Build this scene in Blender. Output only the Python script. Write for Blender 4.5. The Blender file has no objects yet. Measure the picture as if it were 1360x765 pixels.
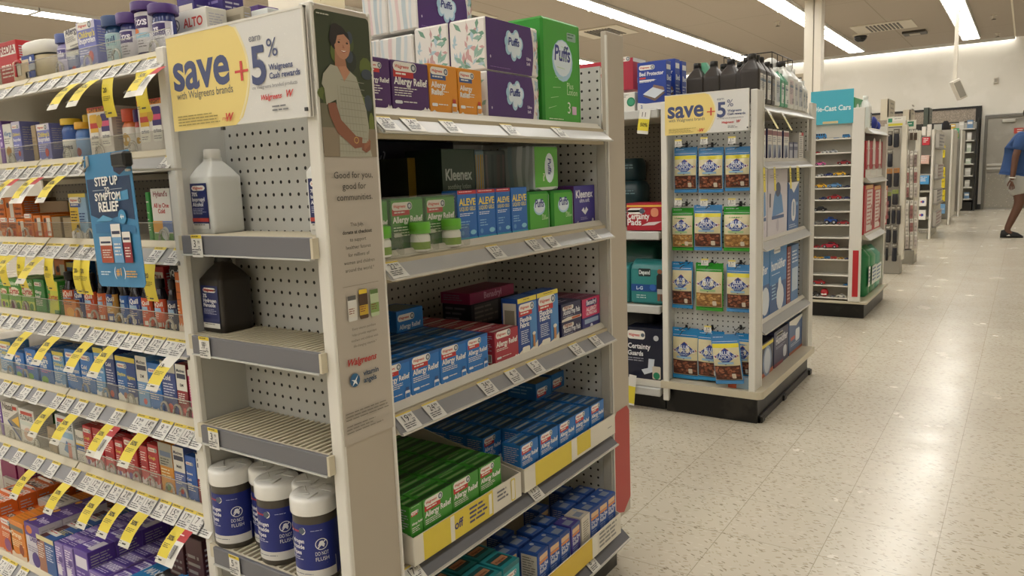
import bpy, math, random
from mathutils import Vector, Matrix
R_ = random.Random(7)
PI = math.pi
COL = bpy.context.scene.collection
SC = bpy.context.scene
# ---------------------------------------------------------------- camera numbers (solved from the vanishing lines)
FPX = 1007.0; YAW, PIT, ROL = 0.59588762, 0.14606161, -0.03840754; H = 1.2
fw = Vector((-math.sin(YAW)*math.cos(PIT), math.cos(YAW)*math.cos(PIT), -math.sin(PIT)))
rt = Vector((math.cos(YAW), math.sin(YAW), 0)); up = rt.cross(fw)
r2 = math.cos(ROL)*rt + math.sin(ROL)*up; u2 = -math.sin(ROL)*rt + math.cos(ROL)*up
EYE = Vector((0, 0, H))
def at(x, y, ax, val):
    """the point where the sight line of a photo pixel meets the plane ax = val"""
    d = r2*((x-680)/FPX) - u2*((y-382.5)/FPX) + fw
    i = 'XYZ'.index(ax); t = (val-EYE[i])/d[i]
    return EYE + d*t
def xat(px, Y, Z):
    k = (px-680)/FPX; n = r2 - fw*k
    return -(n[1]*Y + n[2]*(Z-H))/n[0]
def yat(px, X, Z):
    k = (px-680)/FPX; n = r2 - fw*k
    return -(n[0]*X + n[2]*(Z-H))/n[1]
# ---------------------------------------------------------------- materials
def lin(h):
    h = h.lstrip('#'); o = []
    for i in (0, 2, 4):
        c = int(h[i:i+2], 16)/255
        o.append(c/12.92 if c <= .04045 else ((c+.055)/1.055)**2.4)
    return (*o, 1)
MATS = {}
def nt(name):
    m = bpy.data.materials.new(name); m.use_nodes = True
    t = m.node_tree; b = t.nodes['Principled BSDF']
    return m, t, b
def mat(key):
    """'#rrggbb' print ink, or '#rrggbb:rough[:metal]', or a special name"""
    if key in MATS: return MATS[key]
    if key in SPECIAL: MATS[key] = SPECIAL[key](); return MATS[key]
    p = key.split(':'); r = float(p[1]) if len(p) > 1 else .42
    m, t, b = nt('ink_'+p[0].strip('#'))
    c = lin(p[0]); b.inputs['Base Color'].default_value = c
    b.inputs['Roughness'].default_value = r
    if len(p) > 2: b.inputs['Metallic'].default_value = float(p[2])
    n = t.nodes.new('ShaderNodeTexNoise'); n.inputs['Scale'].default_value = 60
    mp = t.nodes.new('ShaderNodeMapRange'); mp.inputs['To Min'].default_value = max(.05, r-.05); mp.inputs['To Max'].default_value = r+.06
    t.links.new(n.outputs['Fac'], mp.inputs['Value']); t.links.new(mp.outputs[0], b.inputs['Roughness'])
    MATS[key] = m; return m
def m_clear():
    m, t, b = nt('clear_plastic'); t.nodes.remove(b)
    a = t.nodes.new('ShaderNodeBsdfTransparent'); a.inputs[0].default_value = (.93, .93, .91, 1)
    g = t.nodes.new('ShaderNodeBsdfGlossy'); g.inputs['Roughness'].default_value = .12
    f = t.nodes.new('ShaderNodeLayerWeight'); f.inputs[0].default_value = .5
    pw = t.nodes.new('ShaderNodeMath'); pw.operation = 'POWER'; pw.inputs[1].default_value = 4; t.links.new(f.outputs['Facing'], pw.inputs[0])
    ad = t.nodes.new('ShaderNodeMath'); ad.operation = 'MULTIPLY_ADD'; ad.inputs[1].default_value = .3; ad.inputs[2].default_value = .05
    x = t.nodes.new('ShaderNodeMixShader'); o = t.nodes['Material Output']
    t.links.new(pw.outputs[0], ad.inputs[0]); t.links.new(ad.outputs[0], x.inputs[0])
    t.links.new(a.outputs[0], x.inputs[1]); t.links.new(g.outputs[0], x.inputs[2]); t.links.new(x.outputs[0], o.inputs[0])
    return m
def m_loop():
    m, t, b = nt('clear_moulding'); b.inputs['Base Color'].default_value = lin('#d9d6cd'); b.inputs['Roughness'].default_value = .12; b.inputs['Alpha'].default_value = .45
    n = t.nodes.new('ShaderNodeTexNoise'); mr = t.nodes.new('ShaderNodeMapRange'); mr.inputs['To Min'].default_value = .08; mr.inputs['To Max'].default_value = .2
    t.links.new(n.outputs['Fac'], mr.inputs[0]); t.links.new(mr.outputs[0], b.inputs['Roughness'])
    return m
def m_frost():
    m, t, b = nt('milky_plastic'); b.inputs['Base Color'].default_value = lin('#dedfdb'); b.inputs['Roughness'].default_value = .3
    b.inputs['Subsurface Weight'].default_value = .3; b.inputs['Subsurface Radius'].default_value = (.02, .02, .02)
    n = t.nodes.new('ShaderNodeTexNoise'); n.inputs['Scale'].default_value = 25
    bp = t.nodes.new('ShaderNodeBump'); bp.inputs['Strength'].default_value = .05
    t.links.new(n.outputs['Fac'], bp.inputs['Height']); t.links.new(bp.outputs[0], b.inputs['Normal'])
    return m
def m_floor():
    m, t, b = nt('vinyl_tile'); L = t.links.new
    tc = t.nodes.new('ShaderNodeTexCoord')
    br = t.nodes.new('ShaderNodeTexBrick'); br.offset = 0; br.inputs['Scale'].default_value = 1
    br.inputs['Brick Width'].default_value = .3048; br.inputs['Row Height'].default_value = .3048
    br.inputs['Mortar Size'].default_value = .0012; br.inputs['Bias'].default_value = 0
    br.inputs['Color1'].default_value = lin('#c8c0ae'); br.inputs['Color2'].default_value = lin('#c4bba9'); br.inputs['Mortar'].default_value = lin('#9c927f')
    ms = t.nodes.new('ShaderNodeMapping'); ms.inputs['Location'].default_value = (.172, .1, 0); L(tc.outputs['Object'], ms.inputs[0]); L(ms.outputs[0], br.inputs['Vector'])
    def chips(rot, sc, rad, keep, seed):
        mp = t.nodes.new('ShaderNodeMapping'); mp.inputs['Rotation'].default_value = (0, 0, rot); mp.inputs['Location'].default_value = (seed, seed*2, 0)
        m3 = t.nodes.new('ShaderNodeMapping'); m3.inputs['Scale'].default_value = (*sc, 1)
        wn = t.nodes.new('ShaderNodeTexNoise'); wn.inputs['Scale'].default_value = 40; ad = t.nodes.new('ShaderNodeMixRGB'); ad.blend_type = 'ADD'; ad.inputs[0].default_value = .006
        L(tc.outputs['Object'], ad.inputs[1]); L(tc.outputs['Object'], wn.inputs['Vector']); L(wn.outputs['Color'], ad.inputs[2])
        v = t.nodes.new('ShaderNodeTexVoronoi'); v.voronoi_dimensions = '2D'; v.inputs['Scale'].default_value = 1
        L(ad.outputs[0], mp.inputs[0]); L(mp.outputs[0], m3.inputs[0]); L(m3.outputs[0], v.inputs['Vector'])
        a = t.nodes.new('ShaderNodeMath'); a.operation = 'LESS_THAN'; a.inputs[1].default_value = rad; L(v.outputs['Distance'], a.inputs[0])
        sp = t.nodes.new('ShaderNodeSeparateColor'); L(v.outputs['Color'], sp.inputs[0])
        b_ = t.nodes.new('ShaderNodeMath'); b_.operation = 'LESS_THAN'; b_.inputs[1].default_value = keep; L(sp.outputs[0], b_.inputs[0])
        c = t.nodes.new('ShaderNodeMath'); c.operation = 'MULTIPLY'; L(a.outputs[0], c.inputs[0]); L(b_.outputs[0], c.inputs[1]); return c
    c1 = chips(.35, (34, 110), .26, .13, 3); c2 = chips(-.45, (28, 95), .24, .2, 9); c3 = chips(.9, (45, 120), .28, .18, 20); c4 = chips(.1, (30, 100), .3, .2, 31)
    prev = br.outputs['Color']
    for c, hx, f in ((c4, '#ddd6c6', .3), (c3, '#a99c84', .6), (c2, '#9a8b70', .6), (c1, '#7d7059', .75)):
        mx = t.nodes.new('ShaderNodeMixRGB'); mx.inputs[2].default_value = lin(hx)
        mu = t.nodes.new('ShaderNodeMath'); mu.operation = 'MULTIPLY'; mu.inputs[1].default_value = f
        L(c.outputs[0], mu.inputs[0]); L(mu.outputs[0], mx.inputs[0]); L(prev, mx.inputs[1]); prev = mx.outputs[0]
    n = t.nodes.new('ShaderNodeTexNoise'); n.inputs['Scale'].default_value = .8; n.inputs['Detail'].default_value = 4
    mx = t.nodes.new('ShaderNodeMixRGB'); mx.blend_type = 'MULTIPLY'; mx.inputs[0].default_value = .05
    rr = t.nodes.new('ShaderNodeValToRGB'); rr.color_ramp.elements[0].color = lin('#d8cdb8'); rr.color_ramp.elements[0].position = .35; rr.color_ramp.elements[1].position = .65
    L(tc.outputs['Object'], n.inputs['Vector']); L(n.outputs['Fac'], rr.inputs[0]); L(prev, mx.inputs[1]); L(rr.outputs[0], mx.inputs[2]); L(mx.outputs[0], b.inputs['Base Color'])
    n2 = t.nodes.new('ShaderNodeTexNoise'); n2.inputs['Scale'].default_value = 3.5; n2.inputs['Detail'].default_value = 5
    mr = t.nodes.new('ShaderNodeMapRange'); mr.inputs['From Min'].default_value = .3; mr.inputs['From Max'].default_value = .7
    mr.inputs['To Min'].default_value = .20; mr.inputs['To Max'].default_value = .28
    L(tc.outputs['Object'], n2.inputs['Vector']); L(n2.outputs['Fac'], mr.inputs[0]); L(mr.outputs[0], b.inputs['Roughness'])
    wv = t.nodes.new('ShaderNodeTexWave'); wv.wave_type = 'RINGS'; wv.rings_direction = 'Z'; wv.inputs['Scale'].default_value = 6; wv.inputs['Distortion'].default_value = 1.5
    m2 = t.nodes.new('ShaderNodeMapping'); m2.inputs['Location'].default_value = (.42, -3.9, 0)
    L(tc.outputs['Object'], m2.inputs[0]); L(m2.outputs[0], wv.inputs['Vector'])
    ad = t.nodes.new('ShaderNodeMath'); ad.operation = 'ADD'
    n3 = t.nodes.new('ShaderNodeTexNoise'); n3.inputs['Scale'].default_value = 5; L(tc.outputs['Object'], n3.inputs['Vector'])
    mu = t.nodes.new('ShaderNodeMath'); mu.operation = 'MULTIPLY'; mu.inputs[1].default_value = .12
    L(wv.outputs['Fac'], mu.inputs[0]); L(mu.outputs[0], ad.inputs[0]); L(n3.outputs['Fac'], ad.inputs[1])
    bp = t.nodes.new('ShaderNodeBump'); bp.inputs['Strength'].default_value = .06; bp.inputs['Distance'].default_value = .02
    L(ad.outputs[0], bp.inputs['Height']); L(bp.outputs[0], b.inputs['Normal'])
    b.inputs['Specular IOR Level'].default_value = .6
    return m
def grid_mat(name, base, line, size, mort, rough=.8, spec=.3):
    m, t, b = nt(name); tc = t.nodes.new('ShaderNodeTexCoord')
    br = t.nodes.new('ShaderNodeTexBrick'); br.offset = 0; br.inputs['Scale'].default_value = 1
    br.inputs['Brick Width'].default_value = size[0]; br.inputs['Row Height'].default_value = size[1]; br.inputs['Mortar Size'].default_value = mort
    br.inputs['Color1'].default_value = lin(base); br.inputs['Color2'].default_value = lin(base); br.inputs['Mortar'].default_value = lin(line)
    t.links.new(tc.outputs['Object'], br.inputs['Vector']); t.links.new(br.outputs['Color'], b.inputs['Base Color'])
    b.inputs['Roughness'].default_value = rough; b.inputs['Specular IOR Level'].default_value = spec
    return m
def speck(name, base, spot, scale, th, rough=.6):
    m, t, b = nt(name); tc = t.nodes.new('ShaderNodeTexCoord'); n = t.nodes.new('ShaderNodeTexNoise'); n.inputs['Scale'].default_value = scale; n.inputs['Detail'].default_value = 3
    r = t.nodes.new('ShaderNodeValToRGB'); r.color_ramp.elements[0].color = lin(base); r.color_ramp.elements[0].position = th; r.color_ramp.elements[1].color = lin(spot); r.color_ramp.elements[1].position = th+.12
    t.links.new(tc.outputs['Object'], n.inputs['Vector']); t.links.new(n.outputs['Fac'], r.inputs[0]); t.links.new(r.outputs[0], b.inputs['Base Color']); b.inputs['Roughness'].default_value = rough
    return m
def peg(axes, base):
    """steel back panel with a one inch grid of round holes; axes = the two object axes it spans"""
    def f():
        m, t, b = nt('pegboard'); L = t.links.new; tc = t.nodes.new('ShaderNodeTexCoord'); sp = t.nodes.new('ShaderNodeSeparateXYZ'); L(tc.outputs['Object'], sp.inputs[0])
        q = []
        for a in axes:
            d = t.nodes.new('ShaderNodeMath'); d.operation = 'DIVIDE'; d.inputs[1].default_value = .0254; L(sp.outputs[a], d.inputs[0])
            fr = t.nodes.new('ShaderNodeMath'); fr.operation = 'FRACT'; L(d.outputs[0], fr.inputs[0])
            s = t.nodes.new('ShaderNodeMath'); s.operation = 'SUBTRACT'; s.inputs[1].default_value = .5; L(fr.outputs[0], s.inputs[0])
            p = t.nodes.new('ShaderNodeMath'); p.operation = 'POWER'; p.inputs[1].default_value = 2; L(s.outputs[0], p.inputs[0]); q.append(p)
        ad = t.nodes.new('ShaderNodeMath'); L(q[0].outputs[0], ad.inputs[0]); L(q[1].outputs[0], ad.inputs[1])
        r = t.nodes.new('ShaderNodeValToRGB'); r.color_ramp.elements[0].position = .017; r.color_ramp.elements[0].color = lin('#141210')
        r.color_ramp.elements[1].position = .024; r.color_ramp.elements[1].color = lin(base)
        L(ad.outputs[0], r.inputs[0]); L(r.outputs[0], b.inputs['Base Color']); b.inputs['Roughness'].default_value = .45
        return m
    return f
def emit(name, col, s):
    def f():
        m, t, b = nt(name); b.inputs['Base Color'].default_value = (1, 1, 1, 1); b.inputs['Emission Color'].default_value = col; b.inputs['Emission Strength'].default_value = s
        return m
    return f
def m_ceiling():
    return grid_mat('ceiling_board', '#b8ada0', '#a89d8f', (2.4, 4.8), .012, .95, .1)
SPECIAL = dict(clear=m_clear, clear2=m_loop, frost=m_frost, floor=m_floor, ceiling=m_ceiling,
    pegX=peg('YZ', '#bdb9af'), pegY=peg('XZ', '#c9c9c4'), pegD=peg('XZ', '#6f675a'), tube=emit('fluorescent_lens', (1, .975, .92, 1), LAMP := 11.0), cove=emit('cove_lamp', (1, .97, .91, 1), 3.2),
    wall=lambda: speck('painted_wall', '#dbd6ca', '#e0dbd0', 2, .5, .7), door=lambda: speck('brushed_door', '#a09b8f', '#aaa59b', 3, .5, .3),
    terrazzo=lambda: speck('speckled_laminate', '#8b7f72', '#b8aa98', 90, .5, .5), kick=lambda: speck('scuffed_kickplate', '#0d0c0b', '#2a2724', 9, .55, .4),
    mesh=lambda: grid_mat('perforated_steel', '#c9c5bb', '#8f8b82', (.03, .03), .006, .5))
# ---------------------------------------------------------------- text outlines
TX = {}
def glyphs(s, bold=False, it=0):
    k = (s, bold, it)
    if k not in TX:
        c = bpy.data.curves.new('t', 'FONT'); c.body = s; c.size = 1; c.resolution_u = 4 if len(s) < 8 else 2; c.shear = it
        if bold: c.offset = .026
        o = bpy.data.objects.new('t', c); me = bpy.data.meshes.new_from_object(o)
        v = [(p.co.x, p.co.y) for p in me.vertices]; f = [tuple(p.vertices) for p in me.polygons]
        bpy.data.objects.remove(o); bpy.data.curves.remove(c); bpy.data.meshes.remove(me)
        x0 = min((p[0] for p in v), default=0); x1 = max((p[0] for p in v), default=1)
        TX[k] = ([((x-x0), y) for x, y in v], f, x1-x0)
    return TX[k]
# ---------------------------------------------------------------- mesh builder
class M:
    def __init__(s): s.v = []; s.f = []; s.m = []; s.mats = []; s.sm = []
    def mi(s, c):
        if c not in s.mats: s.mats.append(c)
        return s.mats.index(c)
    def add(s, vs, fs, c, smooth=False):
        n = len(s.v); i = s.mi(c); s.v += [tuple(p) for p in vs]
        for f in fs: s.f.append(tuple(n+k for k in f)); s.m.append(i); s.sm.append(smooth)
        return s
    def box(s, x0, x1, y0, y1, z0, z1, c, b=0):
        if x0 > x1: x0, x1 = x1, x0
        if y0 > y1: y0, y1 = y1, y0
        if b <= 0:
            v = [(x, y, z) for z in (z0, z1) for y in (y0, y1) for x in (x0, x1)]
            return s.add(v, [(0,2,3,1),(4,5,7,6),(0,1,5,4),(2,6,7,3),(0,4,6,2),(1,3,7,5)], c)
        b = min(b, (x1-x0)*.4, (y1-y0)*.4, (z1-z0)*.4)
        v = []; idx = {}
        for ax in range(3):
            for sx in (0, 1):
                for sy in (0, 1):
                    for sz in (0, 1):
                        p = [(x0, x1)[sx], (y0, y1)[sy], (z0, z1)[sz]]; g = (1 if sx == 0 else -1, 1 if sy == 0 else -1, 1 if sz == 0 else -1)
                        for k in range(3):
                            if k != ax: p[k] += g[k]*b
                        idx[ax, sx, sy, sz] = len(v); v.append(p)
        I = idx; f = []
        for q in (0, 1):
            f.append([I[0,q,0,0], I[0,q,1,0], I[0,q,1,1], I[0,q,0,1]]); f.append([I[1,0,q,0], I[1,1,q,0], I[1,1,q,1], I[1,0,q,1]]); f.append([I[2,0,0,q], I[2,1,0,q], I[2,1,1,q], I[2,0,1,q]])
        for a in (0, 1):
            for d in (0, 1):
                f.append([I[0,a,d,0], I[0,a,d,1], I[1,a,d,1], I[1,a,d,0]]); f.append([I[0,a,0,d], I[0,a,1,d], I[2,a,1,d], I[2,a,0,d]]); f.append([I[1,0,a,d], I[1,1,a,d], I[2,1,a,d], I[2,0,a,d]])
                for e in (0, 1): f.append([I[0,a,d,e], I[1,a,d,e], I[2,a,d,e]])
        return s.add(v, f, c)
    def prism(s, pts, ax, a0, a1, c):
        """closed outline pts (2D) swept along axis ax from a0 to a1; x: pts are (y,z), y: (x,z), z: (x,y)"""
        def P(p, a): return {'x': (a, p[0], p[1]), 'y': (p[0], a, p[1]), 'z': (p[0], p[1], a)}[ax]
        n = len(pts); v = [P(p, a0) for p in pts]+[P(p, a1) for p in pts]
        return s.add(v, [tuple(range(n)), tuple(range(2*n-1, n-1, -1))]+[(i, (i+1) % n, n+(i+1) % n, n+i) for i in range(n)], c)
    def loft(s, secs, c, smooth=True, cap=True):
        n = len(secs[0]); v = [p for q in secs for p in q]; f = []
        for i in range(len(secs)-1):
            for j in range(n): f.append((i*n+j, i*n+(j+1) % n, (i+1)*n+(j+1) % n, (i+1)*n+j))
        s.add(v, f, c, smooth)
        if cap:
            s.add(secs[0], [tuple(range(n-1, -1, -1))], c); s.add(secs[-1], [tuple(range(n))], c)
        return s
    def lathe(s, prof, c, x=0, y=0, n=24, smooth=True):
        return s.loft([[(x+r*math.cos(2*PI*k/n), y+r*math.sin(2*PI*k/n), z) for k in range(n)] for r, z in prof], c, smooth)
    def sup(s, prof, c, x=0, y=0, n=32, e=5):
        """rounded-square sections: prof of (rx, ry, z)"""
        def sec(rx, ry, z):
            o = []
            for k in range(n):
                a = 2*PI*k/n; ca, sa = math.cos(a), math.sin(a)
                o.append((x+rx*math.copysign(abs(ca)**(2/e), ca), y+ry*math.copysign(abs(sa)**(2/e), sa), z))
            return o
        return s.loft([sec(*p) for p in prof], c, True)
    def tube(s, path, r, c, n=8):
        secs = []
        for i, p in enumerate(path):
            p = Vector(p); d = (Vector(path[min(i+1, len(path)-1)])-Vector(path[max(i-1, 0)])).normalized()
            a = d.cross(Vector((0, 0, 1)) if abs(d.z) < .9 else Vector((1, 0, 0))).normalized(); b = d.cross(a)
            rr = r[i] if isinstance(r, (list, tuple)) else r
            secs.append([p+a*rr*math.cos(2*PI*k/n)+b*rr*math.sin(2*PI*k/n) for k in range(n)])
        return s.loft(secs, c, True)
    def ball(s, cx, cy, cz, rx, ry, rz, c, n=12, k=8):
        return s.loft([[(cx+rx*math.sin(PI*i/k)*math.cos(2*PI*j/n), cy+ry*math.sin(PI*i/k)*math.sin(2*PI*j/n), cz-rz*math.cos(PI*i/k)) for j in range(n)] for i in range(1, k)], c, True)
    def mesh(s, name):
        me = bpy.data.meshes.new(name); me.from_pydata(s.v, [], s.f)
        for c in s.mats: me.materials.append(mat(c))
        me.polygons.foreach_set('material_index', s.m); me.polygons.foreach_set('use_smooth', s.sm); me.update()
        return me
class Art:
    """flat print on a surface: x runs right, y runs up, from the lower left corner; every call lies a hair above the last"""
    def __init__(s, m, o, a, b, n, e=.00012, fn=None):
        s.m = m; s.o = Vector(o); s.a = Vector(a); s.b = Vector(b); s.n = Vector(n); s.e = e; s.L = 0; s.fn = fn; s.step = 1
    def P(s, x, y):
        if s.fn: return s.fn(x, y, s.e*s.L)
        return s.o+s.a*x+s.b*y+s.n*(s.e*s.L)
    def poly(s, pts, c):
        s.L += s.step; s.m.add([s.P(*p) for p in pts], [tuple(range(len(pts)))], c)
    def rect(s, x0, y0, x1, y1, c):
        s.L += s.step
        if not s.fn: s.m.add([s.P(x0, y0), s.P(x1, y0), s.P(x1, y1), s.P(x0, y1)], [(0, 1, 2, 3)], c); return
        nx = max(1, int(abs(x1-x0)/.006)); ny = max(1, int(abs(y1-y0)/.02))
        v = [s.P(x0+(x1-x0)*i/nx, y0+(y1-y0)*j/ny) for j in range(ny+1) for i in range(nx+1)]
        s.m.add(v, [(j*(nx+1)+i, j*(nx+1)+i+1, (j+1)*(nx+1)+i+1, (j+1)*(nx+1)+i) for j in range(ny) for i in range(nx)], c, True)
    def rr(s, x0, y0, x1, y1, r, c, n=5):
        pts = []
        for cx, cy, a0 in ((x1-r, y1-r, 0), (x0+r, y1-r, PI/2), (x0+r, y0+r, PI), (x1-r, y0+r, 1.5*PI)):
            for k in range(n+1): a = a0+PI/2*k/n; pts.append((cx+r*math.cos(a), cy+r*math.sin(a)))
        s.poly(pts, c)
    def ell(s, cx, cy, rx, ry, c, n=16):
        s.L += s.step; s.m.add([s.P(cx, cy)]+[s.P(cx+rx*math.cos(2*PI*k/n), cy+ry*math.sin(2*PI*k/n)) for k in range(n)], [(0, 1+k, 1+(k+1) % n) for k in range(n)], c)
    def ring(s, cx, cy, r, w, c, n=20):
        s.L += s.step; v = []
        for k in range(n): a = 2*PI*k/n; v += [s.P(cx+r*math.cos(a), cy+r*math.sin(a)), s.P(cx+(r-w)*math.cos(a), cy+(r-w)*math.sin(a))]
        s.m.add(v, [(2*k, (2*k+2) % (2*n), (2*k+3) % (2*n), 2*k+1) for k in range(n)], c)
    def txt(s, t, x, y, h, c, al='l', bold=False, it=0, fit=None, rot=0):
        v, f, w = glyphs(t, bold, it); s.L += s.step; k = h/.70; kx = k
        if fit and w*k > fit: kx = fit/w
        ox = {'l': 0, 'c': -w*kx/2, 'r': -w*kx}[al]; ca, sa = math.cos(rot), math.sin(rot)
        s.m.add([s.P(x+(ox+p[0]*kx)*ca-p[1]*k*sa, y+(ox+p[0]*kx)*sa+p[1]*k*ca) for p in v], f, c)
    def bars(s, x0, y0, x1, n, dy, c, th=.4, var=.35):
        """fine print too small to read: n ragged lines going down from y0"""
        s.L += s.step; q = random.Random(int(x0*1e4+n*7+y0*1e4)); v = []; f = []; dy = max(abs(dy), .0008, (x1-x0)*.02)
        for i in range(n):
            e = x1-(x1-x0)*q.random()*var; y = y0-i*dy; x = x0
            while x < e-1e-5:
                l = min(e, x+dy*q.uniform(1.2, 3.5)); b = len(v); v += [s.P(x, y-dy*th), s.P(l, y-dy*th), s.P(l, y), s.P(x, y)]; f.append((b, b+1, b+2, b+3)); x = l+dy*.35
        if v: s.m.add(v, f, c)
    def code(s, x0, y0, x1, y1, c='#161616'):
        s.L += s.step; q = random.Random(3); x = x0; v = []; f = []
        while x < x1: l = q.uniform(.0006, .0018); b = len(v); v += [s.P(x, y0), s.P(x+l, y0), s.P(x+l, y1), s.P(x, y1)]; f.append((b, b+1, b+2, b+3)); x += l+q.uniform(.0006, .0015)
        s.m.add(v, f, c)
# ---------------------------------------------------------------- scene objects
LABELS = {}
def put(o, loc, rot):
    o.location = loc
    o.rotation_euler = rot if isinstance(rot, tuple) else (0, 0, rot)
def props(o, label, cat, group):
    o['label'] = label; o['category'] = cat
    if group: o['group'] = group
    LABELS.setdefault(label, []).append(o.name)
def thing(m, name, label, cat, loc=(0, 0, 0), rot=0, group=None):
    o = bpy.data.objects.new(name, m.mesh(name) if m else None); COL.objects.link(o); put(o, loc, rot); props(o, label, cat, group)
    if not m: o.empty_display_size = .05
    return o
def part(m, name, parent, label=None, loc=(0, 0, 0), rot=0, sub=True):
    o = bpy.data.objects.new(name, m.mesh(name)); COL.objects.link(o); o.parent = parent; put(o, loc, rot)
    if label: o['label'] = label
    return o
def struct(m, name):
    o = bpy.data.objects.new(name, m.mesh(name)); COL.objects.link(o); o['kind'] = 'structure'; return o
def clone(o, loc, rot, label, group=None):
    def cp(a, par):
        c = a.copy(); COL.objects.link(c); c.parent = par
        for k in a.children: cp(k, c)
        return c
    c = cp(o, None); put(c, loc, rot); c['label'] = label; LABELS.setdefault(label, []).append(c.name)
    if group: c['group'] = group
    return c
ORD = ['', 'first', 'second', 'third', 'fourth', 'fifth', 'sixth', 'seventh', 'eighth', 'ninth', 'tenth', 'eleventh', 'twelfth', 'thirteenth', 'fourteenth', 'fifteenth', 'sixteenth', 'seventeenth', 'eighteenth', 'nineteenth', 'twentieth']
EXPO = 0.05
WH, CREAM, STEEL, GREY, NAVY = '#e2e0da', '#d8ceb4', '#c6c6c1', '#85858a', '#1d2a66'
W90 = PI/2
# ================================================================ the setting
CZ = 3.9; FY = 21.3
X0, X1, YB = -19.0, 3.4, -7.0
m = M(); m.add([(X0, YB, 0), (X1, YB, 0), (X1, FY+.3, 0), (X0, FY+.3, 0)], [(0, 1, 2, 3)], 'floor'); struct(m, 'floor')
m = M(); m.box(X0, X1, YB, FY+.3, CZ, CZ+.1, 'ceiling'); struct(m, 'ceiling')
m = M(); m.box(X0, -.9, FY, FY+.2, 0, CZ, 'wall'); m.box(-.9, .55, FY, FY+.2, 2.39, CZ, 'wall'); m.box(.55, X1, FY, FY+.2, 0, CZ, 'wall'); m.box(-.9, -.86, FY, FY+.2, 0, 2.39, 'wall'); m.box(-.86, .55, FY, FY+.2, 2.2, 2.39, 'wall'); struct(m, 'wall_far')
m = M(); m.box(X0-.1, X0, YB, FY, 0, CZ, 'wall'); struct(m, 'wall_left')
m = M(); m.box(X1, X1+.1, YB, FY, 0, CZ, 'wall'); struct(m, 'wall_right')
m = M(); m.box(X0, X1, YB-.1, YB, 0, CZ, 'wall'); struct(m, 'wall_near')
# dark line and speckled laminate band over the far fixtures
m = M(); m.box(-9, -.93, FY-.06, FY, 2.37, 2.42, '#15130f'); m.box(-1.05, -.93, FY-.08, FY, 0, 2.37, '#15130f'); struct(m, 'trim_1')
m = M(); m.box(-9, -1.05, FY-.04, FY, 2.08, 2.37, 'terrazzo'); struct(m, 'trim_2')
m = M(); m.box(-9, -1.2, FY-.03, FY, 0, 2.08, '#2b2723'); struct(m, 'trim_3')
m = M(); m.box(-.93, -.86, FY-.015, FY, 0, .12, '#2a2622'); struct(m, 'baseboard_far')
# light cove along the top of the far wall
m = M(); m.box(-12, -.35, FY-.2, FY, CZ-.05, CZ-.005, 'cove'); m.box(-12, -.35, FY-.23, FY-.2, CZ-.07, CZ, WH); struct(m, 'trim_4')
m = M(); m.box(-.37, -.34, YB, FY, CZ-.012, CZ, '#efe6d3'); struct(m, 'trim_5')
# back room door with a kick plate, push bar and steel frame
m = M(); m.box(-.86, -.80, FY-.05, FY+.05, 0, 2.18, '#6e6a61:.4'); m.box(.49, .55, FY-.05, FY+.05, 0, 2.18, '#6e6a61:.4'); m.box(-.80, .49, FY-.05, FY+.05, 2.12, 2.18, '#6e6a61:.4'); d = struct(m, 'door_1')
m = M(); m.box(-.8, .49, FY-.02, FY+.02, .01, 2.12, 'door', .004)
A = Art(m, (-.8, FY-.02, 0), (1, 0, 0), (0, 0, 1), (0, -1, 0), .002); A.rect(.03, .03, 1.26, .85, '#a39f95:.25:.6'); A.rect(.03, .86, 1.26, .875, '#5a564e'); part(m, 'leaf', d)
m = M()
for z in (.93, 1.02): m.box(-.78, .46, FY-.05, FY-.02, z, z+.045, '#d3d0c8:.3:.2', .004)
part(m, 'push_rail', d, 'two polished steel bars across the door')
m = M(); m.box(-.52, -.25, FY-.09, FY-.03, 2.0, 2.07, '#b9b6ad:.3:.6', .01); m.box(-.3, -.05, FY-.07, FY-.05, 2.06, 2.08, '#8c897f:.3:.6'); part(m, 'door_closer', d)
m = M(); m.box(-.22, .3, FY-.03, FY-.02, 1.25, 1.68, '#5d6a62:.2'); m.box(-.24, .32, FY-.026, FY-.021, 1.23, 1.70, '#4d4a43'); part(m, 'window_pane', d)
m = M(); m.box(-.28, .36, FY-.032, FY-.022, 1.74, 1.86, '#b9443c')
A = Art(m, (-.28, FY-.032, 1.74), (1, 0, 0), (0, 0, 1), (0, -1, 0), .001); A.bars(.06, .09, .58, 2, .045, '#e9d9d0'); thing(m, 'warning_sign', 'red strip sign across the top of the grey back room door', 'sign')
# store column
cx, cy = -3.05, 13.8
m = M(); m.box(cx-.14, cx+.0, cy-.12, cy+.12, 0, CZ, '#d9d2c3'); m.box(cx+.02, cx+.13, cy-.12, cy+.12, 0, CZ, '#ded7c9'); m.box(cx, cx+.02, cy-.10, cy+.12, 0, CZ, '#a8a294'); o = struct(m, 'pillar'); 
p = at(362, 5, 'Y', 5.0); q = at(431, 5, 'Y', 5.0)
m = M(); m.box(p.x, q.x-.09, 4.95, 5.25, 0, CZ, '#d9d2c3'); m.box(q.x-.09, q.x, 4.95, 5.25, 0, CZ, '#cfc2a0'); struct(m, 'pillar')
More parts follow.
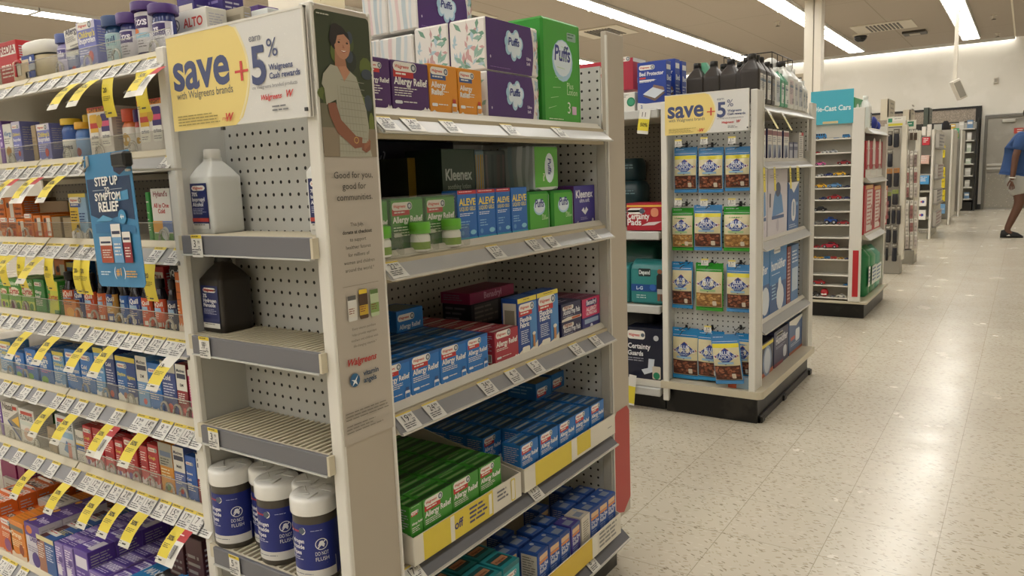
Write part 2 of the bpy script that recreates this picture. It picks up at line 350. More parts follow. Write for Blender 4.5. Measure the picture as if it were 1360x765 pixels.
# ---------------------------------------------------------------- ceiling lights in rows
def lamp(x, y, l, w, label, first=None):
    if first: return clone(first, (x, y, CZ), 0, label)
    t = thing(None, 'ceiling_light', label, 'light', (x, y, CZ), 0, 'fluorescent ceiling fixtures in rows')
    m = M(); m.box(-w/2, w/2, 0, l, -.02, 0, WH); m.box(-w/2, -w/2+.02, 0, l, -.055, 0, WH); m.box(w/2-.02, w/2, 0, l, -.055, 0, WH); m.box(-w/2, w/2, 0, .02, -.06, 0, WH); m.box(-w/2, w/2, l-.02, l, -.06, 0, WH); part(m, 'housing', t)
    m = M(); m.box(-w/2+.02, w/2-.02, .02, l-.02, -.058, -.03, 'tube')
    part(m, 'lens', t)
    for k in range(1, 3):
        y2 = l*k/3; m = M(); m.prism([(-w/2+.02, -.085), (w/2-.02, -.085), (w/2-.02, -.05), (-w/2+.02, -.05)], 'y', y2-.02, y2+.02, '#b9b4aa'); part(m, 'louver', t)
    return t
rows = [(-1.17, 'over the main aisle'), (-3.54, 'beside the aisle row'), (-5.92, 'third from the right'), (-9.0, 'fourth from the right'), (-12.25, 'fifth from the right'), (-15.4, 'far left'), (1.2, 'added unseen right of the aisle')]  # the last row lies out of view, added for its light
first = None; LW = .36
for x, nm in rows:
    for k in range(11):
        y = 20.45-2.44*(k+1)
        if x == 1.2 and k % 2: continue
        lb = f'long ceiling light in the row {nm}, {ORD[k+1]} from the far wall'
        if first: lamp(x, y, 2.42, LW, lb, first)
        else: first = lamp(x, y, 2.42, LW, lb)
# vents, smoke camera, sprinklers on the ceiling
def vent(x0, x1, y0, y1, label, dark=False):
    t = thing(None, 'ceiling_vent', label, 'vent', ((x0+x1)/2, (y0+y1)/2, CZ)); a, b = (x1-x0)/2, (y1-y0)/2
    m = M(); m.box(-a, a, -b, b, -.02, 0, '#d9d0bf', .006); part(m, 'frame', t)
    m = M()
    for k in range(9):
        x = -a*.5+a*k/8; m.box(x, x+a*.06, -b*.75, b*.75, -.03, -.02, '#4c463d')
    part(m, 'slat', t)
vent(-3.08, -1.97, 16.9, 17.9, 'square white ceiling vent with dark slats between two light rows')
vent(-7.4, -6.4, 13.2, 14.2, 'dim square ceiling vent above the blue bed protector cartons')
vent(-8.4, -7.6, 10.3, 11.1, 'square ceiling vent near the top centre, over the tissue packs')
def cz(px, py): return at(px, py, 'Z', CZ)
p = cz(1143, 46); m = M(); m.ball(0, 0, -.05, .13, .13, .11, '#191715:.15'); m.lathe([(.16, -.03), (.16, 0)], '#d9d0bf'); thing(m, 'dome_camera', 'black dome camera on the ceiling left of the vent', 'camera', p)
p = cz(1215, 42); m = M(); m.box(-.22, .22, -.22, .22, -.05, 0, '#3c362d', .01); m.box(-.1, .1, -.1, .1, -.06, -.05, '#bdb5a4', .01); thing(m, 'ceiling_sensor', 'small dark square sensor on the ceiling right of the dome camera', 'sensor', p)
for i, (a, b, w) in enumerate(((1320, 20, 'at the right edge of the ceiling'), (1325, 44, 'close above the far wall'), (1033, 29, 'between the second and third light rows'), (1077, 53, 'in front of the white column'))):
    p = cz(a, b); m = M(); m.lathe([(.05, 0), (.05, -.012), (.015, -.02), (.012, -.07)], '#cfc6b5', n=12); m.lathe([(.012, -.07), (.04, -.078), (.04, -.085)], '#6b6459', n=12); thing(m, 'sprinkler_head', f'small ceiling sprinkler head {w}', 'sprinkler', p, 0, 'ceiling sprinklers')
# loudspeaker hanging on a pole
p = at(1268, 108, 'Y', 15.0)
t = thing(None, 'hanging_speaker', 'white box loudspeaker hanging tilted from a ceiling pole', 'speaker', (p.x, 15, p.z))
m = M(); m.box(-.03, .03, -.03, .03, 0, CZ-p.z, '#d8d1c2'); part(m, 'pole', t)
m = M(); m.box(-.065, .065, -.08, .08, -.32, .02, '#d6cfc1', .01); c = part(m, 'cabinet', t, rot=(0, -.42, .35))
m = M(); m.box(-.05, .05, -.087, -.08, -.29, -.02, '#8d877b'); part(m, 'grille', c)
p = at(1323, 107, 'Y', FY); m = M(); m.box(-.045, .045, -.06, 0, -.07, .07, '#bcb4a4', .01); m.box(-.03, .03, -.07, -.06, -.04, .04, '#8d877b'); thing(m, 'wall_sensor', 'small grey box fixed high on the white far wall', 'sensor', p)
# framed dark sign on the far wall above the bottles
p = at(1040, 100, 'Y', FY-.05); q = at(1068, 150, 'Y', FY-.05)
m = M(); m.box(p.x-.2, q.x, FY-.08, FY-.01, q.z, p.z, '#bfb29b', .01); m.box(p.x-.15, q.x-.07, FY-.09, FY-.08, q.z+.1, p.z-.1, '#57544b'); A = Art(m, (p.x, FY-.09, p.z-.5), (1, 0, 0), (0, 0, 1), (0, -1, 0), .003); A.bars(.1, .3, .5, 3, .09, '#a19c8e'); thing(m, 'wall_sign', 'dark framed board on the far wall behind the white column', 'sign')
# ---------------------------------------------------------------- the person by the back room door
def limb(m, pts, rad, c, n=12): m.tube([Vector(p) for p in pts], rad, c, n)
def skinned(name, verts, edges, rad, col, parent, root=0, sub=2, label=None):
    me = bpy.data.meshes.new(name); me.from_pydata(verts, edges, []); o = bpy.data.objects.new(name, me); COL.objects.link(o)
    o.modifiers.new('s', 'SKIN').use_smooth_shade = True
    for i, r in enumerate(rad):
        sv = me.skin_vertices[0].data[i]; r = r if isinstance(r, tuple) else (r, r); sv.radius = r; sv.use_root = (i == root)
    u = o.modifiers.new('u', 'SUBSURF'); u.levels = sub; u.render_levels = sub
    dg = bpy.context.evaluated_depsgraph_get(); m2 = bpy.data.meshes.new_from_object(o.evaluated_get(dg)); o.modifiers.clear(); o.data = m2; m2.name = name; bpy.data.meshes.remove(me)
    m2.materials.clear(); m2.materials.append(mat(col)); m2.polygons.foreach_set('material_index', [0]*len(m2.polygons)); m2.polygons.foreach_set('use_smooth', [True]*len(m2.polygons))
    if parent: o.parent = parent
    if label: o['label'] = label
    return o
SK = '#5a3a29:.55'
PX = -.11
per = thing(None, 'person', 'person in blue shirt and grey shorts walking right near the back room door', 'person', (PX, 13.8, 0), 0)
# x is the walking direction; the near (right) arm swings back, the body leans forward
V = [(-.02,0,.98),(.0,0,1.12),(.03,0,1.30),(.07,0,1.46),(.09,0,1.55),(.12,0,1.63),(.135,0,1.70),(.145,0,1.78),(.13,0,1.86),
     (-.02,-.10,.92),(.06,-.11,.53),(-.09,-.12,.12),(-.06,-.12,.06),(.06,-.12,.035),
     (.0,.10,.92),(.16,.11,.54),(.24,.11,.12),(.27,.11,.06),(.39,.11,.035),
     (.05,-.19,1.50),(-.03,-.25,1.22),(-.05,-.26,.94),(-.06,-.26,.86),
     (.07,.19,1.50),(.16,.25,1.23),(.33,.22,1.06),(.39,.21,1.01)]
E_ = [(0,1),(1,2),(2,3),(3,4),(4,5),(5,6),(6,7),(7,8),(0,9),(9,10),(10,11),(11,12),(12,13),(0,14),(14,15),(15,16),(16,17),(17,18),(3,19),(19,20),(20,21),(21,22),(3,23),(23,24),(24,25),(25,26)]
Rr = [(.14,.16),(.14,.15),(.14,.16),(.13,.17),(.07,.09),(.055,.055),(.085,.075),(.10,.08),(.075,.065),.10,.074,.047,.048,.032,.10,.074,.047,.048,.032,.06,.05,.038,.03,.06,.05,.038,.03]
body = skinned('body', V, E_, Rr, SK, per)
# hands with separate fingers
def hand(o, d, side, nm):
    o = Vector(o); d = Vector(d).normalized(); w = Vector((1, 0, 0)); w = (w-d*w.dot(d)).normalized(); n = d.cross(w)*side
    vs = [o, o+d*.09]; es = [(0, 1)]; rd = [(.026, .018), (.036, .016)]
    for k, (off, ln) in enumerate(((-.028, .065), (-.010, .078), (.010, .074), (.027, .058))):
        a = len(vs); vs += [o+d*.088+w*off, o+d*(.088+ln*.5)+w*off*1.1+n*.008, o+d*(.088+ln*.85)+w*off*1.1+n*.028]; rd += [.0095, .009, .0075]; es += [(1, a), (a, a+1), (a+1, a+2)]
    a = len(vs); vs += [o+d*.03-w*.035+n*.01, o+d*.065-w*.052+n*.02, o+d*.095-w*.05+n*.03]; rd += [.012, .0105, .009]; es += [(0, a), (a, a+1), (a+1, a+2)]
    return skinned(nm, [tuple(v) for v in vs], es, rd, SK, per, sub=1)
hand((-.06, -.26, .87), (.05, 0, -1), 1, 'hand'); hand((.39, .21, 1.01), (.8, 0, -.5), -1, 'hand')
# face turned to the right
m = M(); m.ball(.155, 0, 1.80, .098, .078, .125, SK, 16, 12); m.prism([(.245, 1.78), (.285, 1.775), (.25, 1.82)], 'y', -.016, .016, SK); m.box(.225, .243, -.03, .03, 1.728, 1.742, '#4a2a22', .004)
for s in (-1, 1): m.ball(.237, s*.033, 1.815, .012, .013, .008, '#e6ddd2', 8, 6); m.ball(.246, s*.033, 1.815, .006, .006, .006, '#1a120e', 8, 6); m.ball(.14, s*.08, 1.80, .022, .012, .034, SK, 8, 6)
part(m, 'face', per)
m = M(); m.ball(.135, 0, 1.845, .108, .088, .10, '#17110e:.8', 16, 10); part(m, 'hair', per)
# shirt with sleeves, shorts, shoes
shirt = skinned('t_shirt', [(-.03,0,.97),(-.01,0,1.12),(.02,0,1.30),(.06,0,1.46),(.085,0,1.55),(.045,-.19,1.50),(-.015,-.24,1.28),(.07,.19,1.50),(.14,.24,1.31)],
   [(0,1),(1,2),(2,3),(3,4),(3,5),(5,6),(3,7),(7,8)], [(.185,.20),(.185,.20),(.18,.20),(.16,.19),(.10,.11),(.10,.10),(.085,.085),(.10,.10),(.085,.085)], '#2e4a78:.85', per, 1, 2, 'blue short sleeved shirt')
skinned('shorts', [(-.03,0,1.0),(-.02,0,.93),(.0,-.10,.80),(.04,-.11,.60),(.05,.10,.80),(.11,.11,.60)], [(0,1),(1,2),(2,3),(1,4),(4,5)], [(.17,.18),(.175,.18),.125,.125,.125,.125], '#a5a49c:.85', per, 0, 2, 'light grey shorts')
for dx, dy in ((-.09, -.12), (.24, .11)):
    m = M(); o = dx-.03
    m.loft([[(o+xx, dy+w*math.cos(a), z0+h*max(0, math.sin(a))) for a in [2*PI*k/14 for k in range(14)]] for xx, w, h, z0 in ((-.05, .02, .03, .02), (-.04, .044, .105, .005), (.03, .05, .125, .005), (.09, .052, .095, .005), (.17, .052, .07, .005), (.22, .036, .035, .005), (.24, .015, .015, .012))], '#151415:.7')
    s = part(m, 'shoe', per, 'black sneaker'); m = M(); m.prism([(o-.05, 0), (o+.24, 0), (o+.24, .018), (o-.05, .022)], 'y', dy-.046, dy+.046, '#0e0e0e'); m.prism([(o+.03, .03), (o+.08, .03), (o+.065, .05)], 'y', dy-.052, dy-.045, '#dad8d2'); part(m, 'sole', s)
m = M(); m.tube([(-.055+.036*math.cos(a), -.26+.036*math.sin(a), .90-.003*math.cos(a)) for a in [2*PI*k/12 for k in range(13)]], .009, '#d9d6cf'); part(m, 'wristband', per, 'white wristband')
# ================================================================ shelving
def rail(m, x0, x1, y, z, dy, dz, strip, lip='#c3bba7', lh=.0165, ld=.011, under='#b7ab90'):
    """slanted price channel along x; its lower front edge at (y, z)"""
    m.prism([(y, z), (y+dy, z+dz), (y+dy+.004, z+dz), (y+.006, z-.001)], 'x', x0, x1, strip)
    m.prism([(y-.0015, z-.002), (y-.0015, z+.002), (y+.004, z+.003), (y+.006, z-.003)], 'x', x0, x1, '#c9c6bd')
    m.prism([(y+dy, z+dz), (y+dy-.001, z+dz+.003), (y+dy+ld, z+dz+lh), (y+dy+ld+.004, z+dz+lh), (y+dy+ld+.004, z+.004), (y+.007, z-.002), (y+dy+.003, z+dz)], 'x', x0, x1, lip)
    return y+dy+ld+.004
def shelf(parent, x0, x1, yf, yb, z, dy, dz, strip, top='#c4bcaa', lip='#cfc6ae', slats=False):
    """a steel shelf whose rail starts at (yf, z)"""
    m = M(); zt = z+dz+.007
    yy = yf+dy+.013
    m.box(x0, x1, yy, yb, zt-.022, zt-.014 if slats else zt, top if not slats else '#a79d86', 0)
    m.box(x0, x1, yb-.012, yb, zt-.04, zt-.022, top)
    if slats:
        k = int((x1-x0)/.0165)
        for i in range(k+1):
            xx = x0+(x1-x0)*i/k; m.box(xx-.0035, xx+.0035, yy, yb, zt-.014, zt, '#d3cab3', .001)
    s = part(m, 'shelf', parent)
    m = M(); rail(m, x0, x1, yf, z, dy, dz, strip, lip); part(m, 'price_rail', s, None)
    return zt
def price_tag(w, h, price, flag=None, strip=True, cents='99', hot=None):
    """x right, z up in the tag's own plane, front to -y; flag hangs on below"""
    m = M(); m.box(-w/2, w/2, 0, .0006, -h/2, h/2, WH)
    A = Art(m, (-w/2, 0, -h/2), (w, 0, 0), (0, 0, h), (0, -1, 0), .0004)
    ct = '#2c2c2e'
    if strip: A.rect(0, .84, 1, 1, '#e0c73a'); A.bars(.1, .96, .9, 1, .08, '#7c6c1c', .7)
    A.m_h = h
    B = Art(m, (-w/2, -.0009, -h/2), (1, 0, 0), (0, 0, 1), (0, -1, 0), .0002)
    B.txt(price, w*.24, h*.45, h*.32, ct, fit=w*.36); B.txt(cents, w*.64, h*.60, h*.15, ct, fit=w*.2); B.bars(w*.08, h*.36, w*.92, 3, h*.10, '#5a5a5c', .45, .4); B.bars(w*.7, h*.5, w*.95, 2, h*.08, '#8a8a8c', .5)
    return m
def sale_flag(w, h, kind):
    """paper flag hanging under a tag: top edge at z=0, hanging down"""
    m = M(); n = 6; pts = []
    for k in range(n+1):
        t = k/n; pts.append((-.006*math.sin(PI*t), -h*t))
    red = kind == 'r'
    x1 = w/2 if not red else w*.35
    for k in range(n):
        (ya, za), (yb, zb) = pts[k], pts[k+1]; c = '#e3ce3e:.5' if k < n-(1 if kind != 'y' else 0) else '#dcd8cc'
        if kind == 'w' and k < 2: c = '#e6e3d8'
        m.add([(-w/2, ya, za), (x1, ya, za), (x1, yb, zb), (-w/2, yb, zb)], [(0, 1, 2, 3)], c)
        if red: m.add([(x1, ya, za), (w*1.02, ya, za), (w*1.02, yb, zb), (x1, yb, zb)], [(0, 1, 2, 3)], '#b8262c' if k < 2 else '#e4e1d8')
    B = Art(m, (-w/2, -.0065, 0), (1, 0, 0), (0, 0, 1), (0, -1, 0), .0003)
    ww = w if not red else w*.8
    B.txt({'f': '50%', 'y': '20', 'r': '50%', 'w': '19'}[kind], ww*.2, -h*.38, h*.12, '#37341c', bold=True, fit=ww*.6); B.bars(ww*.15, -h*.48, ww*.85, 3, h*.045, '#6e6423', .4); B.bars(ww*.12, -h*.86, ww*.5, 2, h*.05, '#6b6550', .4); B.rect(ww*.5, -h*.93, ww*.85, -h*.89, '#3a3a2a')
    if red: B.bars(w*.95, -h*.15, w*1.45, 1, h*.06, '#f0d9d6', .5); B.code(w*.98, -h*.8, w*1.3, -h*.45)
    return m
TAGM = {}
def hang_tag(w, h, price, kind, loc, rot, label, group, fl=.082, tilt=0):
    k = (round(w, 4), price, kind)
    if k in TAGM: return clone(TAGM[k], loc, rot, label)
    # every tag has one price card; the flag is its part
    m = price_tag(w, h, price)
    if kind == 'W': o = thing(m, 'price_tag', label, 'price tag', loc, rot, group)
    else:
        o = thing(None, 'price_tag', label, 'price tag', loc, rot, group); part(m, 'price_card', o)
        part(sale_flag(w, fl, kind), 'sale_flag', o, None, (0, 0, -h*.45), (0, 0, 0) if kind != 'y' else (.75, 0, 0))
    TAGM[k] = o
    return o
SH_L = ['top', 'second', 'third', 'fourth', 'fifth', 'sixth', 'lowest']
KW = {'W': 'white price tag', 'f': 'tag with long yellow flag', 'y': 'yellow flag hanging straight', 'r': 'red and yellow sale flag', 'w': 'wide yellow 19.99 flag'}
# ---------------------------------------------------------------- the long left run (faces the camera side, -y)
LZ = [1.438, 1.240, 1.047, .848, .653, .454]; LDY, LDZ = .027, .028
LS = [z+LDZ+.007 for z in LZ] + [.200]
run = thing(None, 'gondola_shelving', 'long cream shelving run full of boxed medicine on the left', 'shelving', (0, 0, 0))
m = M(); m.box(-3.2, -1.46, 1.50, 1.53, 0, 1.47, 'pegD'); part(m, 'back_panel', run)  # dark panel colour stands in for the shade deep between the shelves
m = M(); m.box(-3.2, -1.46, .86, 1.5, .0, .11, 'kick'); part(m, 'base', run)
for x in (-3.21, -2.045):
    m = M(); m.box(x, x+.012, 1.47, 1.5, 0, 1.47, '#b9b09b'); part(m, 'upright', run)
for i, z in enumerate(LZ):
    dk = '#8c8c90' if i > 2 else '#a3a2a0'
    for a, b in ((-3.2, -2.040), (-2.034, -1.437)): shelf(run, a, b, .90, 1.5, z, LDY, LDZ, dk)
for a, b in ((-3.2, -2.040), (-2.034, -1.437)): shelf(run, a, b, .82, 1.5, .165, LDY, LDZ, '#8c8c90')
def zmid(i): return (LZ+[.165])[i]+LDZ*.5
tags = {0: '7W 32W 51W 70W 90W 108f 134f 152y 173W 197y 213r', 1: '8W 24r 38W 55r 71W 90f 107W 222W', 2: '3W 12y 24f 36y 48W 62f 73y 93W 112y 121y 207y 233W',
        3: '2W 15W 30W 46f 63W 82f 107W 126f 141W 158f 174W 190W 207W 224W 238w', 4: '5W 17W 33W 50W 76f 89W 106f 128W 155r 184W 198f 217W 234W 250W 264W',
        5: '4W 24W 50f 70W 96f 115W 127W 140f 154W 168f 184W 198f 215W 231W 248r 264W 277W', 6: '3W 13f 28f'}
pr = ['15', '12', '7', '9', '21', '17', '14', '19', '28', '5']
for i, s in tags.items():
    ws = s.split(); n = len(ws)
    for j, t in enumerate(ws):
        px, kd = float(t[:-1]), t[-1]; Y = .912 if i < 6 else .832; z = zmid(i); x = xat(px, Y, z)
        hang_tag(.043, .045, pr[(i*3+j) % 4 + (0 if kd == 'W' else 4)] if kd != 'w' else '19', kd, (x, Y-.001, z+.001), (-.767, 0, 0), f'{KW[kd]} on the {SH_L[i]} left rail, {ORD[n-j]} from the end post', 'price tags on the left run')
# clear fences with spring loops
def fence(i, x0, x1, loops, which):
    z = LS[i]; t = thing(None, 'shelf_fence', f'clear plastic fence along the {SH_L[i]} shelf of the left run, {which}', 'shelf fence', (0, 0, z), 0, 'clear fences on the left run')
    m = M(); m.box(x0, x1, .937, .9385, .0, .048, 'clear'); m.box(x0, x1, .937, .950, 0, .0015, 'clear'); m.box(x0, x1, .9365, .939, .0475, .0485, '#c4c1b8:.2'); part(m, 'panel', t)
    for px in loops:
        x = xat(px, .935, z+.03); w = .015
        m = M(); m.tube([(x-w, .941, .002)]+[(x-w*math.cos(PI*k/10), .941, .014+w*1.2*math.sin(PI*k/10)) for k in range(11)]+[(x+w, .941, .002)], .0030, 'clear2', 6); part(m, 'loop', t)
loops = {0: ([], [75, 112, 150, 200]), 1: ([12], [85, 128, 172, 232]), 2: ([9, 30], [100, 116, 213]), 3: ([14, 30], [100, 122, 155, 170, 200, 222, 248]), 4: ([10, 30], [110, 137, 170, 215, 232, 250]), 5: ([12, 45], [130, 145, 178, 197, 222, 240, 272])}
for i, (a, b) in loops.items():
    fence(i, -3.1, -2.042, a, 'left section'); fence(i, -2.032, -1.44, b, 'section beside the end post')
# ---------------------------------------------------------------- end units
def ez_top(h): return h-.18
def end_unit(Yf, Yb, Ye, tag, pegc, wing_label, cap_label, ztop, hy, deckz, fin2z=1.595, lowx=-1.44, fc='#b3a999'):
    """side wing facing -y (X -1.44..-1.0) and end bay facing +x"""
    w = thing(None, 'wing_shelving', wing_label, 'shelving', (0, 0, 0))
    m = M(); m.box(lowx-.005, lowx+.012, Yf, Yb+.02, deckz-.1, ztop-.02, STEEL, .002); m.box(lowx-.01, lowx+.020, Yf-.004, Yf+.012, deckz-.1, ztop-.02, '#dedbd2', .003); part(m, 'side_panel', w)
    m = M(); m.box(lowx+.012, -1.025, Yb-.004, Yb, 0.05, ztop-.02, 'pegY'); part(m, 'back_panel', w)
    m = M(); m.box(-1.022, -1.0, Yf+.004, Yb+.008, deckz-.02, ztop, fc, .002)
    m.box(-1.026, -.997, Yf-.003, Yf+.008, deckz-.02, ztop, '#dedbd2', .002); m.box(-1.005, -.996, Yb+.004, Yb+.012, deckz-.02, ztop, '#dedbd2', .002); part(m, 'end_panel', w)
    c = thing(None, 'endcap_shelving', cap_label, 'shelving', (0, 0, 0))
    m = M(); m.box(-1.46, -1.445, Yb, Ye, 0.05, hy, 'pegX'); part(m, 'back_panel', c)
    m = M(); m.box(-1.445, -1.02, Ye, Ye+.006, .1, hy, 'pegY'); m.box(-1.035, -1.004, Ye-.003, Ye+.008, .1, ez_top(hy), '#bcb9b0', .002); part(m, 'side_panel', c)
    m = M(); m.box(-1.445, -1.02, Yb+.002, Yb+.008, .1, ztop-.06, 'pegY'); part(m, 'side_panel', c)
    m = M(); m.box(-1.018, -1.0, Ye+.004, Ye+.115, .13, fin2z, fc, .002); m.box(-1.004, -.997, Ye, Ye+.006, .13, fin2z-.012, '#d5d2c9', .001)
    part(m, 'end_panel', c)
    return w, c
# ---- first end unit, close to the camera
wing, cap = end_unit(.91, 1.036, 1.99, 'near', None, 'narrow white side shelves holding two jugs and wipes canisters, below the yellow sign', 'tall end shelving facing the main aisle, stacked with tissues and allergy boxes', 1.50, 1.5, .12)
m = M(); A = Art(m, (-.9995, 1.995, .14), (0, 1, 0), (0, 0, 1), (1, 0, 0), .0006)
A.poly([(.002, .32), (.002, .02), (.06, .0), (.108, .035), (.108, .32), (.09, .34), (.02, .338)], '#b23a35')
part(m, 'corner_poster', cap, 'red lower end of the panel')
WZ = [1.071, .866, .675, .405]
for z in WZ:
    m = M(); zt = z+.036
    m.box(-1.425, -1.028, .905, 1.030, zt-.03, zt-.016, '#a79d86'); m.box(-1.425, -1.028, .9, .906, zt-.03, zt, '#cfc6ae')
    for i in range(25): x = -1.42+.016*i; m.box(x-.003, x+.003, .905, 1.030, zt-.016, zt, '#d3cab3', .001)
    s = part(m, 'shelf', wing); m = M(); m.box(-1.402, -1.024, .892, .900, z, z+.037, '#6d6d72', .001); m.box(-1.402, -1.024, .889, .9, z-.003, z, '#c3c3be'); m.box(-1.024, -1.018, .892, .906, z, z+.036, '#cfc6ae'); part(m, 'price_rail', s)
EZ = [1.290, 1.015, .710, .388, .095]; EDY, EDZ = .038, .033
def cap_shelves(parent, Yb, Ye, zs, front, lights):
    for k, z in enumerate(zs):
        e = bpy.data.objects.new('shelf', None); L = Ye-Yb-.012
        fx = front if k < len(zs)-1 else front+.035
        m = M(); zt = z+EDZ+.007; m.box(0, L, .05, fx+1.44, zt-.03, zt, '#c4bcaa', .002)
        m.box(0, L, .03, .05, zt-.05, zt-.006, '#b7ab90')
        me = m.mesh('shelf'); e = bpy.data.objects.new('shelf', me); COL.objects.link(e); e.parent = parent; put(e, (fx, Yb+.008, 0), W90)
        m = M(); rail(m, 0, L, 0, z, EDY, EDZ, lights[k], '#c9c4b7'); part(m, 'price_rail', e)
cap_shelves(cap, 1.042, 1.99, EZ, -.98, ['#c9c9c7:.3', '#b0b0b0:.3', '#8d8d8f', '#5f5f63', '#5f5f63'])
m = M(); m.box(-1.44, -.99, 1.06, 1.98, .0, .10, 'kick'); m.box(-1.44, -1.0, .93, 1.06, 0, .11, 'kick'); part(m, 'base', cap)
ez = [z+EDZ+.007 for z in EZ]
cp = [(0, '512 547 597 676 742', '23 34 19 21 7'), (1, '523 657 708 731 786', '22 17 17 7 2'), (2, '541 575 646 681 710 764 790', '19 24 34 4 5 5 8'), (3, '549 709', '17 13'), (4, '785', '8')]
EN = ['top', 'second', 'third', 'fourth', 'lowest']
for k, s, q in cp:
    for j, (a, b) in enumerate(zip(s.split(), q.split())):
        z = EZ[k]+EDZ*.5; X = -.98-EDY*.5+(.035 if k == 4 else 0); y = yat(float(a), X, z)
        hang_tag(.046, .046, b, 'W', (X+.0025, y, z+.002), (-.855, 0, W90), f'{b}.99 price tag on the {EN[k]} rail of the near end shelving, {ORD[j+1]} from left', 'price tags on the near end shelving')
for k, (px, p) in enumerate(((263, '3'), (274, '.99'), (284, '3'), (313, '5'))):
    x = xat((262, 272, 284, 312)[k], .889, WZ[k]+.018); z = WZ[k]+.017
    m = price_tag(.034, .044, p, cents='99' if p != '.99' else '5'); thing(m, 'price_tag', f'price tag on the grey rail of the {ORD[k+1]} side shelf beside the end post', 'price tag', (x, .888, z), 0)
# ================================================================ signs on the first end unit
def save_sign(x0, x1, y, z0, z1, label):
    m = M(); w, h = x1-x0, z1-z0; m.box(0, w, 0, .004, 0, h, '#dddcd8:.25', .001)
    A = Art(m, (0, 0, 0), (1, 0, 0), (0, 0, 1), (0, -1, 0), .00018)
    pts = [(0, 0), (.49*w, 0)]+[(w*(.49+.13*math.sin(PI*(.08+.84*k/14)) if k else .50), h*k/14) for k in range(1, 14)]+[(.46*w, h), (0, h)]
    A.poly(pts, '#e9d282'); A.poly([(w*.50+w*.12*math.sin(PI*(.08+.8*k/12)), h*(.05+.9*k/12)) for k in range(13)]+[(w*.485+w*.12*math.sin(PI*(.08+.8*k/12)), h*(.05+.9*k/12)) for k in range(12, -1, -1)], '#ecdfae')
    nv = '#454f78'
    A.txt('save', w*.035, h*.43, h*.40, nv, bold=True, fit=w*.44); A.txt('with Walgreens brands', w*.05, h*.325, h*.08, '#5c5f66', fit=w*.44)
    A.rect(w*.515, h*.50, w*.61, h*.525, '#cf4440'); A.rect(w*.555, h*.42, w*.572, h*.61, '#cf4440')
    A.txt('5', w*.635, h*.37, h*.35, nv, bold=True, fit=w*.1); A.txt('%', w*.75, h*.60, h*.17, nv, fit=w*.1)
    A.txt('earn', w*.635, h*.77, h*.07, '#55586a'); A.txt('Walgreens', w*.755, h*.475, h*.055, nv, fit=w*.17, bold=True); A.txt('Cash rewards', w*.755, h*.395, h*.055, nv, fit=w*.22, bold=True)
    A.txt('on Walgreens branded products', w*.635, h*.315, h*.035, '#66686f', fit=w*.33); A.txt('Walgreens', w*.69, h*.205, h*.05, '#c8322f', it=.35, fit=w*.14, bold=True); A.txt('W', w*.86, h*.205, h*.065, '#c8322f', it=.35, bold=True)
    A.bars(w*.76, h*.14, w*.88, 2, h*.035, '#77787c'); A.bars(w*.05, h*.15, w*.40, 4, h*.03, '#9c8c4c', .35); A.txt('my', w*.40, h*.06, h*.04, '#c8322f', it=.3); A.txt('W', w*.43, h*.045, h*.08, '#c8322f', bold=True, it=.35)
    m.box(0, w, -.001, .005, h-.004, h, '#dcd9d0'); m.box(w-.004, w, -.003, .006, 0, h, '#dcd9d0')
    for px, pz in ((.4*w, -.004), (w*.985, h*.07)): m.box(px-.003, px+.003, -.006, 0, pz-.003, pz+.003, '#3c3c3c')
    return thing(m, 'sale_sign', label, 'sign', (x0, y, z0))
save_sign(-1.394, -1.001, .896, 1.312, 1.492, 'large yellow and white sale sign above the jugs on the near side shelves')
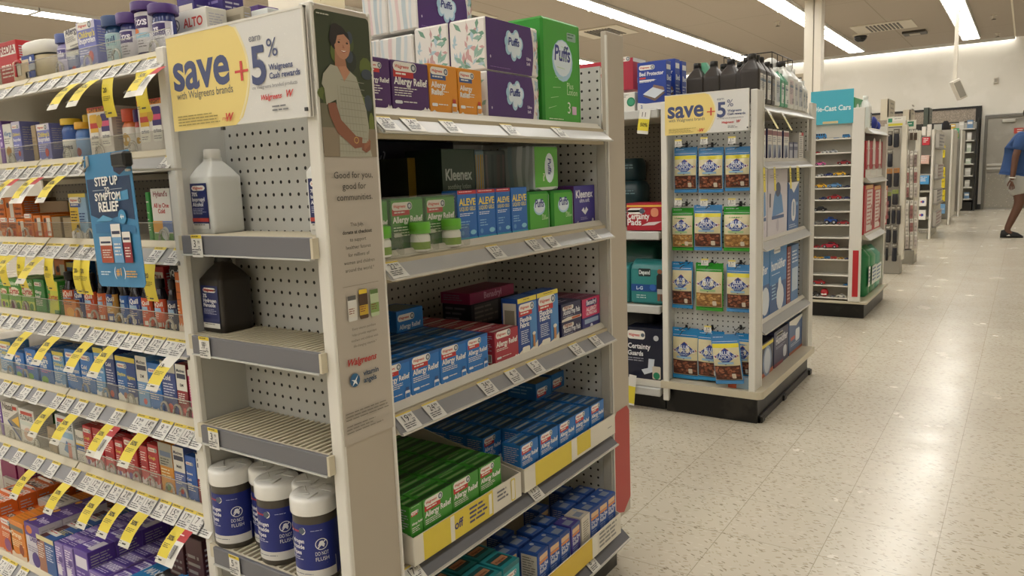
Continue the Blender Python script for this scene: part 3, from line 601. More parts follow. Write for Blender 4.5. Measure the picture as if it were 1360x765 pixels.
# long card with the photograph, on the end panel
m = M(); m.box(.913-.91, .131, -.0025, 0, .728-.728, .765, '#b7aea1:.3'); t = thing(m, 'vertical_poster', 'tall poster with a photo of a woman on the near end panel', 'poster', (-.9985, .91, .728), W90)
w, h = .128, .765
def card():
    m = M(); A = Art(m, (.003, -.0025, 0), (1, 0, 0), (0, 0, 1), (0, -1, 0), .00012); g = A; A.step = .3
    pw, pb, pt = w, h-.248, h-.004
    g.rr(0, pb, pw, pt, .008, '#353e25'); rr = random.Random(5)
    for k in range(26): g.ell(rr.uniform(.008, pw-.008), rr.uniform(pb+.03, pt-.03), rr.uniform(.006, .016), rr.uniform(.008, .02), rr.choice(['#2b3320', '#46532a', '#5d6a2e', '#3a4550', '#6f7a35', '#262c22']), 10)
    g.rect(0, pb, pw, pb+.05, '#8d7f6b'); g.rect(0, pb+.05, pw*.3, pb+.09, '#6f6a55')
    X = lambda u: u*pw
    Yv = lambda v: pb+v*(pt-pb)
    g.ell(X(.40), Yv(.825), X(.17), .023, '#1d1613'); g.ell(X(.36), Yv(.885), X(.10), .010, '#1d1613')
    g.poly([(X(a), Yv(b)) for a, b in ((.30, .62), (.32, .75), (.48, .75), (.52, .62), (.62, .54), (.40, .52))], '#a8765b')
    g.ell(X(.46), Yv(.785), X(.145), .0245, '#b9866a'); g.poly([(X(a), Yv(b)) for a, b in ((.30, .84), (.33, .88), (.45, .895), (.58, .87), (.60, .82), (.50, .86), (.38, .845), (.34, .79), (.30, .77))], '#1d1613')
    g.ell(X(.40), Yv(.80), X(.022), .0018, '#2a1c18', 8); g.ell(X(.55), Yv(.80), X(.022), .0018, '#2a1c18', 8); g.poly([(X(.37), Yv(.815)), (X(.43), Yv(.819)), (X(.43), Yv(.816))], '#2a1c18'); g.poly([(X(.52), Yv(.818)), (X(.58), Yv(.815)), (X(.58), Yv(.812))], '#2a1c18')
    g.poly([(X(.47), Yv(.79)), (X(.50), Yv(.762)), (X(.46), Yv(.762))], '#9c6a52'); g.poly([(X(.40), Yv(.745)), (X(.48), Yv(.73)), (X(.55), Yv(.747)), (X(.48), Yv(.741))], '#8c2f2c'); g.poly([(X(.42), Yv(.744)), (X(.48), Yv(.736)), (X(.53), Yv(.745))], '#eee4dc')
    ds = '#a9a795'
    g.poly([(X(a), Yv(b)) for a, b in ((.04, .50), (.08, .57), (.22, .64), (.34, .63), (.45, .54), (.56, .61), (.68, .57), (.76, .46), (.84, .34), (.87, .22), (.84, .12), (.90, 0), (.28, 0), (.30, .2), (.28, .40), (.10, .36), (.08, .47))], ds)
    g.poly([(X(a), Yv(b)) for a, b in ((.36, .63), (.45, .53), (.57, .60), (.50, .64))], '#b9866a')
    for k in range(11): g.poly([(X(.28+.01*k), Yv(.04+.05*k)), (X(.82), Yv(.03+.05*k)), (X(.82), Yv(.034+.05*k)), (X(.28+.01*k), Yv(.044+.05*k))], '#8f8e7d')
    for k in range(8): g.poly([(X(.34+.06*k), Yv(.02)), (X(.345+.06*k), Yv(.02)), (X(.315+.055*k), Yv(.5)), (X(.31+.055*k), Yv(.5))], '#8f8e7d')
    g.poly([(X(a), Yv(b)) for a, b in ((.12, .37), (.26, .38), (.34, .26), (.60, .15), (.72, .14), (.70, .07), (.56, .06), (.26, .17), (.14, .29))], '#8a563f')
    g.poly([(X(a), Yv(b)) for a, b in ((.80, .10), (.88, .12), (.86, .05), (.78, .03), (.70, .05), (.70, .10))], '#8a563f')
    for k in range(4): g.ell(X(.76+.03*k), Yv(.07+.012*k), X(.018), .006, '#9c654b', 8)
    g.ring(X(.60), Yv(.12), .006, .0015, '#cda85f', 12); g.bars(.003, pt-.006, .04, 1, .003, '#c8c8b8', .6)
    fx, dk = pw/2, '#34302c'
    for t_, y, hh in (('Good for you,', .45, .0115), ('good for', .4305, .0115), ('communities.', .411, .0115)): A.txt(t_, fx, y+.03, hh, dk, 'c', fit=pw*.86)
    for i, (t_, b) in enumerate((('This July,', 0), ('donate at checkout', 1), ('to support', 0), ('healthier futures', 0), ('for millions of', 0), ('women and children', 0), ('around the world.*', 0))): A.txt(t_, fx, .395-i*.0135, .0065, '#4c4740', 'c', bold=bool(b), fit=pw*.80)
    A.rect(pw*.15, .288, pw*.85, .289, '#8d8578')
    for px, c1, c2, hh in ((.30, '#5e5c58', '#d8d6d0', .042), (.52, '#e2c22e', '#5c3a14', .05), (.74, '#58753c', '#b9c8a0', .046)):
        A.rr(pw*px-.011, .225, pw*px+.011, .225+hh, .003, c2 if px != .52 else '#4a3018'); A.rect(pw*px-.010, .225+hh-.004, pw*px+.010, .225+hh+.004, c1); A.rect(pw*px-.011, .232, pw*px+.011, .25, '#d9d4c8' if px < .5 else ('#c9a52c' if px < .6 else '#7d9a52')); A.bars(pw*px-.009, .248, pw*px+.009, 3, .004, '#7a3a2a')
    for i, t_ in enumerate(('Every vitamin purchase', 'helps provide expectant', 'mothers and children with', 'life-changing vitamins.*')): A.txt(t_, fx, .208-i*.0105, .0045, '#5c564e', 'c', fit=pw*.72)
    A.txt('Walgreens', pw*.14, .145, .012, '#b52f2e', bold=True, it=.35, fit=pw*.72); A.ell(pw*.25, .117, .0125, .0125, '#1c5a86'); A.poly([(pw*.25-.009, .119), (pw*.25, .117), (pw*.25+.009, .126), (pw*.25+.003, .116), (pw*.25+.006, .107), (pw*.25, .112), (pw*.25-.007, .107), (pw*.25-.003, .115)], '#e8ecef')
    A.txt('vitamin', pw*.42, .120, .0095, '#23405c', bold=True, fit=pw*.45); A.txt('angels', pw*.42, .107, .0095, '#23405c', bold=True, fit=pw*.40)
    A.bars(.004, .06, pw-.01, 3, .006, '#7b746a', .3, .1); A.bars(.004, .036, pw-.03, 3, .006, '#7b746a', .3)
    return m
part(card(), 'printed_face', t)
# ---------------------------------------------------------------- hanging blue sign in front of the left run
p0, p1, p2, p3 = at(115, 197, 'Y', .80), at(180, 202, 'Y', .80), at(130, 381, 'Y', .80), at(198, 375, 'Y', .80)
sw, sh = .170, .262; sx = (p0.x+p2.x)/2-.002; sz = p2.z+.002
m = M(); A = Art(m, (0, 0, 0), (1, 0, 0), (0, 0, 1), (0, -1, 0), .0003)
m.prism([(.008, 0), (sw-.008, 0), (sw, .008), (sw, sh-.006), (sw-.004, sh), (.004, sh), (0, sh-.006), (0, .008)], 'y', 0, .0012, '#3f83b0')
t = thing(None, 'hanging_sign', 'blue STEP UP TO SYMPTOM RELIEF sign hanging in front of the left shelves', 'sign', (sx, .80, sz), (0, -.03, 0)); part(m, 'board', t)
m = M(); A = Art(m, (0, 0, 0), (1, 0, 0), (0, 0, 1), (0, -1, 0), .00025)
A.rect(.004, .55*sh, sw-.008, .82*sh, '#1c3a5e'); A.poly([(.004, .55*sh), (sw*.3, .50*sh), (sw*.62, .53*sh), (sw-.008, .50*sh), (sw-.008, .56*sh), (.004, .56*sh)], '#1c3a5e')
A.poly([(sw*.62, sh-.002), (sw-.01, sh-.002), (sw-.01, sh*.88), (sw*.75, sh*.83), (sw*.64, sh*.86)], '#2a2c46'); A.poly([(sw*.6, .70*sh), (sw*.88, .72*sh), (sw*.88, .65*sh), (sw*.6, .64*sh)], '#4f94bf')
A.poly([(sw*.1, .48*sh), (sw*.45, .50*sh), (sw*.95, .45*sh), (sw*.95, .40*sh), (sw*.1, .41*sh)], '#2f6f9d'); A.poly([(sw*.13, .50*sh), (sw*.3, .545*sh), (sw*.5, .515*sh), (sw*.45, .50*sh)], '#5ba0c8')
A.txt('STEP UP', sw*.46, .765*sh, .0165, '#f0efe9', 'c', bold=True, fit=sw*.64); A.txt('TO', sw*.46, .715*sh, .009, '#f0efe9', 'c', bold=True); A.rect(sw*.15, .73*sh, sw*.40, .733*sh, '#c8d4dc'); A.rect(sw*.54, .73*sh, sw*.78, .733*sh, '#c8d4dc')
A.txt('SYMPTOM', sw*.46, .655*sh, .0145, '#f0efe9', 'c', bold=True, fit=sw*.66); A.txt('RELIEF', sw*.46, .572*sh, .0185, '#f0efe9', 'c', bold=True, fit=sw*.66)
A.step = .3; A.ell(sw*.72, .525*sh, .014, .014, '#3f8fbe'); A.txt('4+', sw*.72, .51*sh, .009, '#f0efe9', 'c', bold=True)
for cx_, w_, h_, c1 in ((.30, .044, .052, '#a8482c'), (.55, .034, .076, '#6b9fca'), (.76, .028, .06, '#8a1f2c')):
    x = sw*cx_; A.rect(x-w_/2, .185*sh, x+w_/2, .185*sh+h_, c1); A.rect(x-w_/2, .185*sh+h_*.66, x+w_/2, .185*sh+h_, '#e4e1da'); A.rect(x-w_*.42, .185*sh+h_*.74, x+w_*.42, .185*sh+h_*.82, '#2b3350'); A.bars(x-w_*.35, .185*sh+h_*.5, x+w_*.4, 4, h_*.09, '#e4ddd4', .4)
A.bars(sw*.12, .12*sh, sw*.36, 2, .005, '#c9dce8', .5); A.txt('(', sw*.42, .085*sh, .018, '#e4e8ea', bold=False); A.txt('#1', sw*.46, .09*sh, .014, '#e0a63c', bold=True); A.txt(')', sw*.62, .085*sh, .018, '#e4e8ea'); A.bars(sw*.67, .125*sh, sw*.9, 3, .005, '#d8a548', .5, .1)
part(m, 'printed_face', t)
m = M(); m.box(sw-.035, sw+.012, -.02, .0, sh-.032, sh-.004, '#141414', .004); part(m, 'clip', t, 'black clip'); m = M(); m.box(sw-.012, sw-.002, -.006, .115, sh-.040, sh-.036, '#c9c6bd:.3:.6'); part(m, 'metal_arm', t, 'metal arm reaching back to the rail'); m = M(); m.tube([(.01, -.004, sh-.008), (.0, -.006, sh-.022), (.012, -.006, sh-.03), (.022, -.004, sh-.02), (.02, -.002, sh-.002)], .003, '#b9b5aa:.2', 6); part(m, 'hook', t, 'small clear plastic hook')
# ================================================================ boxed and bottled goods
def ops(A, w, h, P):
    """print program in fractions of the face: r rect, e ellipse, t text, b fine print, g store logo pill, q polygon, k bar code"""
    for o in P:
        k = o[0]
        if k == 'r': A.rect(o[1]*w, o[2]*h, o[3]*w, o[4]*h, o[5])
        elif k == 'e': A.ell(o[1]*w, o[2]*h, o[3]*w, o[4]*w, o[5], 14)
        elif k == 'R': A.rr(o[1]*w, o[2]*h, o[3]*w, o[4]*h, o[6]*w if len(o) > 6 else .05*w, o[5], 3)
        elif k == 't': A.txt(o[1], o[2]*w, o[3]*h, o[4]*w, o[5], o[6] if len(o) > 6 else 'l', True, 0, (o[7] if len(o) > 7 else .9)*w)
        elif k == 'i': A.txt(o[1], o[2]*w, o[3]*h, o[4]*w, o[5], 'l', True, .3, (o[6] if len(o) > 6 else .9)*w)
        elif k == 'b': A.bars(o[1]*w, o[2]*h, o[3]*w, o[4], o[5]*h, o[6])
        elif k == 'k': A.rect(o[1]*w, o[2]*h, o[3]*w, o[4]*h, '#d6d3c8'); A.code(o[1]*w+.002, o[2]*h+.002, o[3]*w-.003, o[4]*h-.002)
        elif k == 'q': A.poly([(a*w, b*h) for a, b in o[1]], o[2])
        elif k == 'w': A.poly([(0, 0)]+[(w*i/8, h*(o[1]+o[2]*math.sin(i*1.7)+.02*(i % 2))) for i in range(9)]+[(w, 0)], o[3])
        elif k == 'g':
            x, y, lw, bc = o[1]*w, o[2]*h, o[3]*w, o[4]; lh = lw*.27
            if bc: A.rect(x, y-lh*.62, x+lw*.86, y+lh*.2, bc); A.bars(x+lw*.1, y-lh*.15, x+lw*.7, 1, lh*.3, '#e8e4dc', .6)
            A.rr(x, y, x+lw, y+lh, lh*.45, '#e9e6de', 3); A.txt('Walgreens', x+lh*.3, y+lh*.34, lh*.36, '#c23a30', 'l', True, .35, lw*.66); A.ell(x+lw-lh*.5, y+lh*.5, lh*.42, lh*.42, '#55606e', 12); A.ell(x+lw-lh*.5, y+lh*.5, lh*.24, lh*.24, '#c4c9cc', 10)
def carton(w, h, d, c, front=(), side=(), top=(), left=None, e=.00012, b=.0012, tc=None):
    if h < .01 or w < .006: print('BADBOX', w, h, c); h = max(h, .02); w = max(w, .01)
    m = M(); m.box(-w/2, w/2, 0, d, 0, h, c, b)
    ops(Art(m, (-w/2, 0, 0), (1, 0, 0), (0, 0, 1), (0, -1, 0), e), w, h, front)
    ops(Art(m, (w/2, 0, 0), (0, 1, 0), (0, 0, 1), (1, 0, 0), e), d, h, side)
    ops(Art(m, (-w/2, d, 0), (0, -1, 0), (0, 0, 1), (-1, 0, 0), e), d, h, side if left is None else left)
    A = Art(m, (-w/2, 0, h), (1, 0, 0), (0, 1, 0), (0, 0, 1), e); ops(A, w, d, top); A.rect(w*.02, d*.02, w*.98, d*.02+.0009, '#2a2a2a' if not top else '#6a6a66')
    return m
def bottle(w, h, d, body, cap, lab, capr=.6, caph=.18, label_ops=(), tex='bottle', sh=.12, e=2.6, labz=(.12, .72), name=None):
    """rounded bottle; returns (body mesh with its label, cap mesh)"""
    b = M(); hb = h*(1-caph); rx, ry = w/2, d/2
    b.sup([(rx*.9, ry*.9, 0), (rx, ry, h*.02), (rx, ry, hb*(1-sh)-h*.05), (rx*.93, ry*.93, hb*(1-sh)), (rx*capr*.95, ry*capr*.95+.001, hb*.985), (rx*capr*.9, ry*capr*.9, hb)], body, 0, ry, 20, e)
    z0, z1 = labz[0]*h, labz[1]*h
    n = 16; b.loft([[(rx*1.012*math.copysign(abs(math.cos(a))**(2/e), math.cos(a)), ry+ry*1.012*math.copysign(abs(math.sin(a))**(2/e), math.sin(a)), z) for a in [PI+PI*k/n for k in range(n+1)]+[0]] for z in (z0, z1)], lab, True, False)
    def fn(x, y, off):
        u = max(-.97, min(.97, (x-rx)/rx)); yy = ry-ry*1.03*(1-abs(u)**e)**(1/e)-off; return Vector((u*rx, yy, z0+y))
    A = Art(b, (0, 0, 0), (1, 0, 0), (0, 0, 1), (0, -1, 0), .00015, fn); ops(A, w, z1-z0, label_ops)
    c = M(); r = rx*capr*1.12; c.lathe([(r, hb*.985), (r, h-.002), (r*.93, h)], cap, 0, ry, 18)
    n = 18; v = []
    return b, c
G_ = 'boxes on the left run'
# style presets: base colour, front, side, top, description
def wagbox(base, t1, t2, band='#c0322f', tc='#eceae2', foot=WH, low='#e8e6df', acc=None, pil=.70):
    P = [('g', .06, .80, pil, band), ('t', t1, .07, .60, .15, tc, 'l', .86), ('t', t2, .07, .47, .15, tc, 'l', .86), ('b', .07, .42, .8, 4, .045, low)]
    if acc: P += [('e', .68, .2, .14, .14, acc)]
    P += [('w', .06, .02, foot)]
    return P
def mx(base_low, txt='DM', band='#2b3350'):
    return [('r', 0, .52, 1, 1, '#e4e2db'), ('r', .08, .74, .92, .83, band), ('t', 'Mucinex', .5, .86, .17, '#2b3350', 'c', .8), ('t', txt, .5, .60, .16, '#30303a', 'c', .7), ('r', 0, 0, 1, .5, base_low), ('b', .1, .47, .85, 5, .04, '#eceae4'), ('e', .6, .16, .16, .16, '#c94a4a')]
ST = {
 'redcase': ('#b3242b', [('r', .1, .7, .95, .9, '#ddd8cf'), ('t', 'REDIA', .12, .74, .2, '#8a1c22'), ('b', .1, .5, .9, 4, .08, '#e6dccf')], 'red carton with a white label strip'),
 'white': ('#dcdad2', [('b', .1, .9, .8, 2, .05, '#6a5f9a'), ('t', 'Allergy', .1, .7, .2, '#4b4b58'), ('b', .1, .6, .8, 5, .06, '#6a6a72'), ('k', .3, .05, .9, .2)], 'plain white carton'),
 'kidblue': ('#7d82c4', [('r', .0, .84, 1, 1, '#c9c6dd'), ('g', .05, .84, .8, None), ('t', "Children's", .08, .68, .17, '#e3d36a'), ('t', 'Ibuprofen', .08, .56, .17, '#eeedf2'), ('b', .08, .48, .8, 4, .05, '#dfe0f2'), ('e', .68, .28, .14, .16, '#c6504a'), ('w', .12, .02, '#dcdae0')], "lavender blue children's liquid carton"),
 'dogwhite': ('#dedcd6', [('t', 'Allergy', .1, .72, .25, '#3b6fa5'), ('b', .1, .66, .9, 3, .05, '#777777'), ('e', .5, .35, .3, .3, '#b98b4a'), ('r', 0, 0, 1, .1, '#2e3f86')], 'narrow white carton with a yellow picture'),
 'daynight': ('#dcd6d2', [('r', 0, .9, 1, 1, '#d98c2e'), ('r', 0, .96, 1, 1, '#c43c2c'), ('t', 'DAY & NIGHT', .5, .915, .09, '#4a2a12', 'c'), ('R', .08, .5, .42, .86, '#e0b23a'), ('R', .56, .5, .9, .86, '#3c3270'), ('r', .08, .6, .42, .7, '#c8403a'), ('r', .56, .62, .9, .72, '#d0527a'), ('e', .5, .72, .12, .15, '#c9a437'), ('R', .06, .24, .44, .52, '#ebe9e2'), ('R', .54, .24, .92, .52, '#ebe9e2'), ('t', 'zarbees', .1, .4, .08, '#5a5a6a', 'l', .3), ('t', 'zarbees', .58, .4, .08, '#5a5a6a', 'l', .3), ('b', .1, .34, .4, 2, .04, '#8a8a92'), ('b', .58, .34, .9, 2, .04, '#8a8a92')], 'white twin pack carton, orange top band'),
 'orange': ('#d9711f', [('g', .04, .84, .9, None), ('t', "Children's", .08, .68, .14, '#5a2410'), ('t', 'Ibuprofen', .08, .56, .14, '#5a2410'), ('b', .08, .48, .6, 3, .05, '#f0d9b8'), ('e', .65, .3, .17, .2, '#b8431e'), ('w', .16, .03, '#e6d3c4')], 'orange children’s medicine carton'.replace('’', "'")),
 'ornarrow': ('#dd7a22', [('r', .5, .2, .95, .9, '#e4dfd6'), ('e', .3, .8, .16, .16, '#4a2018'), ('t', 'Motrin', .9, .3, .2, '#b8431e', 'r', .6), ('r', .1, .1, .5, .35, '#c9501c')], 'narrow orange and white carton'),
 'kraft': ('#a08c6e', [('b', .1, .7, .9, 3, .1, '#8a785c')], 'brown cardboard divider box'),
 'yelblue': ('#8fb4d8', [('r', 0, .0, .5, .82, '#e2bf3a'), ('r', 0, .92, 1, 1, '#dcc95a'), ('g', .05, .8, .7, '#2f4d94'), ('b', .06, .64, .46, 4, .06, '#4a3a1a'), ('b', .55, .6, .95, 4, .06, '#2b4b8c'), ('w', .2, .02, '#e2dfe0'), ('e', .4, .3, .07, .09, '#3a2a1a')], 'half yellow, half light blue carton'),
 'hyland': ('#e2dfd8', [('t', "Hyland's", .5, .86, .15, '#8a2a3a', 'c', .8), ('t', 'All in One', .5, .66, .13, '#c03a3a', 'c'), ('t', 'Cold', .5, .56, .13, '#c03a3a', 'c'), ('r', 0, .22, .5, .42, '#e0a23c'), ('r', .5, .22, 1, .42, '#5d7cc0'), ('r', 0, 0, 1, .2, '#5f9a4a'), ('e', .6, .2, .2, .2, '#dfe6ea')], 'white carton with red lettering over orange, blue and green'),
 'zyr': ('#69a83a', [('r', 0, .72, 1, 1, '#3c8a2c'), ('t', "Children's", .5, .82, .14, '#e6efd8', 'c'), ('e', .5, .62, .42, .18, '#e3ddc4'), ('t', 'Zyrtec', .5, .56, .22, '#b8322c', 'c', .8), ('r', 0, .1, 1, .35, '#b9cf4a'), ('e', .35, .2, .2, .18, '#6c2c5c'), ('e', .75, .2, .15, .14, '#3b7a2c')], 'bright green carton, red lettering'),
 'waggreen': ('#2f8a3c', wagbox('', 'Allergy', 'Relief', None), 'dark green store brand allergy carton'),
 'greenyel': ('#3f9a3a', [('q', [(0, 0), (.4, 1), (1, 1), (.9, 0)], '#c9cf4a'), ('t', 'Zyrtec', .5, .5, .22, '#c03a30', 'c'), ('r', .5, 0, 1, .2, '#2c7a2e')], 'green and yellow carton leaning over'),
 'blue': ('#2a6cb8', [('t', 'Genexa', .12, .80, .14, '#e6b25a', 'l', .5), ('t', 'Care', .12, .66, .2, '#eef0ee'), ('t', 'Plus', .12, .52, .2, '#eef0ee'), ('b', .12, .45, .85, 2, .05, '#d06a9a'), ('e', .35, .16, .25, .14, '#6fa84a'), ('w', .07, .02, '#dfe2dc')], 'bright blue green-footed carton'),
 'blue2': ('#2f74c2', wagbox('', 'Cold', 'Multi-Symptom', None, acc=None), 'plain blue store brand carton'),
 'ltblue': ('#5f97cc', [('r', 0, .9, 1, 1, '#d7c850'), ('g', .08, .76, .8, None), ('t', "Children's", .08, .62, .15, '#e6d96a'), ('t', 'Ibuprofen', .08, .52, .15, '#eceff0'), ('b', .08, .44, .8, 5, .05, '#dfe8f0'), ('w', .14, .02, '#dcdfe4')], 'light blue, yellow-topped carton'),
 'navy': ('#2f4484', [('r', 0, .8, 1, 1, '#b9b6a8'), ('t', 'Cold', .1, .66, .2, '#e6e6ea'), ('b', .1, .6, .9, 6, .05, '#c9cfe2'), ('e', .5, .15, .2, .2, '#c0443c')], 'navy carton with a pale top'),
 'duo': ('#2f6fbb', [('r', .52, 0, 1, 1, '#274a92'), ('r', 0, .9, 1, 1, '#e0cf52'), ('g', .06, .76, .5, None), ('t', 'Daytime', .06, .6, .1, '#e8da6a', 'l', .42), ('t', 'Nighttime', .56, .56, .1, '#e8da6a', 'l', .4), ('b', .06, .5, .46, 4, .05, '#e2e9f0'), ('b', .56, .48, .94, 4, .05, '#e2e9f0'), ('w', .2, .03, '#dfdfdc'), ('e', .4, .2, .1, .1, '#8a4a3a')], 'two-tone blue twin pack carton'),
 'mxblue': ('#6f9fd2', mx('#6f9fd2', 'DM'), 'tall white over light blue cold medicine carton'),
 'mxred': ('#8c2330', mx('#8c2330', 'DM'), 'tall white over dark red cold medicine carton'),
 'mxblu2': ('#5b6fae', mx('#5b6fae', 'Multi'), 'white over violet blue cold medicine carton'),
 'mxorange': ('#d9902c', [('r', 0, .55, 1, 1, '#a9a79a'), ('r', .1, .74, .9, .84, '#6c7c9c'), ('b', .1, .7, .85, 3, .05, '#40403c'), ('e', .5, .16, .22, .2, '#4a7a3a'), ('b', .1, .5, .9, 3, .06, '#f2e6c0')], 'grey over orange herbal cough carton'),
 'pink': ('#cf4a86', [('r', 0, .88, 1, 1, '#e0dcd8'), ('b', .1, .8, .8, 7, .05, '#f0d8e2'), ('e', .3, .2, .2, .2, '#e5b23c')], 'bright pink carton'),
 'purple': ('#7c5aa8', [('e', .5, .5, .3, .3, '#c9b6dc'), ('b', .1, .8, .9, 3, .08, '#e6def0')], 'light purple carton'),
 'tri': ('#dedad2', [('q', [(1, .82), (.35, .55), (1, .15)], '#8a8782'), ('q', [(1, .7), (.55, .55), (1, .4)], '#e0b23c'), ('q', [(.35, .55), (1, .15), (1, .05), (.3, .5)], '#3f4f86'), ('t', 'Nasal', .1, .8, .2, '#5a5550'), ('r', .7, .84, .95, .93, '#c0402e'), ('b', .1, .72, .5, 3, .05, '#8a8680'), ('e', .3, .2, .15, .15, '#c9c4ba')], 'white carton with a grey and yellow arrow'),
 'flo': ('#dfdcd4', [('r', .12, .84, .9, .93, '#c2402e'), ('t', 'FLONASE', .5, .70, .16, '#3b4a44', 'c', .85), ('r', 0, .55, 1, .66, '#cfd6cc'), ('e', .5, .32, .3, .22, '#d9b6a2'), ('b', .1, .12, .9, 2, .04, '#8a8a84')], 'white nasal spray carton with a red strip'),
 'flo2': ('#d6dadd', [('r', .12, .84, .8, .93, '#c2402e'), ('t', 'FLONASE', .1, .70, .16, '#3b4a44', 'l', .85), ('r', .05, .5, .95, .64, '#8fb4cf'), ('q', [(.35, .2), (.55, .45), (.8, .25), (.6, .15)], '#4a7ab0'), ('r', .6, .03, .8, .4, '#d98f82')], 'wide white and blue nasal spray pack'),
 'thin': ('#dcd9d0', [('t', 'Rhinocort', .1, .7, .3, '#3a3a44'), ('r', 0, .55, 1, .6, '#e0b93c'), ('r', 0, .4, 1, .55, '#3f62a0'), ('b', .1, .3, .9, 4, .05, '#88858c')], 'slim white carton with a blue and yellow strip'),
 'red': ('#b8282f', [('g', .06, .84, .85, None), ('t', 'Cough', .08, .68, .17, '#e6c95a'), ('b', .08, .6, .85, 6, .055, '#f0dcd6'), ('w', .16, .04, '#d9c9cf'), ('e', .4, .14, .16, .16, '#6c4a8c')], 'red store brand cold carton'),
 'red2': ('#c23038', [('b', .1, .85, .85, 8, .06, '#f2e2dc'), ('R', .1, .5, .9, .62, '#a31f2c'), ('w', .18, .04, '#e0d6da')], 'red carton with white lettering'),
 'bluewag': ('#2459ac', wagbox('', 'Severe', 'Cold', None), 'deep blue store brand carton'),
}
def side_of(c): return [('b', .1, .9, .9, 12, .05, '#c9c6cc'), ('k', .15, .06, .85, .2)]
def dark_side(base): return [('b', .12, .88, .88, 10, .055, '#b9b9c4')]
CNT = {}
def onrow(i, x0, x1, yt, st, d=.055, Y=.945, zb=None, tilt=0, extra='', dep=1, group=G_):
    """a carton on shelf i of the left run; x0..x1 and yt are its photo columns and top"""
    base, P, desc = ST[st]; z = LS[i] if zb is None else zb
    if i == 6 and zb is None: z = LS[6]
    zm = z+.05; a, b = xat(x0, Y, zm), xat(x1, Y, zm); w = max(.012, b-a-.001); h = at((x0+x1)/2, yt, 'Y', Y).z-z
    m = carton(w, h, d, base, P, dark_side(base), [('r', .06, .2, .9, .8, base), ('b', .12, .75, .85, 3, .16, '#d9d6d0')])
    k = (i, st); CNT[k] = CNT.get(k, 0)+1
    lb = f'{desc} on the {SH_L[i]} left shelf{extra}'
    if CNT[k] > 1 or sum(1 for r in ROWS if r[0] == i and r[4] == st) > 1: lb = f'{desc} on the {SH_L[i]} left shelf{extra}, {ORD[CNT[k]]} such from left'
    o = thing(m, 'medicine_carton', lb, 'carton', ((a+b)/2, Y+.0005, z), (0, tilt, 0), group)
    zt = z
    for q in range(1, dep):
        clone(o, ((a+b)/2, Y+.0005+(d+.001)*q, z), (0, tilt, 0), lb+', one behind')
    return o
ROWS = [
 (0, 0, 24, 54, 'redcase'), (0, 104, 128, 27, 'kidblue'), (0, 88, 104, 68, 'navy'),
 (1, 0, 5, 160, 'purple'), (1, 6, 17, 164, 'dogwhite'), (1, 18, 29, 161, 'kidblue'), (1, 43, 49, 166, 'kraft'), (1, 50, 67, 164, 'kidblue'), (1, 119, 150, 141, 'daynight'), (1, 185, 219, 131, 'daynight'),
 (2, 0, 10, 290, 'orange'), (2, 11, 22, 291, 'orange'), (2, 22, 31, 291, 'ornarrow'), (2, 32, 43, 284, 'orange'), (2, 44, 54, 286, 'ornarrow'), (2, 56, 67, 286, 'ornarrow'), (2, 68, 80, 288, 'kraft'), (2, 83, 94, 289, 'kraft'), (2, 94, 117, 257, 'yelblue'), (2, 196, 201, 255, 'waggreen'), (2, 203, 229, 250, 'hyland'), (2, 230, 237, 256, 'blue2'),
 (3, 0, 10, 371, 'zyr'), (3, 11, 27, 371, 'zyr'), (3, 28, 45, 371, 'zyr'), (3, 46, 60, 371, 'waggreen'), (3, 63, 78, 374, 'greenyel'),
 (4, 0, 16, 454, 'ltblue'), (4, 19, 32, 468, 'blue'), (4, 34, 49, 464, 'blue'), (4, 52, 70, 468, 'blue'), (4, 71, 86, 468, 'ltblue'), (4, 88, 107, 465, 'blue2'), (4, 108, 126, 468, 'blue2'), (4, 127, 140, 463, 'ltblue'), (4, 141, 154, 463, 'navy'), (4, 156, 182, 475, 'duo'), (4, 183, 198, 474, 'mxblue'), (4, 198, 215, 483, 'blue2'), (4, 216, 235, 481, 'navy'), (4, 236, 250, 485, 'mxred'), (4, 252, 265, 493, 'pink'),
 (5, 0, 3, 535, 'purple'), (5, 4, 26, 536, 'tri'), (5, 27, 47, 545, 'flo'), (5, 63, 74, 568, 'kraft'), (5, 76, 99, 554, 'flo2'), (5, 101, 112, 572, 'thin'), (5, 112, 124, 567, 'red'), (5, 125, 137, 570, 'red2'), (5, 139, 152, 584, 'red2'), (5, 154, 165, 586, 'red'), (5, 166, 183, 584, 'red'), (5, 187, 197, 593, 'red2'), (5, 198, 212, 592, 'red'), (5, 213, 231, 590, 'mxorange'), (5, 232, 247, 595, 'mxblu2'), (5, 248, 262, 607, 'bluewag'), (5, 263, 279, 606, 'mxred'),
]
for r in ROWS:
    onrow(*r, d=.05 if r[4] != 'daynight' else .09, dep=2 if r[4] in ('red', 'blue', 'zyr', 'mxblue', 'duo', 'orange') else 1)
# upper tier and deeper cartons of the third shelf
onrow(2, -4, 8, 263, 'orange', Y=1.01, extra=', back row'); onrow(2, 9, 20, 262, 'ornarrow', Y=1.01, extra=', back row'); onrow(2, 20, 31, 261, 'orange', Y=1.01, extra=', back row')
onrow(2, 33, 52, 263, 'kraft', Y=1.10, extra=' far back'); onrow(2, 54, 92, 267, 'kraft', Y=1.05, d=.1, extra=', behind slim cartons')
onrow(5, 50, 74, 548, 'waggreen', Y=1.0, d=.07, extra=' behind the cardboard flap')
onrow(3, 76, 90, 345, 'ornarrow', Y=1.03, extra=' standing at the back'); onrow(3, 92, 104, 349, 'duo', Y=1.03, extra=' at the back'); onrow(3, 198, 221, 354, 'redcase', Y=1.03, extra=' behind the syrup bottles'); onrow(3, 236, 243, 362, 'orange', extra=' against the end post')
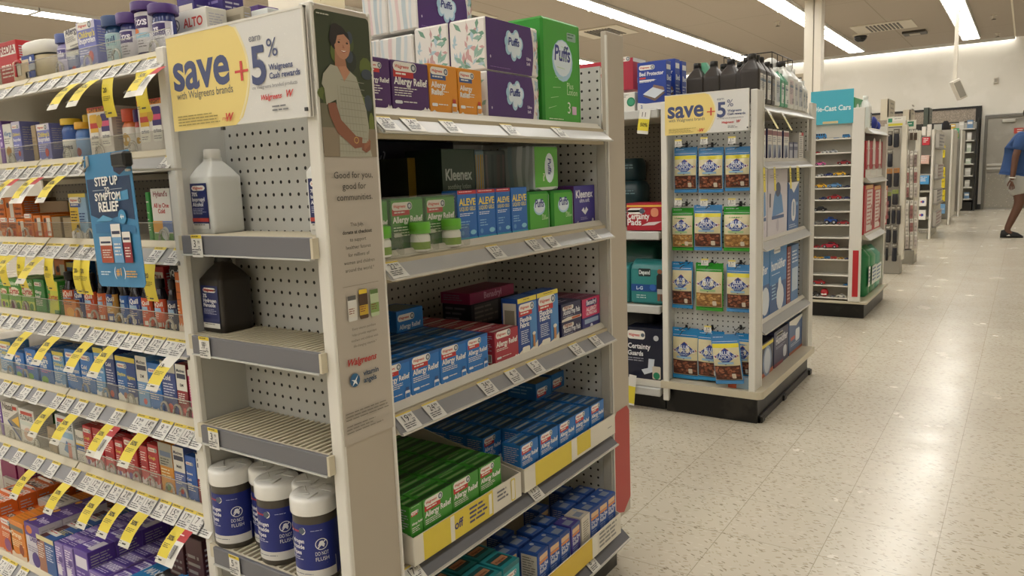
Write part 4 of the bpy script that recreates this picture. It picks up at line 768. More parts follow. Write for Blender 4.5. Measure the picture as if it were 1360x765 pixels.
# white carton leaning on top of the navy one
p = at(88, 68, 'Y', .95); q = at(104, 34, 'Y', .95); base, P, dsc = ST['white']
thing(carton(q.x-p.x, q.z-p.z-.004, .05, base, P, dark_side(base)), 'medicine_carton', 'plain white carton stacked on another at the top of the left run', 'carton', ((p.x+q.x)/2, .95, p.z+.003), (0, -.06, 0), G_)
# bottles
def rowbottle(i, x0, x1, yt, body, cap, lab, P, desc, capr=.62, caph=.2, d=None, Y=.95, zb=None, e=2.2, labz=(.1, .66), sh=.12, name='medicine_bottle', group='bottles on the left run'):
    z = LS[i] if zb is None else zb; zm = z+.05; a, b = xat(x0, Y, zm), xat(x1, Y, zm); w = b-a-.001; h = at((x0+x1)/2, yt, 'Y', Y).z-z
    bm, cm = bottle(w, h, d or w*.72, body, cap, lab, capr, caph, P, e=e, labz=labz, sh=sh)
    t = thing(None, name, f'{desc} on the {SH_L[i]} left shelf', 'bottle', ((a+b)/2, Y, z), 0, group); part(bm, 'body', t); part(cm, 'cap', t, None)
    return t
pv = lambda t1, c1='#3a2a6a', c2='#e7e3ec': [('r', 0, .55, 1, .95, c1), ('t', t1, .5, .66, .26, c2, 'c', .7), ('b', .15, .45, .85, 4, .09, '#77727c')]
rowbottle(0, 135, 153, 20, '#2b4f7c:.2', '#1c3a6a', '#b9cfd4', pv('Zquil', '#9fc2c8', '#2b3f6c'), 'blue bottle with a navy cap and pale label', .9, .2)
rowbottle(0, 154, 174, 16, '#3a3f7c:.2', '#46256c', '#cfccd6', pv('Zzzs'), 'purple capped blue bottle left of the tall sleep aid bottle', .9, .2)
rowbottle(0, 175, 196, 1, '#3a2f6c:.2', '#46256c', '#d6d3da', [('r', 0, .6, 1, .9, '#3a2460'), ('t', 'Zzzs', .5, .68, .28, '#efeaf4', 'c', .8), ('e', .35, .52, .16, .12, '#d9742c'), ('r', 0, .36, 1, .48, '#8fc0d8'), ('b', .1, .3, .9, 3, .07, '#77727c')], 'tallest purple capped sleep aid bottle', .95, .14, labz=(.14, .82))
rowbottle(0, 197, 218, 4, '#34407c:.2', '#46256c', '#d0cdd8', pv('zs'), 'purple capped blue bottle nearest the end post', .95, .17)
rowbottle(0, 72, 86, 44, '#8d84b4:.3', '#4c5a94', '#c3bcd4', pv('Kids', '#5b5290'), 'small lavender bottle with a blue lid', .8, .2)
rowbottle(1, 78, 94, 157, '#33569a:.2', '#dcb92e', '#dcdcd6', [('t', 'zarbees', .5, .5, .2, '#4a4a5a', 'c', .8), ('b', .15, .4, .85, 3, .1, '#8a8a92')], 'blue bottle with a bright yellow lid', .75, .13, labz=(.08, .52))
rowbottle(1, 96, 111, 162, '#4f78b8:.2', '#dba52c', '#7fa2cc', [('e', .5, .3, .2, .2, '#8a3a3a')], 'light blue bottle with an orange yellow lid', .75, .16, labz=(.08, .6))
rowbottle(1, 111, 119, 152, '#c9c2d2:.3', '#dbb92e', '#dedbe0', [('b', .1, .8, .9, 4, .12, '#6a4a8a')], 'slim white bottle with a yellow lid behind the twin pack', .8, .2, Y=.98)
rowbottle(1, 158, 175, 144, '#d9743a:.3', '#d0502c', '#e2ded8', [('e', .5, .55, .28, .28, '#b9902c'), ('b', .15, .25, .85, 2, .1, '#5a5a70')], 'white and orange bottle between the twin packs', .7, .25, labz=(.05, .62))
rowbottle(1, 177, 187, 145, '#c94a4a:.3', '#4a3070', '#dedad8', [('e', .6, .5, .25, .25, '#b9902c')], 'slim bottle with a purple lid beside the right twin pack', .85, .25, labz=(.05, .62))
for k, (x0, x1, lab, c2, t1, dsc) in enumerate(((80, 94, '#d2562c', '#efe9e0', 'DayQuil', 'dark bottle with orange label, first of the syrups'), (96, 107, '#25408c', '#efefef', 'NyQuil', 'dark bottle with a navy label next to the orange one'), (109, 121, '#d2562c', '#efe9e0', 'DayQuil', 'dark bottle with an orange label left of the hanging sign'),
        (127, 137, '#d9662c', '#bcd3e6', 'Quil', 'orange bottle under the left corner of the hanging sign'), (138, 150, '#25408c', '#efefef', 'NyQuil', 'blue and orange labelled bottle under the hanging sign'), (157, 167, '#1f5aa8', '#dfe9f0', 'Plus', 'bright blue bottle under the hanging sign'), (168, 182, '#1f3f94', '#efefef', 'NyQuil', 'dark blue labelled bottle under the hanging sign, right part,'),
        (185, 197, '#d0502c', '#efe9e0', 'NyQuil', 'orange labelled dark bottle just right of the hanging sign'), (202, 215, '#cf4f2a', '#efe9e0', 'DayQuil', 'dark bottle with an orange label below the red carton'), (220, 232, '#1b2c5c', '#efefef', 'NyQuil', 'black bottle with a navy label, last of the cold syrups'))):
    P = [('r', 0, .62, 1, 1, lab), ('t', t1, .5, .76, .26, c2, 'c', .84), ('r', .2, .56, .95, .7, '#9fbcd8'), ('r', 0, 0, 1, .3, lab), ('b', .15, .5, .85, 3, .07, '#e6ddd2'), ('r', .5, .05, .9, .2, '#e8e2d8')]
    rowbottle(3, x0, x1, 362+k*1.2, '#1c1620:.15', '#14121a:.3', lab if k not in (4,) else '#d9a24a', P, dsc, .5, .16, labz=(.06, .62), sh=.25)
rowbottle(3, 222, 240, 352, '#15141c:.15', '#101014:.3', '#15182a', [('t', 'NyQuil', .5, .8, .26, '#e6e8ee', 'c', .8), ('e', .5, .5, .2, .2, '#2f6fb8')], 'tall black bottle standing behind the cold syrups', .7, .1, Y=1.03, zb=.92, labz=(.2, .9))
p = xat(95, .945, .9); m = carton(.062, .052, .01, '#cf7a2c', [('e', .5, .4, .3, .2, '#e0a03c'), ('b', .1, .9, .9, 2, .1, '#5a2c10')]); thing(m, 'leaflet_pack', 'small orange pack in front of the first cold syrup bottles', 'pack', (xat(95, .9415, .9), .9395, LS[3]), 0)
# big canister and beige case on the top shelf
a, b = xat(37, .96, 1.5), xat(73, .96, 1.5); r = (b-a)/2
t = thing(None, 'formula_canister', 'cream canister with a wide white lid and blue label on the top left shelf', 'canister', ((a+b)/2, .945, LS[0]), 0)
m = M(); hh = at(55, 52, 'Y', .95).z-LS[0]; m.sup([(r*.9, .035, 0), (r*.94, .04, .004), (r*.94, .04, hh*.64)], '#cbbd9c', 0, .04, 28, 3.2)
A = Art(m, (-r*.8, -.0015, .012), (1, 0, 0), (0, 0, 1), (0, -1, 0), .0003); A.rect(0, hh*.34, r*.95, hh*.56, '#23408c'); A.ell(r*.66, hh*.45, .006, .006, '#dfe6ee'); A.poly([(r*.1, hh*.3), (r*.25, hh*.45), (r*.5, hh*.36), (r*.6, hh*.3)], '#d98a7a'); A.rect(0, hh*.18, r*.95, hh*.33, '#a9adb4'); A.rect(r*.2, .0, r*.95, hh*.16, '#23408c'); A.txt('2', r*.35, hh*.02, .012, '#e8e8e8', bold=True); part(m, 'body', t)
m = M(); m.sup([(r*.96, .043, hh*.68), (r, .046, hh*.70), (r, .046, hh*.94), (r*.9, .04, hh)], '#dddbd2', 0, .04, 28, 3.2); m.sup([(r*.9, .038, hh*.63), (r*.9, .038, hh*.69)], '#33383c', 0, .04, 28, 3.2); A = Art(m, (-r*.7, -.007, hh*.78), (1, 0, 0), (0, 0, 1), (0, -1, 0), .0004); A.txt('LUX', 0, 0, .008, '#c3c0b6'); part(m, 'lid', t)
a, b = xat(9, .93, 1.5), xat(34, .93, 1.5)
m = M(); m.box(-(b-a)/2, (b-a)/2, 0, .05, 0, .066, '#d9c6a8:.3', .01); t = thing(None, 'security_box', 'beige plastic keeper box with a red handle on the top left shelf', 'box', ((a+b)/2, .942, LS[0]), 0); part(m, 'box_body', t)
m = M(); m.tube([(-.02, -.003, .02), (-.02, -.003, .052), (-.016, -.003, .056), (.006, -.003, .056), (.008, -.003, .05)], .0035, '#b0262c:.3'); m.box(-.014, .004, -.002, .0, .022, .048, '#d4cec0'); part(m, 'handle', t, 'red handle')
# goods on the top shelf behind the yellow sign
def on_top(px0, px1, yt, Y, c, P, lb, d=.06, nm='medicine_carton'):
    z = LS[0]+.001; a, b = xat(px0, Y, z+.08), xat(px1, Y, z+.08); h = at((px0+px1)/2, yt, 'Y', Y).z-z
    thing(carton(b-a, h, d, c, P, dark_side(c)), nm, lb, 'carton', ((a+b)/2, Y, z), 0)
on_top(222, 274, 14, 1.02, '#dcdad2', [('r', 0, 0, 1, .52, '#1f5a8c'), ('t', 'ALTO', .42, .66, .13, '#c0392f'), ('e', .24, .74, .09, .09, '#55606a'), ('e', .24, .74, .07, .07, '#dcdad2'), ('t', 'A', .24, .70, .08, '#40464c', 'c'), ('t', 'ATTENTION', .08, .36, .10, '#e6eaf0', 'l', .85)], 'white and blue carton with a circled letter A behind the top of the yellow sign', .05)
on_top(240, 262, -6, 1.16, '#3c2f78', [('r', .1, .5, .9, .9, '#d6cfc6'), ('e', .4, .7, .2, .2, '#b8862c'), ('b', .1, .4, .9, 4, .08, '#c9c2dc')], 'tall purple and white carton rising behind the circled letter A carton')
on_top(268, 300, -10, 1.2, '#372a70', [('t', 'Zz', .3, .2, .3, '#e6dff0'), ('b', .1, .9, .9, 4, .08, '#8a80b8')], 'dark purple carton behind the right half of the yellow sign')
on_top(306, 346, 10, 1.22, '#4a2a74', [('b', .1, .9, .9, 2, .1, '#cfc8dc')], 'low dark purple carton behind the middle of the yellow sign')
on_top(272, 324, 14, 1.08, '#a99f8a', [('r', .08, .1, .92, .86, '#8d8472')], 'tan plastic tray standing on edge behind the yellow sign', .02, 'plastic_tray')
on_top(334, 356, 12, 1.1, '#dfe4e4', [('t', 'Aid', .3, .5, .4, '#2f7fa8')], 'small white and teal box peeking over the yellow sign')
# bottom shelf: columns of cartons running back, tops in view
BS = {
 'or': ('#d4631d', [('g', .05, .86, .9, None), ('t', 'Airborne', .08, .70, .17, '#f0e2d0'), ('b', .08, .62, .85, 3, .05, '#f4dcc0'), ('e', .5, .3, .3, .3, '#8d4a7a'), ('w', .08, .02, '#dcc9b8')], [('r', .1, .25, .8, .6, '#3a2c34'), ('t', 'POWER', .12, .3, .2, '#e6d8d0')], 'orange carton'),
 'or2': ('#d98024', [('r', .05, .76, .95, .88, '#6a665c'), ('t', 'Orange', .1, .6, .16, '#f6e6c8'), ('b', .1, .52, .9, 4, .05, '#f4dcb0'), ('e', .7, .3, .15, .2, '#8c3a1c'), ('w', .16, .03, '#dfcab0')], [('b', .1, .8, .9, 3, .2, '#b86a1c')], 'amber orange carton'),
 'grey': ('#bcb7b0', [('b', .1, .8, .9, 6, .1, '#8a6a5a')], [('b', .05, .9, .95, 4, .2, '#6a6a70'), ('r', .1, .1, .9, .3, '#d9d6d0')], 'pale grey carton'),
 'dels': ('#d2cdd6', [('r', 0, .72, 1, 1, '#5b3d92'), ('e', .3, .86, .2, .14, '#d0763a'), ('t', 'Delsym', .3, .62, .2, '#4a3080', 'l', .65), ('e', .55, .22, .26, .26, '#4b3484'), ('b', .1, .5, .9, 3, .05, '#8a84a0')], [('r', 0, 0, 1, 1, '#4b3280'), ('t', 'Delsym', .3, .35, .22, '#cfc6de', 'l', .6), ('e', .15, .3, .1, .12, '#e0a23c')], 'purple topped cough carton'),
 'tan': ('#2f5a9a', [('r', 0, 0, .45, 1, '#a5705a'), ('r', 0, .88, 1, 1, '#d9cf9a'), ('b', .05, .8, .4, 7, .06, '#e8ddd2'), ('b', .5, .8, .95, 7, .06, '#d6e0ee')], [('r', 0, 0, .5, 1, '#5a2f30'), ('r', .1, .35, .8, .7, '#d6d3cc'), ('b', .5, .9, .95, 3, .1, '#dfd04a'), ('b', .2, .6, .7, 1, .15, '#c03a34')], 'brown and blue twin pack carton'),
 'pur': ('#8672b4', [('b', .1, .9, .85, 10, .06, '#e6e2ee'), ('r', .1, .2, .6, .45, '#dedae6'), ('e', .6, .6, .25, .2, '#5b4490')], [('r', .04, .1, .96, .5, '#4a328c'), ('t', 'ZARBEE', .1, .55, .28, '#d9d3e6', 'l', .8), ('b', .1, .4, .9, 2, .12, '#d2cbe2')], 'lilac store brand carton'),
 'pur2': ('#5a3f9c', [('r', .1, .6, .9, .85, '#dcd8e6'), ('b', .1, .5, .9, 5, .08, '#b9acd6')], [('t', 'ZZZ', .1, .3, .4, '#e2dcf0', 'l', .5), ('r', .6, .2, .95, .8, '#d9d5de')], 'deep purple carton'),
 'black': ('#1d1c20', [('t', 'MAX', .1, .5, .3, '#dfdfe4')], [('r', 0, 0, .45, 1, '#2f86c6'), ('q', [(.1, 0), (.5, .3), (.9, 0)], '#d9b24a'), ('t', 'MAX', .1, .5, .2, '#e6e8ec', 'l', .4), ('R', .5, .45, .92, .8, '#2a2a2e'), ('t', 'Mucinex', .55, .58, .09, '#dfdfdf', 'l', .35)], 'black and blue carton'),
 'mag': ('#8a1f5a', [('b', .1, .4, .9, 3, .1, '#b9868f')], [('r', .1, .2, .9, .8, '#6f1848')], 'magenta carton'),
 'drk': ('#4a2226', [('b', .1, .8, .9, 6, .09, '#8f8a84')], [('r', .05, .1, .95, .9, '#2e1a1c'), ('b', .1, .7, .9, 2, .2, '#a8a49a')], 'dark maroon carton'),
}
def column(x0, x1, yt, st, n, Y=.855, z=None, d=.05, tilt=0, where=''):
    base, P, T, desc = BS[st]; z = LS[6] if z is None else z; zt = at((x0+x1)/2, yt, 'Y', Y).z; h = zt-z; a, b = xat(x0, Y, zt-.01), xat(x1, Y, zt-.01); w = b-a-.001
    m = carton(w, h, d, base, P, [('b', .1, .9, .9, 9, .06, '#b4b0b8')], T); o = None
    for k in range(n):
        lb = f'{desc} on the lowest left shelf, {where}' + ('' if n == 1 else (', front one' if k == 0 else f', {ORD[k+1]} back'))
        loc = ((a+b)/2+R_.uniform(-.0008, .0008), Y+k*(d+.001), z); o = clone(o, loc, (0, 0, R_.uniform(-.02, .02)), lb) if o else thing(m, 'medicine_carton', lb, 'carton', loc, (0, 0, tilt), 'cartons on the lowest left shelf')
    return o
column(-26, -2, 664, 'or', 5, where='leftmost row'); column(0, 14, 690, 'or', 3, where='second row'); column(11, 31, 693, 'or2', 5, where='row beside the purple topped'); column(32, 52, 697, 'dels', 3, where='beside the amber row', d=.06)
column(48, 71, 714, 'tan', 6, where='fifth row'); column(72, 83, 722, 'pur', 5, where='first slim lilac row'); column(84, 96, 727, 'pur', 5, where='second slim lilac row'); column(97, 116, 731, 'pur2', 4, where='eighth row', d=.07)
column(118, 140, 762, 'pur', 6, where='low wide lilac row'); column(142, 162, 772, 'pur2', 6, where='low deep purple row'); column(164, 200, 778, 'black', 4, where='third from the end post', d=.09); column(202, 235, 790, 'black', 4, where='second from the end post', d=.09); column(236, 270, 800, 'pur2', 4, where='nearest the end post', d=.07)
for k, (x0, x1, yt, st, Y, wh) in enumerate(((0, 16, 662, 'or', .97, 'high at the left back'), (16, 34, 652, 'or', .97, 'high at the back, beside the edge'), (36, 56, 650, 'or', .99, 'high at the back under the flag'), (50, 78, 668, 'grey', .95, 'deep under the orange ones'), (0, 20, 612, 'mag', 1.03, 'far back on the left'), (22, 32, 615, 'mag', 1.03, 'far back beside the first magenta one'), (4, 40, 640, 'grey', 1.02, 'flat at the back'), (52, 74, 640, 'drk', 1.08, 'far back behind the yellow flag'), (245, 268, 716, 'drk', .93, 'at the back beside the end post'), (222, 243, 724, 'drk', .93, 'at the back, second from the end post'))):
    column(x0, x1, yt, st, 1, Y=Y, where=wh, d=.06)
# ================================================================ jugs and canisters on the near side shelves
def jug(x, y, z, w, h, body, cap, P, label, rot=0, group=None, part_label=None):
    m = M(); r = w/2; m.sup([(r*.93, r*.93, 0), (r, r, .004), (r, r, h*.10), (r, r, h*.60), (r, r, h*.665), (r*.985, r*.985, h*.675), (r*.94, r*.94, h*.69), (r*.66, r*.66, h*.78), (r*.40, r*.40, h*.85), (r*.37, r*.37, h*.86), (r*.36, r*.36, h*.9)], body, 0, r, 36, 9)
    A = Art(m, (-w*.36, -.0008, h*.06), (1, 0, 0), (0, 0, 1), (0, -1, 0), .00015); ops(A, w*.72, h*.54, P)
    t = thing(None, 'plastic_jug', label, 'bottle', (x, y, z), rot, group); part(m, 'body', t)
    c = M(); c.lathe([(r*.40, h*.885), (r*.43, h*.89), (r*.43, h*.985), (r*.38, h)], cap, 0, r, 24); part(c, 'screw_cap', t)
    return t
JL = lambda a, b: [('r', 0, 0, 1, 1, '#202a62'), ('R', .1, .84, .9, .95, '#e9e6de', .12), ('i', 'Walgreens', .18, .87, .1, '#c23a30', .6), ('t', a[0], .1, .72, .14, '#e9e9ee', 'l', .85), ('t', a[1], .1, .61, .14, '#e9e9ee', 'l', .85), ('t', a[2], .1, .50, .14, '#e9e9ee', 'l', .85), ('b', .1, .45, .9, 4, .035, '#aeb4d0'), ('r', 0, .16, 1, .24, b), ('r', 0, 0, 1, .12, '#dcdad2'), ('b', .1, .1, .9, 1, .04, '#444')]
JL2 = lambda *a: [tuple('#444444' if v == '#444' else v for v in o) for o in JL(*a)]
wt = [z+.036 for z in WZ]
x = xat(262, .94, 1.15)
jug(x+.012, .94, wt[0], .078, .172, 'frost', '#e6e5e0:.3', JL2(('70%', 'Isopropyl', 'Alcohol'), '#c0433c'), 'translucent white plastic jug with a blue label on the top side shelf')
jug(-1.064, .955, wt[0], .066, .172, 'frost', '#e6e5e0:.3', JL2(('70%', 'Isopropyl', 'Alcohol'), '#c0433c'), 'white plastic jug mostly hidden behind the tall end panel')
jug(xat(277, .94, .98)+.012, .935, wt[1], .077, .164, '#2b2621:.35', '#1b1816:.4', JL2(('3%', 'Hydrogen', 'Peroxide'), '#202a62'), 'dark brown plastic jug with a blue label on the second side shelf')
def canister(px, y, lab, first=None):
    z = wt[3]; x = px
    if first: return clone(first, (x, y, z), .5+R_.uniform(-.08, .08), lab)
    t = thing(None, 'wipes_canister', lab, 'canister', (x, y, z), .5, 'wipes canisters on the lowest side shelf'); r = .0425
    m = M(); m.lathe([(r*.95, 0), (r, .004), (r, .135), (r*.97, .139)], '#4c463c:.3', n=36)
    def fn(u, v, off): a = -W90+u/r; return Vector(((r+.0004+off)*math.cos(a), (r+.0004+off)*math.sin(a), v))
    A = Art(m, (0, 0, 0), (1, 0, 0), (0, 0, 1), (0, -1, 0), .00015, fn); L = r*2.5
    A.rect(-PI*r, .012, PI*r, .122, '#1c2a78'); A.rect(-L/2, .012, L/2, .030, '#d6d4cf'); A.poly([(-L/2, .03), (-.01, .024), (L/2-.02, .042), (L/2, .05), (L/2, .03)], '#d6d4cf')
    A.rr(-.052, .102, -.004, .117, .007, '#e9e6de', 4); A.txt('Walgreens', -.048, .1065, .0055, '#c23a30', it=.35, bold=True, fit=.03); A.ell(-.012, .1095, .0062, .0062, '#55606e')
    for k, s in enumerate(('Hydrogen', 'Peroxide', 'Wipes')): A.txt(s, -.046, .085-k*.0115, .0082, '#e9e9ee', bold=True, fit=.038)
    A.bars(-.046, .057, -.006, 2, .004, '#c9cde0'); A.ring(.024, .082, .0115, .0014, '#e6e6ea'); A.poly([(.017, .078), (.021, .088), (.026, .089), (.030, .081), (.028, .075), (.022, .081)], '#e6e6ea'); A.poly([(.0155, .0745), (.017, .073), (.0325, .0885), (.031, .090)], '#e6e6ea')
    A.txt('DO NOT', .024, .060, .0075, '#e6e6ea', 'c', fit=.024); A.txt('FLUSH', .024, .049, .0075, '#e6e6ea', 'c', fit=.024); A.bars(-.04, .024, .03, 1, .004, '#7a7a84'); A.bars(.006, .111, .03, 1, .003, '#aeb4d4')
    part(m, 'body', t)
    m = M(); R = .0455; m.lathe([(R*.98, .139), (R, .141), (R, .164), (R*.985, .168), (R*.93, .171), (R*.7, .1715), (R*.5, .1705), (.002, .1705)], '#e9e8e3:.25', n=40)
    for k in range(5): m.tube([(R*.8*math.cos(k*1.2), R*.8*math.sin(k*1.2), .1715), (R*.3*math.cos(k*1.2+.9), R*.3*math.sin(k*1.2+.9), .172)], .0012, '#e3e2dc:.2', 5)
    part(m, 'lid', t, 'white shrink wrapped lid'); return t
c0 = canister(-1.385, .941, 'blue labelled wipes canister with a white lid, leftmost on the lowest side shelf')
for px, y, l in ((-1.308, .984, 'second wipes canister from the left, standing slightly behind'), (-1.238, .944, 'middle wipes canister, in the front row'), (-1.163, .978, 'wipes canister squeezed behind the frontmost one'), (-1.115, .932, 'wipes canister half hidden by the tall end panel')): canister(px, y, l, c0)
# ================================================================ goods on the near end shelving (they face the aisle, +x)
def capbox(y0, y1, h, z, X, c, P, side, top, name, label, cat='carton', d=.05, group=None, tilt=0, e=.00012):
    """carton between y0 and y1 whose front is the plane x = X"""
    m = carton(y1-y0-.001, h, d, c, P, side, top, e=e); return thing(m, name, label, cat, (X, (y0+y1)/2, z), (0, 0, W90+tilt), group)
def wg(t1, t2, base, band='#c0322f', n=4, low='#e4e2dc', foot=WH, cap=None, pill=.62, pic=None):
    P = [('g', .05, .80, pill, band), ('t', t1, .05, .56, .125, '#efeeea', 'l', .9), ('b', .05, .50, .7, n, .045, low), ('R', .05, .20, .25, .26, '#e4e6ea', .03), ('b', .28, .25, .7, 1, .05, low), ('q', [(0, 0), (0, .07), (.12, .13), (.22, .08), (.6, .06), (.82, .12), (.86, .17), (.91, .12), (.95, .16), (1, .12), (1, 0)], foot)]
    if t2: P.insert(2, ('t', t2, .05, .42, .125, '#efeeea', 'l', .9))
    if pic: P += [('R', .76, .08, .93, .28, '#dfe2e6', .03), ('r', .79, .28, .90, .36, pic), ('r', .77, .12, .92, .22, base)]
    return P
PURP = ('#4b2462', wg('Allergy Relief', '', '#4b2462', n=4)); ORG = ('#db8f22', wg('Allergy', 'Relief', '#db8f22', '#2d4f8a', 2, pic='#c0402e'))
tb = [('b', .1, .8, .9, 2, .25, '#cfc6d4')]
kl = [('k', .2, .1, .8, .35), ('b', .1, .9, .9, 8, .06, '#b9b3bf')]
EX = -1.035
for i, (a, b, lb) in enumerate(((1.062, 1.133, 'purple allergy relief carton nearest the tall end panel'), (1.136, 1.248, 'wide purple allergy relief carton on the top end shelf'))): capbox(a, b, .104, ez[0], EX, PURP[0], PURP[1] if i else [o for o in PURP[1]], kl, tb, 'medicine_carton', lb, group='cartons on the top end shelf')
for i, (a, b, lb) in enumerate(((1.250, 1.345, 'left orange allergy relief carton on the top end shelf'), (1.348, 1.435, 'right orange allergy relief carton touching the tissue boxes'))): capbox(a, b, .108, ez[0], EX, ORG[0], ORG[1], kl, tb, 'medicine_carton', lb, group='cartons on the top end shelf')
# tissue packs
def puffs(A, w, h, base='#4a2270', txtc='#2d3a86', sub=('Ultra', 'Soft')):
    for cx_, cy_, r in ((.5, .58, .17), (.42, .70, .10), (.56, .73, .11), (.63, .60, .11), (.60, .44, .11), (.50, .36, .10), (.40, .47, .10), (.38, .60, .09)): A.ell(cx_*w, cy_*h, r*h*1.05, r*h*1.25, '#a9cfe6', 16)
    for cx_, cy_, r in ((.5, .58, .15), (.43, .69, .085), (.56, .71, .09), (.61, .60, .09), (.58, .46, .09), (.50, .40, .085), (.42, .50, .085)): A.ell(cx_*w, cy_*h, r*h*1.05, r*h*1.2, '#dbe8f2', 16)
    A.txt('Puffs', .5*w, .54*h, .15*h, txtc, 'c', True, .15, w*.34)
    for k, s in enumerate(sub): A.txt(s, .74*w, (.30-.1*k)*h, .06*h, '#d9d0e6', 'l', True, 0, w*.2)
    A.bars(.04*w, .07*h, .6*w, 1, .03*h, '#8a6aa8'); A.ell(.05*w, .25*h, .02*h, .03*h, '#c9c0d6', 8)
def leafy(A, w, h, seed, cols=('#c9a0a0', '#8fb3a6', '#a9c4cf', '#6f9a84')):
    q = random.Random(seed); A.step = .08
    for k in range(int(10+w*h*2600)):
        x, y, a, l = q.uniform(.06, .94)*w, q.uniform(.06, .94)*h, q.uniform(0, 6.3), q.uniform(.009, .019); c = q.choice(cols); ca, sa = math.cos(a), math.sin(a); ww = l*.32
        pts = [(x+ca*l, y+sa*l), (x-sa*ww+ca*l*.1, y+ca*ww+sa*l*.1), (x-ca*l*.8, y-sa*l*.8), (x+sa*ww+ca*l*.1, y-ca*ww+sa*l*.1)]
        A.poly([(min(max(px, 0), w), min(max(py, 0), h)) for px, py in pts], c)
    A.rect(w*.49, 0, w*.495, h, '#b7b2aa')
def wavy(A, w, h, seed, cols=('#c9d2d6', '#d9c3c2', '#b9c6cb')):
    q = random.Random(seed)
    for k in range(4):
        x = w*(.04+.24*k); A.poly([(x+w*.025*math.sin(j*.5+k), h*j/10) for j in range(11)]+[(x+w*(.09+.03*(k % 3))+w*.03*math.sin(j*.45+k+.6), h*j/10) for j in range(10, -1, -1)], cols[k % len(cols)])
def tissue(y0, y1, z, h, X, d, label, pat, base='#45206a', front=True, e=.00015, wrap=.06):
    w = y1-y0-.001; m = M(); m.box(-w/2, w/2, 0, d, 0, h, '#e2dfda', .004)
    if front:
        A = Art(m, (-w/2+.002, 0, .001), (1, 0, 0), (0, 0, 1), (0, -1, 0), e); W_ = (w-.004)
        A.poly([(0, 0), (W_*.86, 0)]+[(W_*(.86+.045*math.sin(PI*k/8)), (h-.002)*k/8) for k in range(1, 8)]+[(W_*.86, h-.002), (0, h-.002)], base); leafy(Art(m, (w/2-w*.09, -.0001, .003), (1, 0, 0), (0, 0, 1), (0, -1, 0), e), w*.08, h-.006, 3)
        puffs(A, W_, h)
    A = Art(m, (-w/2, d-.003, .003), (0, -1, 0), (0, 0, 1), (-1, 0, 0), e)
    if pat == 'leaf': leafy(A, d-.006, h-.006, int(z*100+y0*7))
    else: wavy(A, d-.006, h-.006, int(z*100))
    for zz in (h,): m.box(-w/2+.004, w/2-.004, .004, d-.004, h, h+.0006, '#dcd9d4')
    return thing(m, 'tissue_pack', label, 'tissue pack', (X, (y0+y1)/2, z), W90, 'tissue packs stacked on the top end shelf')
tz = ez[0]
tissue(1.455, 1.682, tz, .112, -1.035, .105, 'lower purple tissue pack on the top end shelf beside the tall green pack', 'leaf')
tissue(1.457, 1.684, tz+.114, .118, -1.035, .105, 'upper purple tissue pack resting on the lower one, leafy end panel', 'leaf')
tissue(1.458, 1.69, tz, .112, -1.145, .105, 'leaf patterned tissue pack hidden behind the lower purple pack', 'leaf', front=False); tissue(1.46, 1.69, tz+.114, .118, -1.145, .105, 'leaf patterned tissue pack behind the upper purple one', 'leaf', front=True)
tissue(1.465, 1.69, tz+.233, .115, -1.239, .097, 'highest purple tissue pack at the top of the photo', 'wave')
tissue(1.462, 1.69, tz, .112, -1.255, .11, 'white wave patterned tissue pack at the bottom, left of the leafy ones', 'wave', front=False); tissue(1.46, 1.69, tz+.114, .108, -1.255, .11, 'grey wave patterned tissue pack on top of the lower white one', 'wave', front=False)
tissue(1.465, 1.69, tz+.233, .12, -1.338, .085, 'pale wave patterned tissue pack at the upper left of the stack', 'wave', front=False)
tissue(1.462, 1.69, tz+.001, .222, -1.367, .07, 'tall striped white pack at the far left of the tissue stack', 'wave', front=False, e=.0002)
# tall green three pack
def gpack(y0, y1, z, h, X, d, label, rot=0, three=True, side='#2f8f2c'):
    w = y1-y0; m = M(); m.box(-w/2, w/2, 0, d, 0, h, side, .006); m.box(w/2-.012, w/2+.001, .001, d, .002, h-.006, '#cfd3cc', .004)
    A = Art(m, (-w/2, -.0002, 0), (1, 0, 0), (0, 0, 1), (0, -1, 0), .00015); A.rect(.006, .004, w-.014, h-.006, '#3fa02e' if three else '#4aa52f'); A.ell(w*.5, h*.62, w*.27, h*.20, '#a9cfe6'); A.ell(w*.5, h*.64, w*.24, h*.17, '#dbe8f2'); A.txt('Puffs', w*.5, h*.62, w*.19, '#2d3a86', 'c', True, .15, w*.42)
    A.txt('Plus', w*.60, h*.36, w*.08, '#cfe6c0', fit=w*.25); A.txt('Lotion', w*.60, h*.30, w*.08, '#cfe6c0', fit=w*.28)
    if three: A.txt('3', w*.60, h*.12, w*.15, '#e6efe0'); A.rect(w*.72, h*.11, w*.84, h*.19, '#cfb0c8'); A.rr(w*.62, h*.82, w*.86, h*.9, .004, '#8fb0a0'); A.bars(w*.64, h*.89, w*.84, 2, .008, '#3a6a50')
    if three:
        for k in range(7): A.poly([(w*(.1+.06*k), h*(.15+.1*k)), (w*(.3+.06*k), h*(.18+.09*k)), (w*(.3+.06*k), h*(.184+.09*k)), (w*(.1+.06*k), h*(.156+.1*k))], '#a9d39a')
    A.bars(w*.1, h*.06, w*.6, 1, .006, '#cfe6c0')
    return thing(m, 'tissue_pack', label, 'tissue pack', (X, (y0+y1)/2, z), (0, 0, W90) if not rot else rot, 'green tissue packs on the near end shelving')
gpack(1.705, 1.905, tz, .27, -1.035, .11, 'tall bright green wrapped tissue pack at the right end of the top shelf')
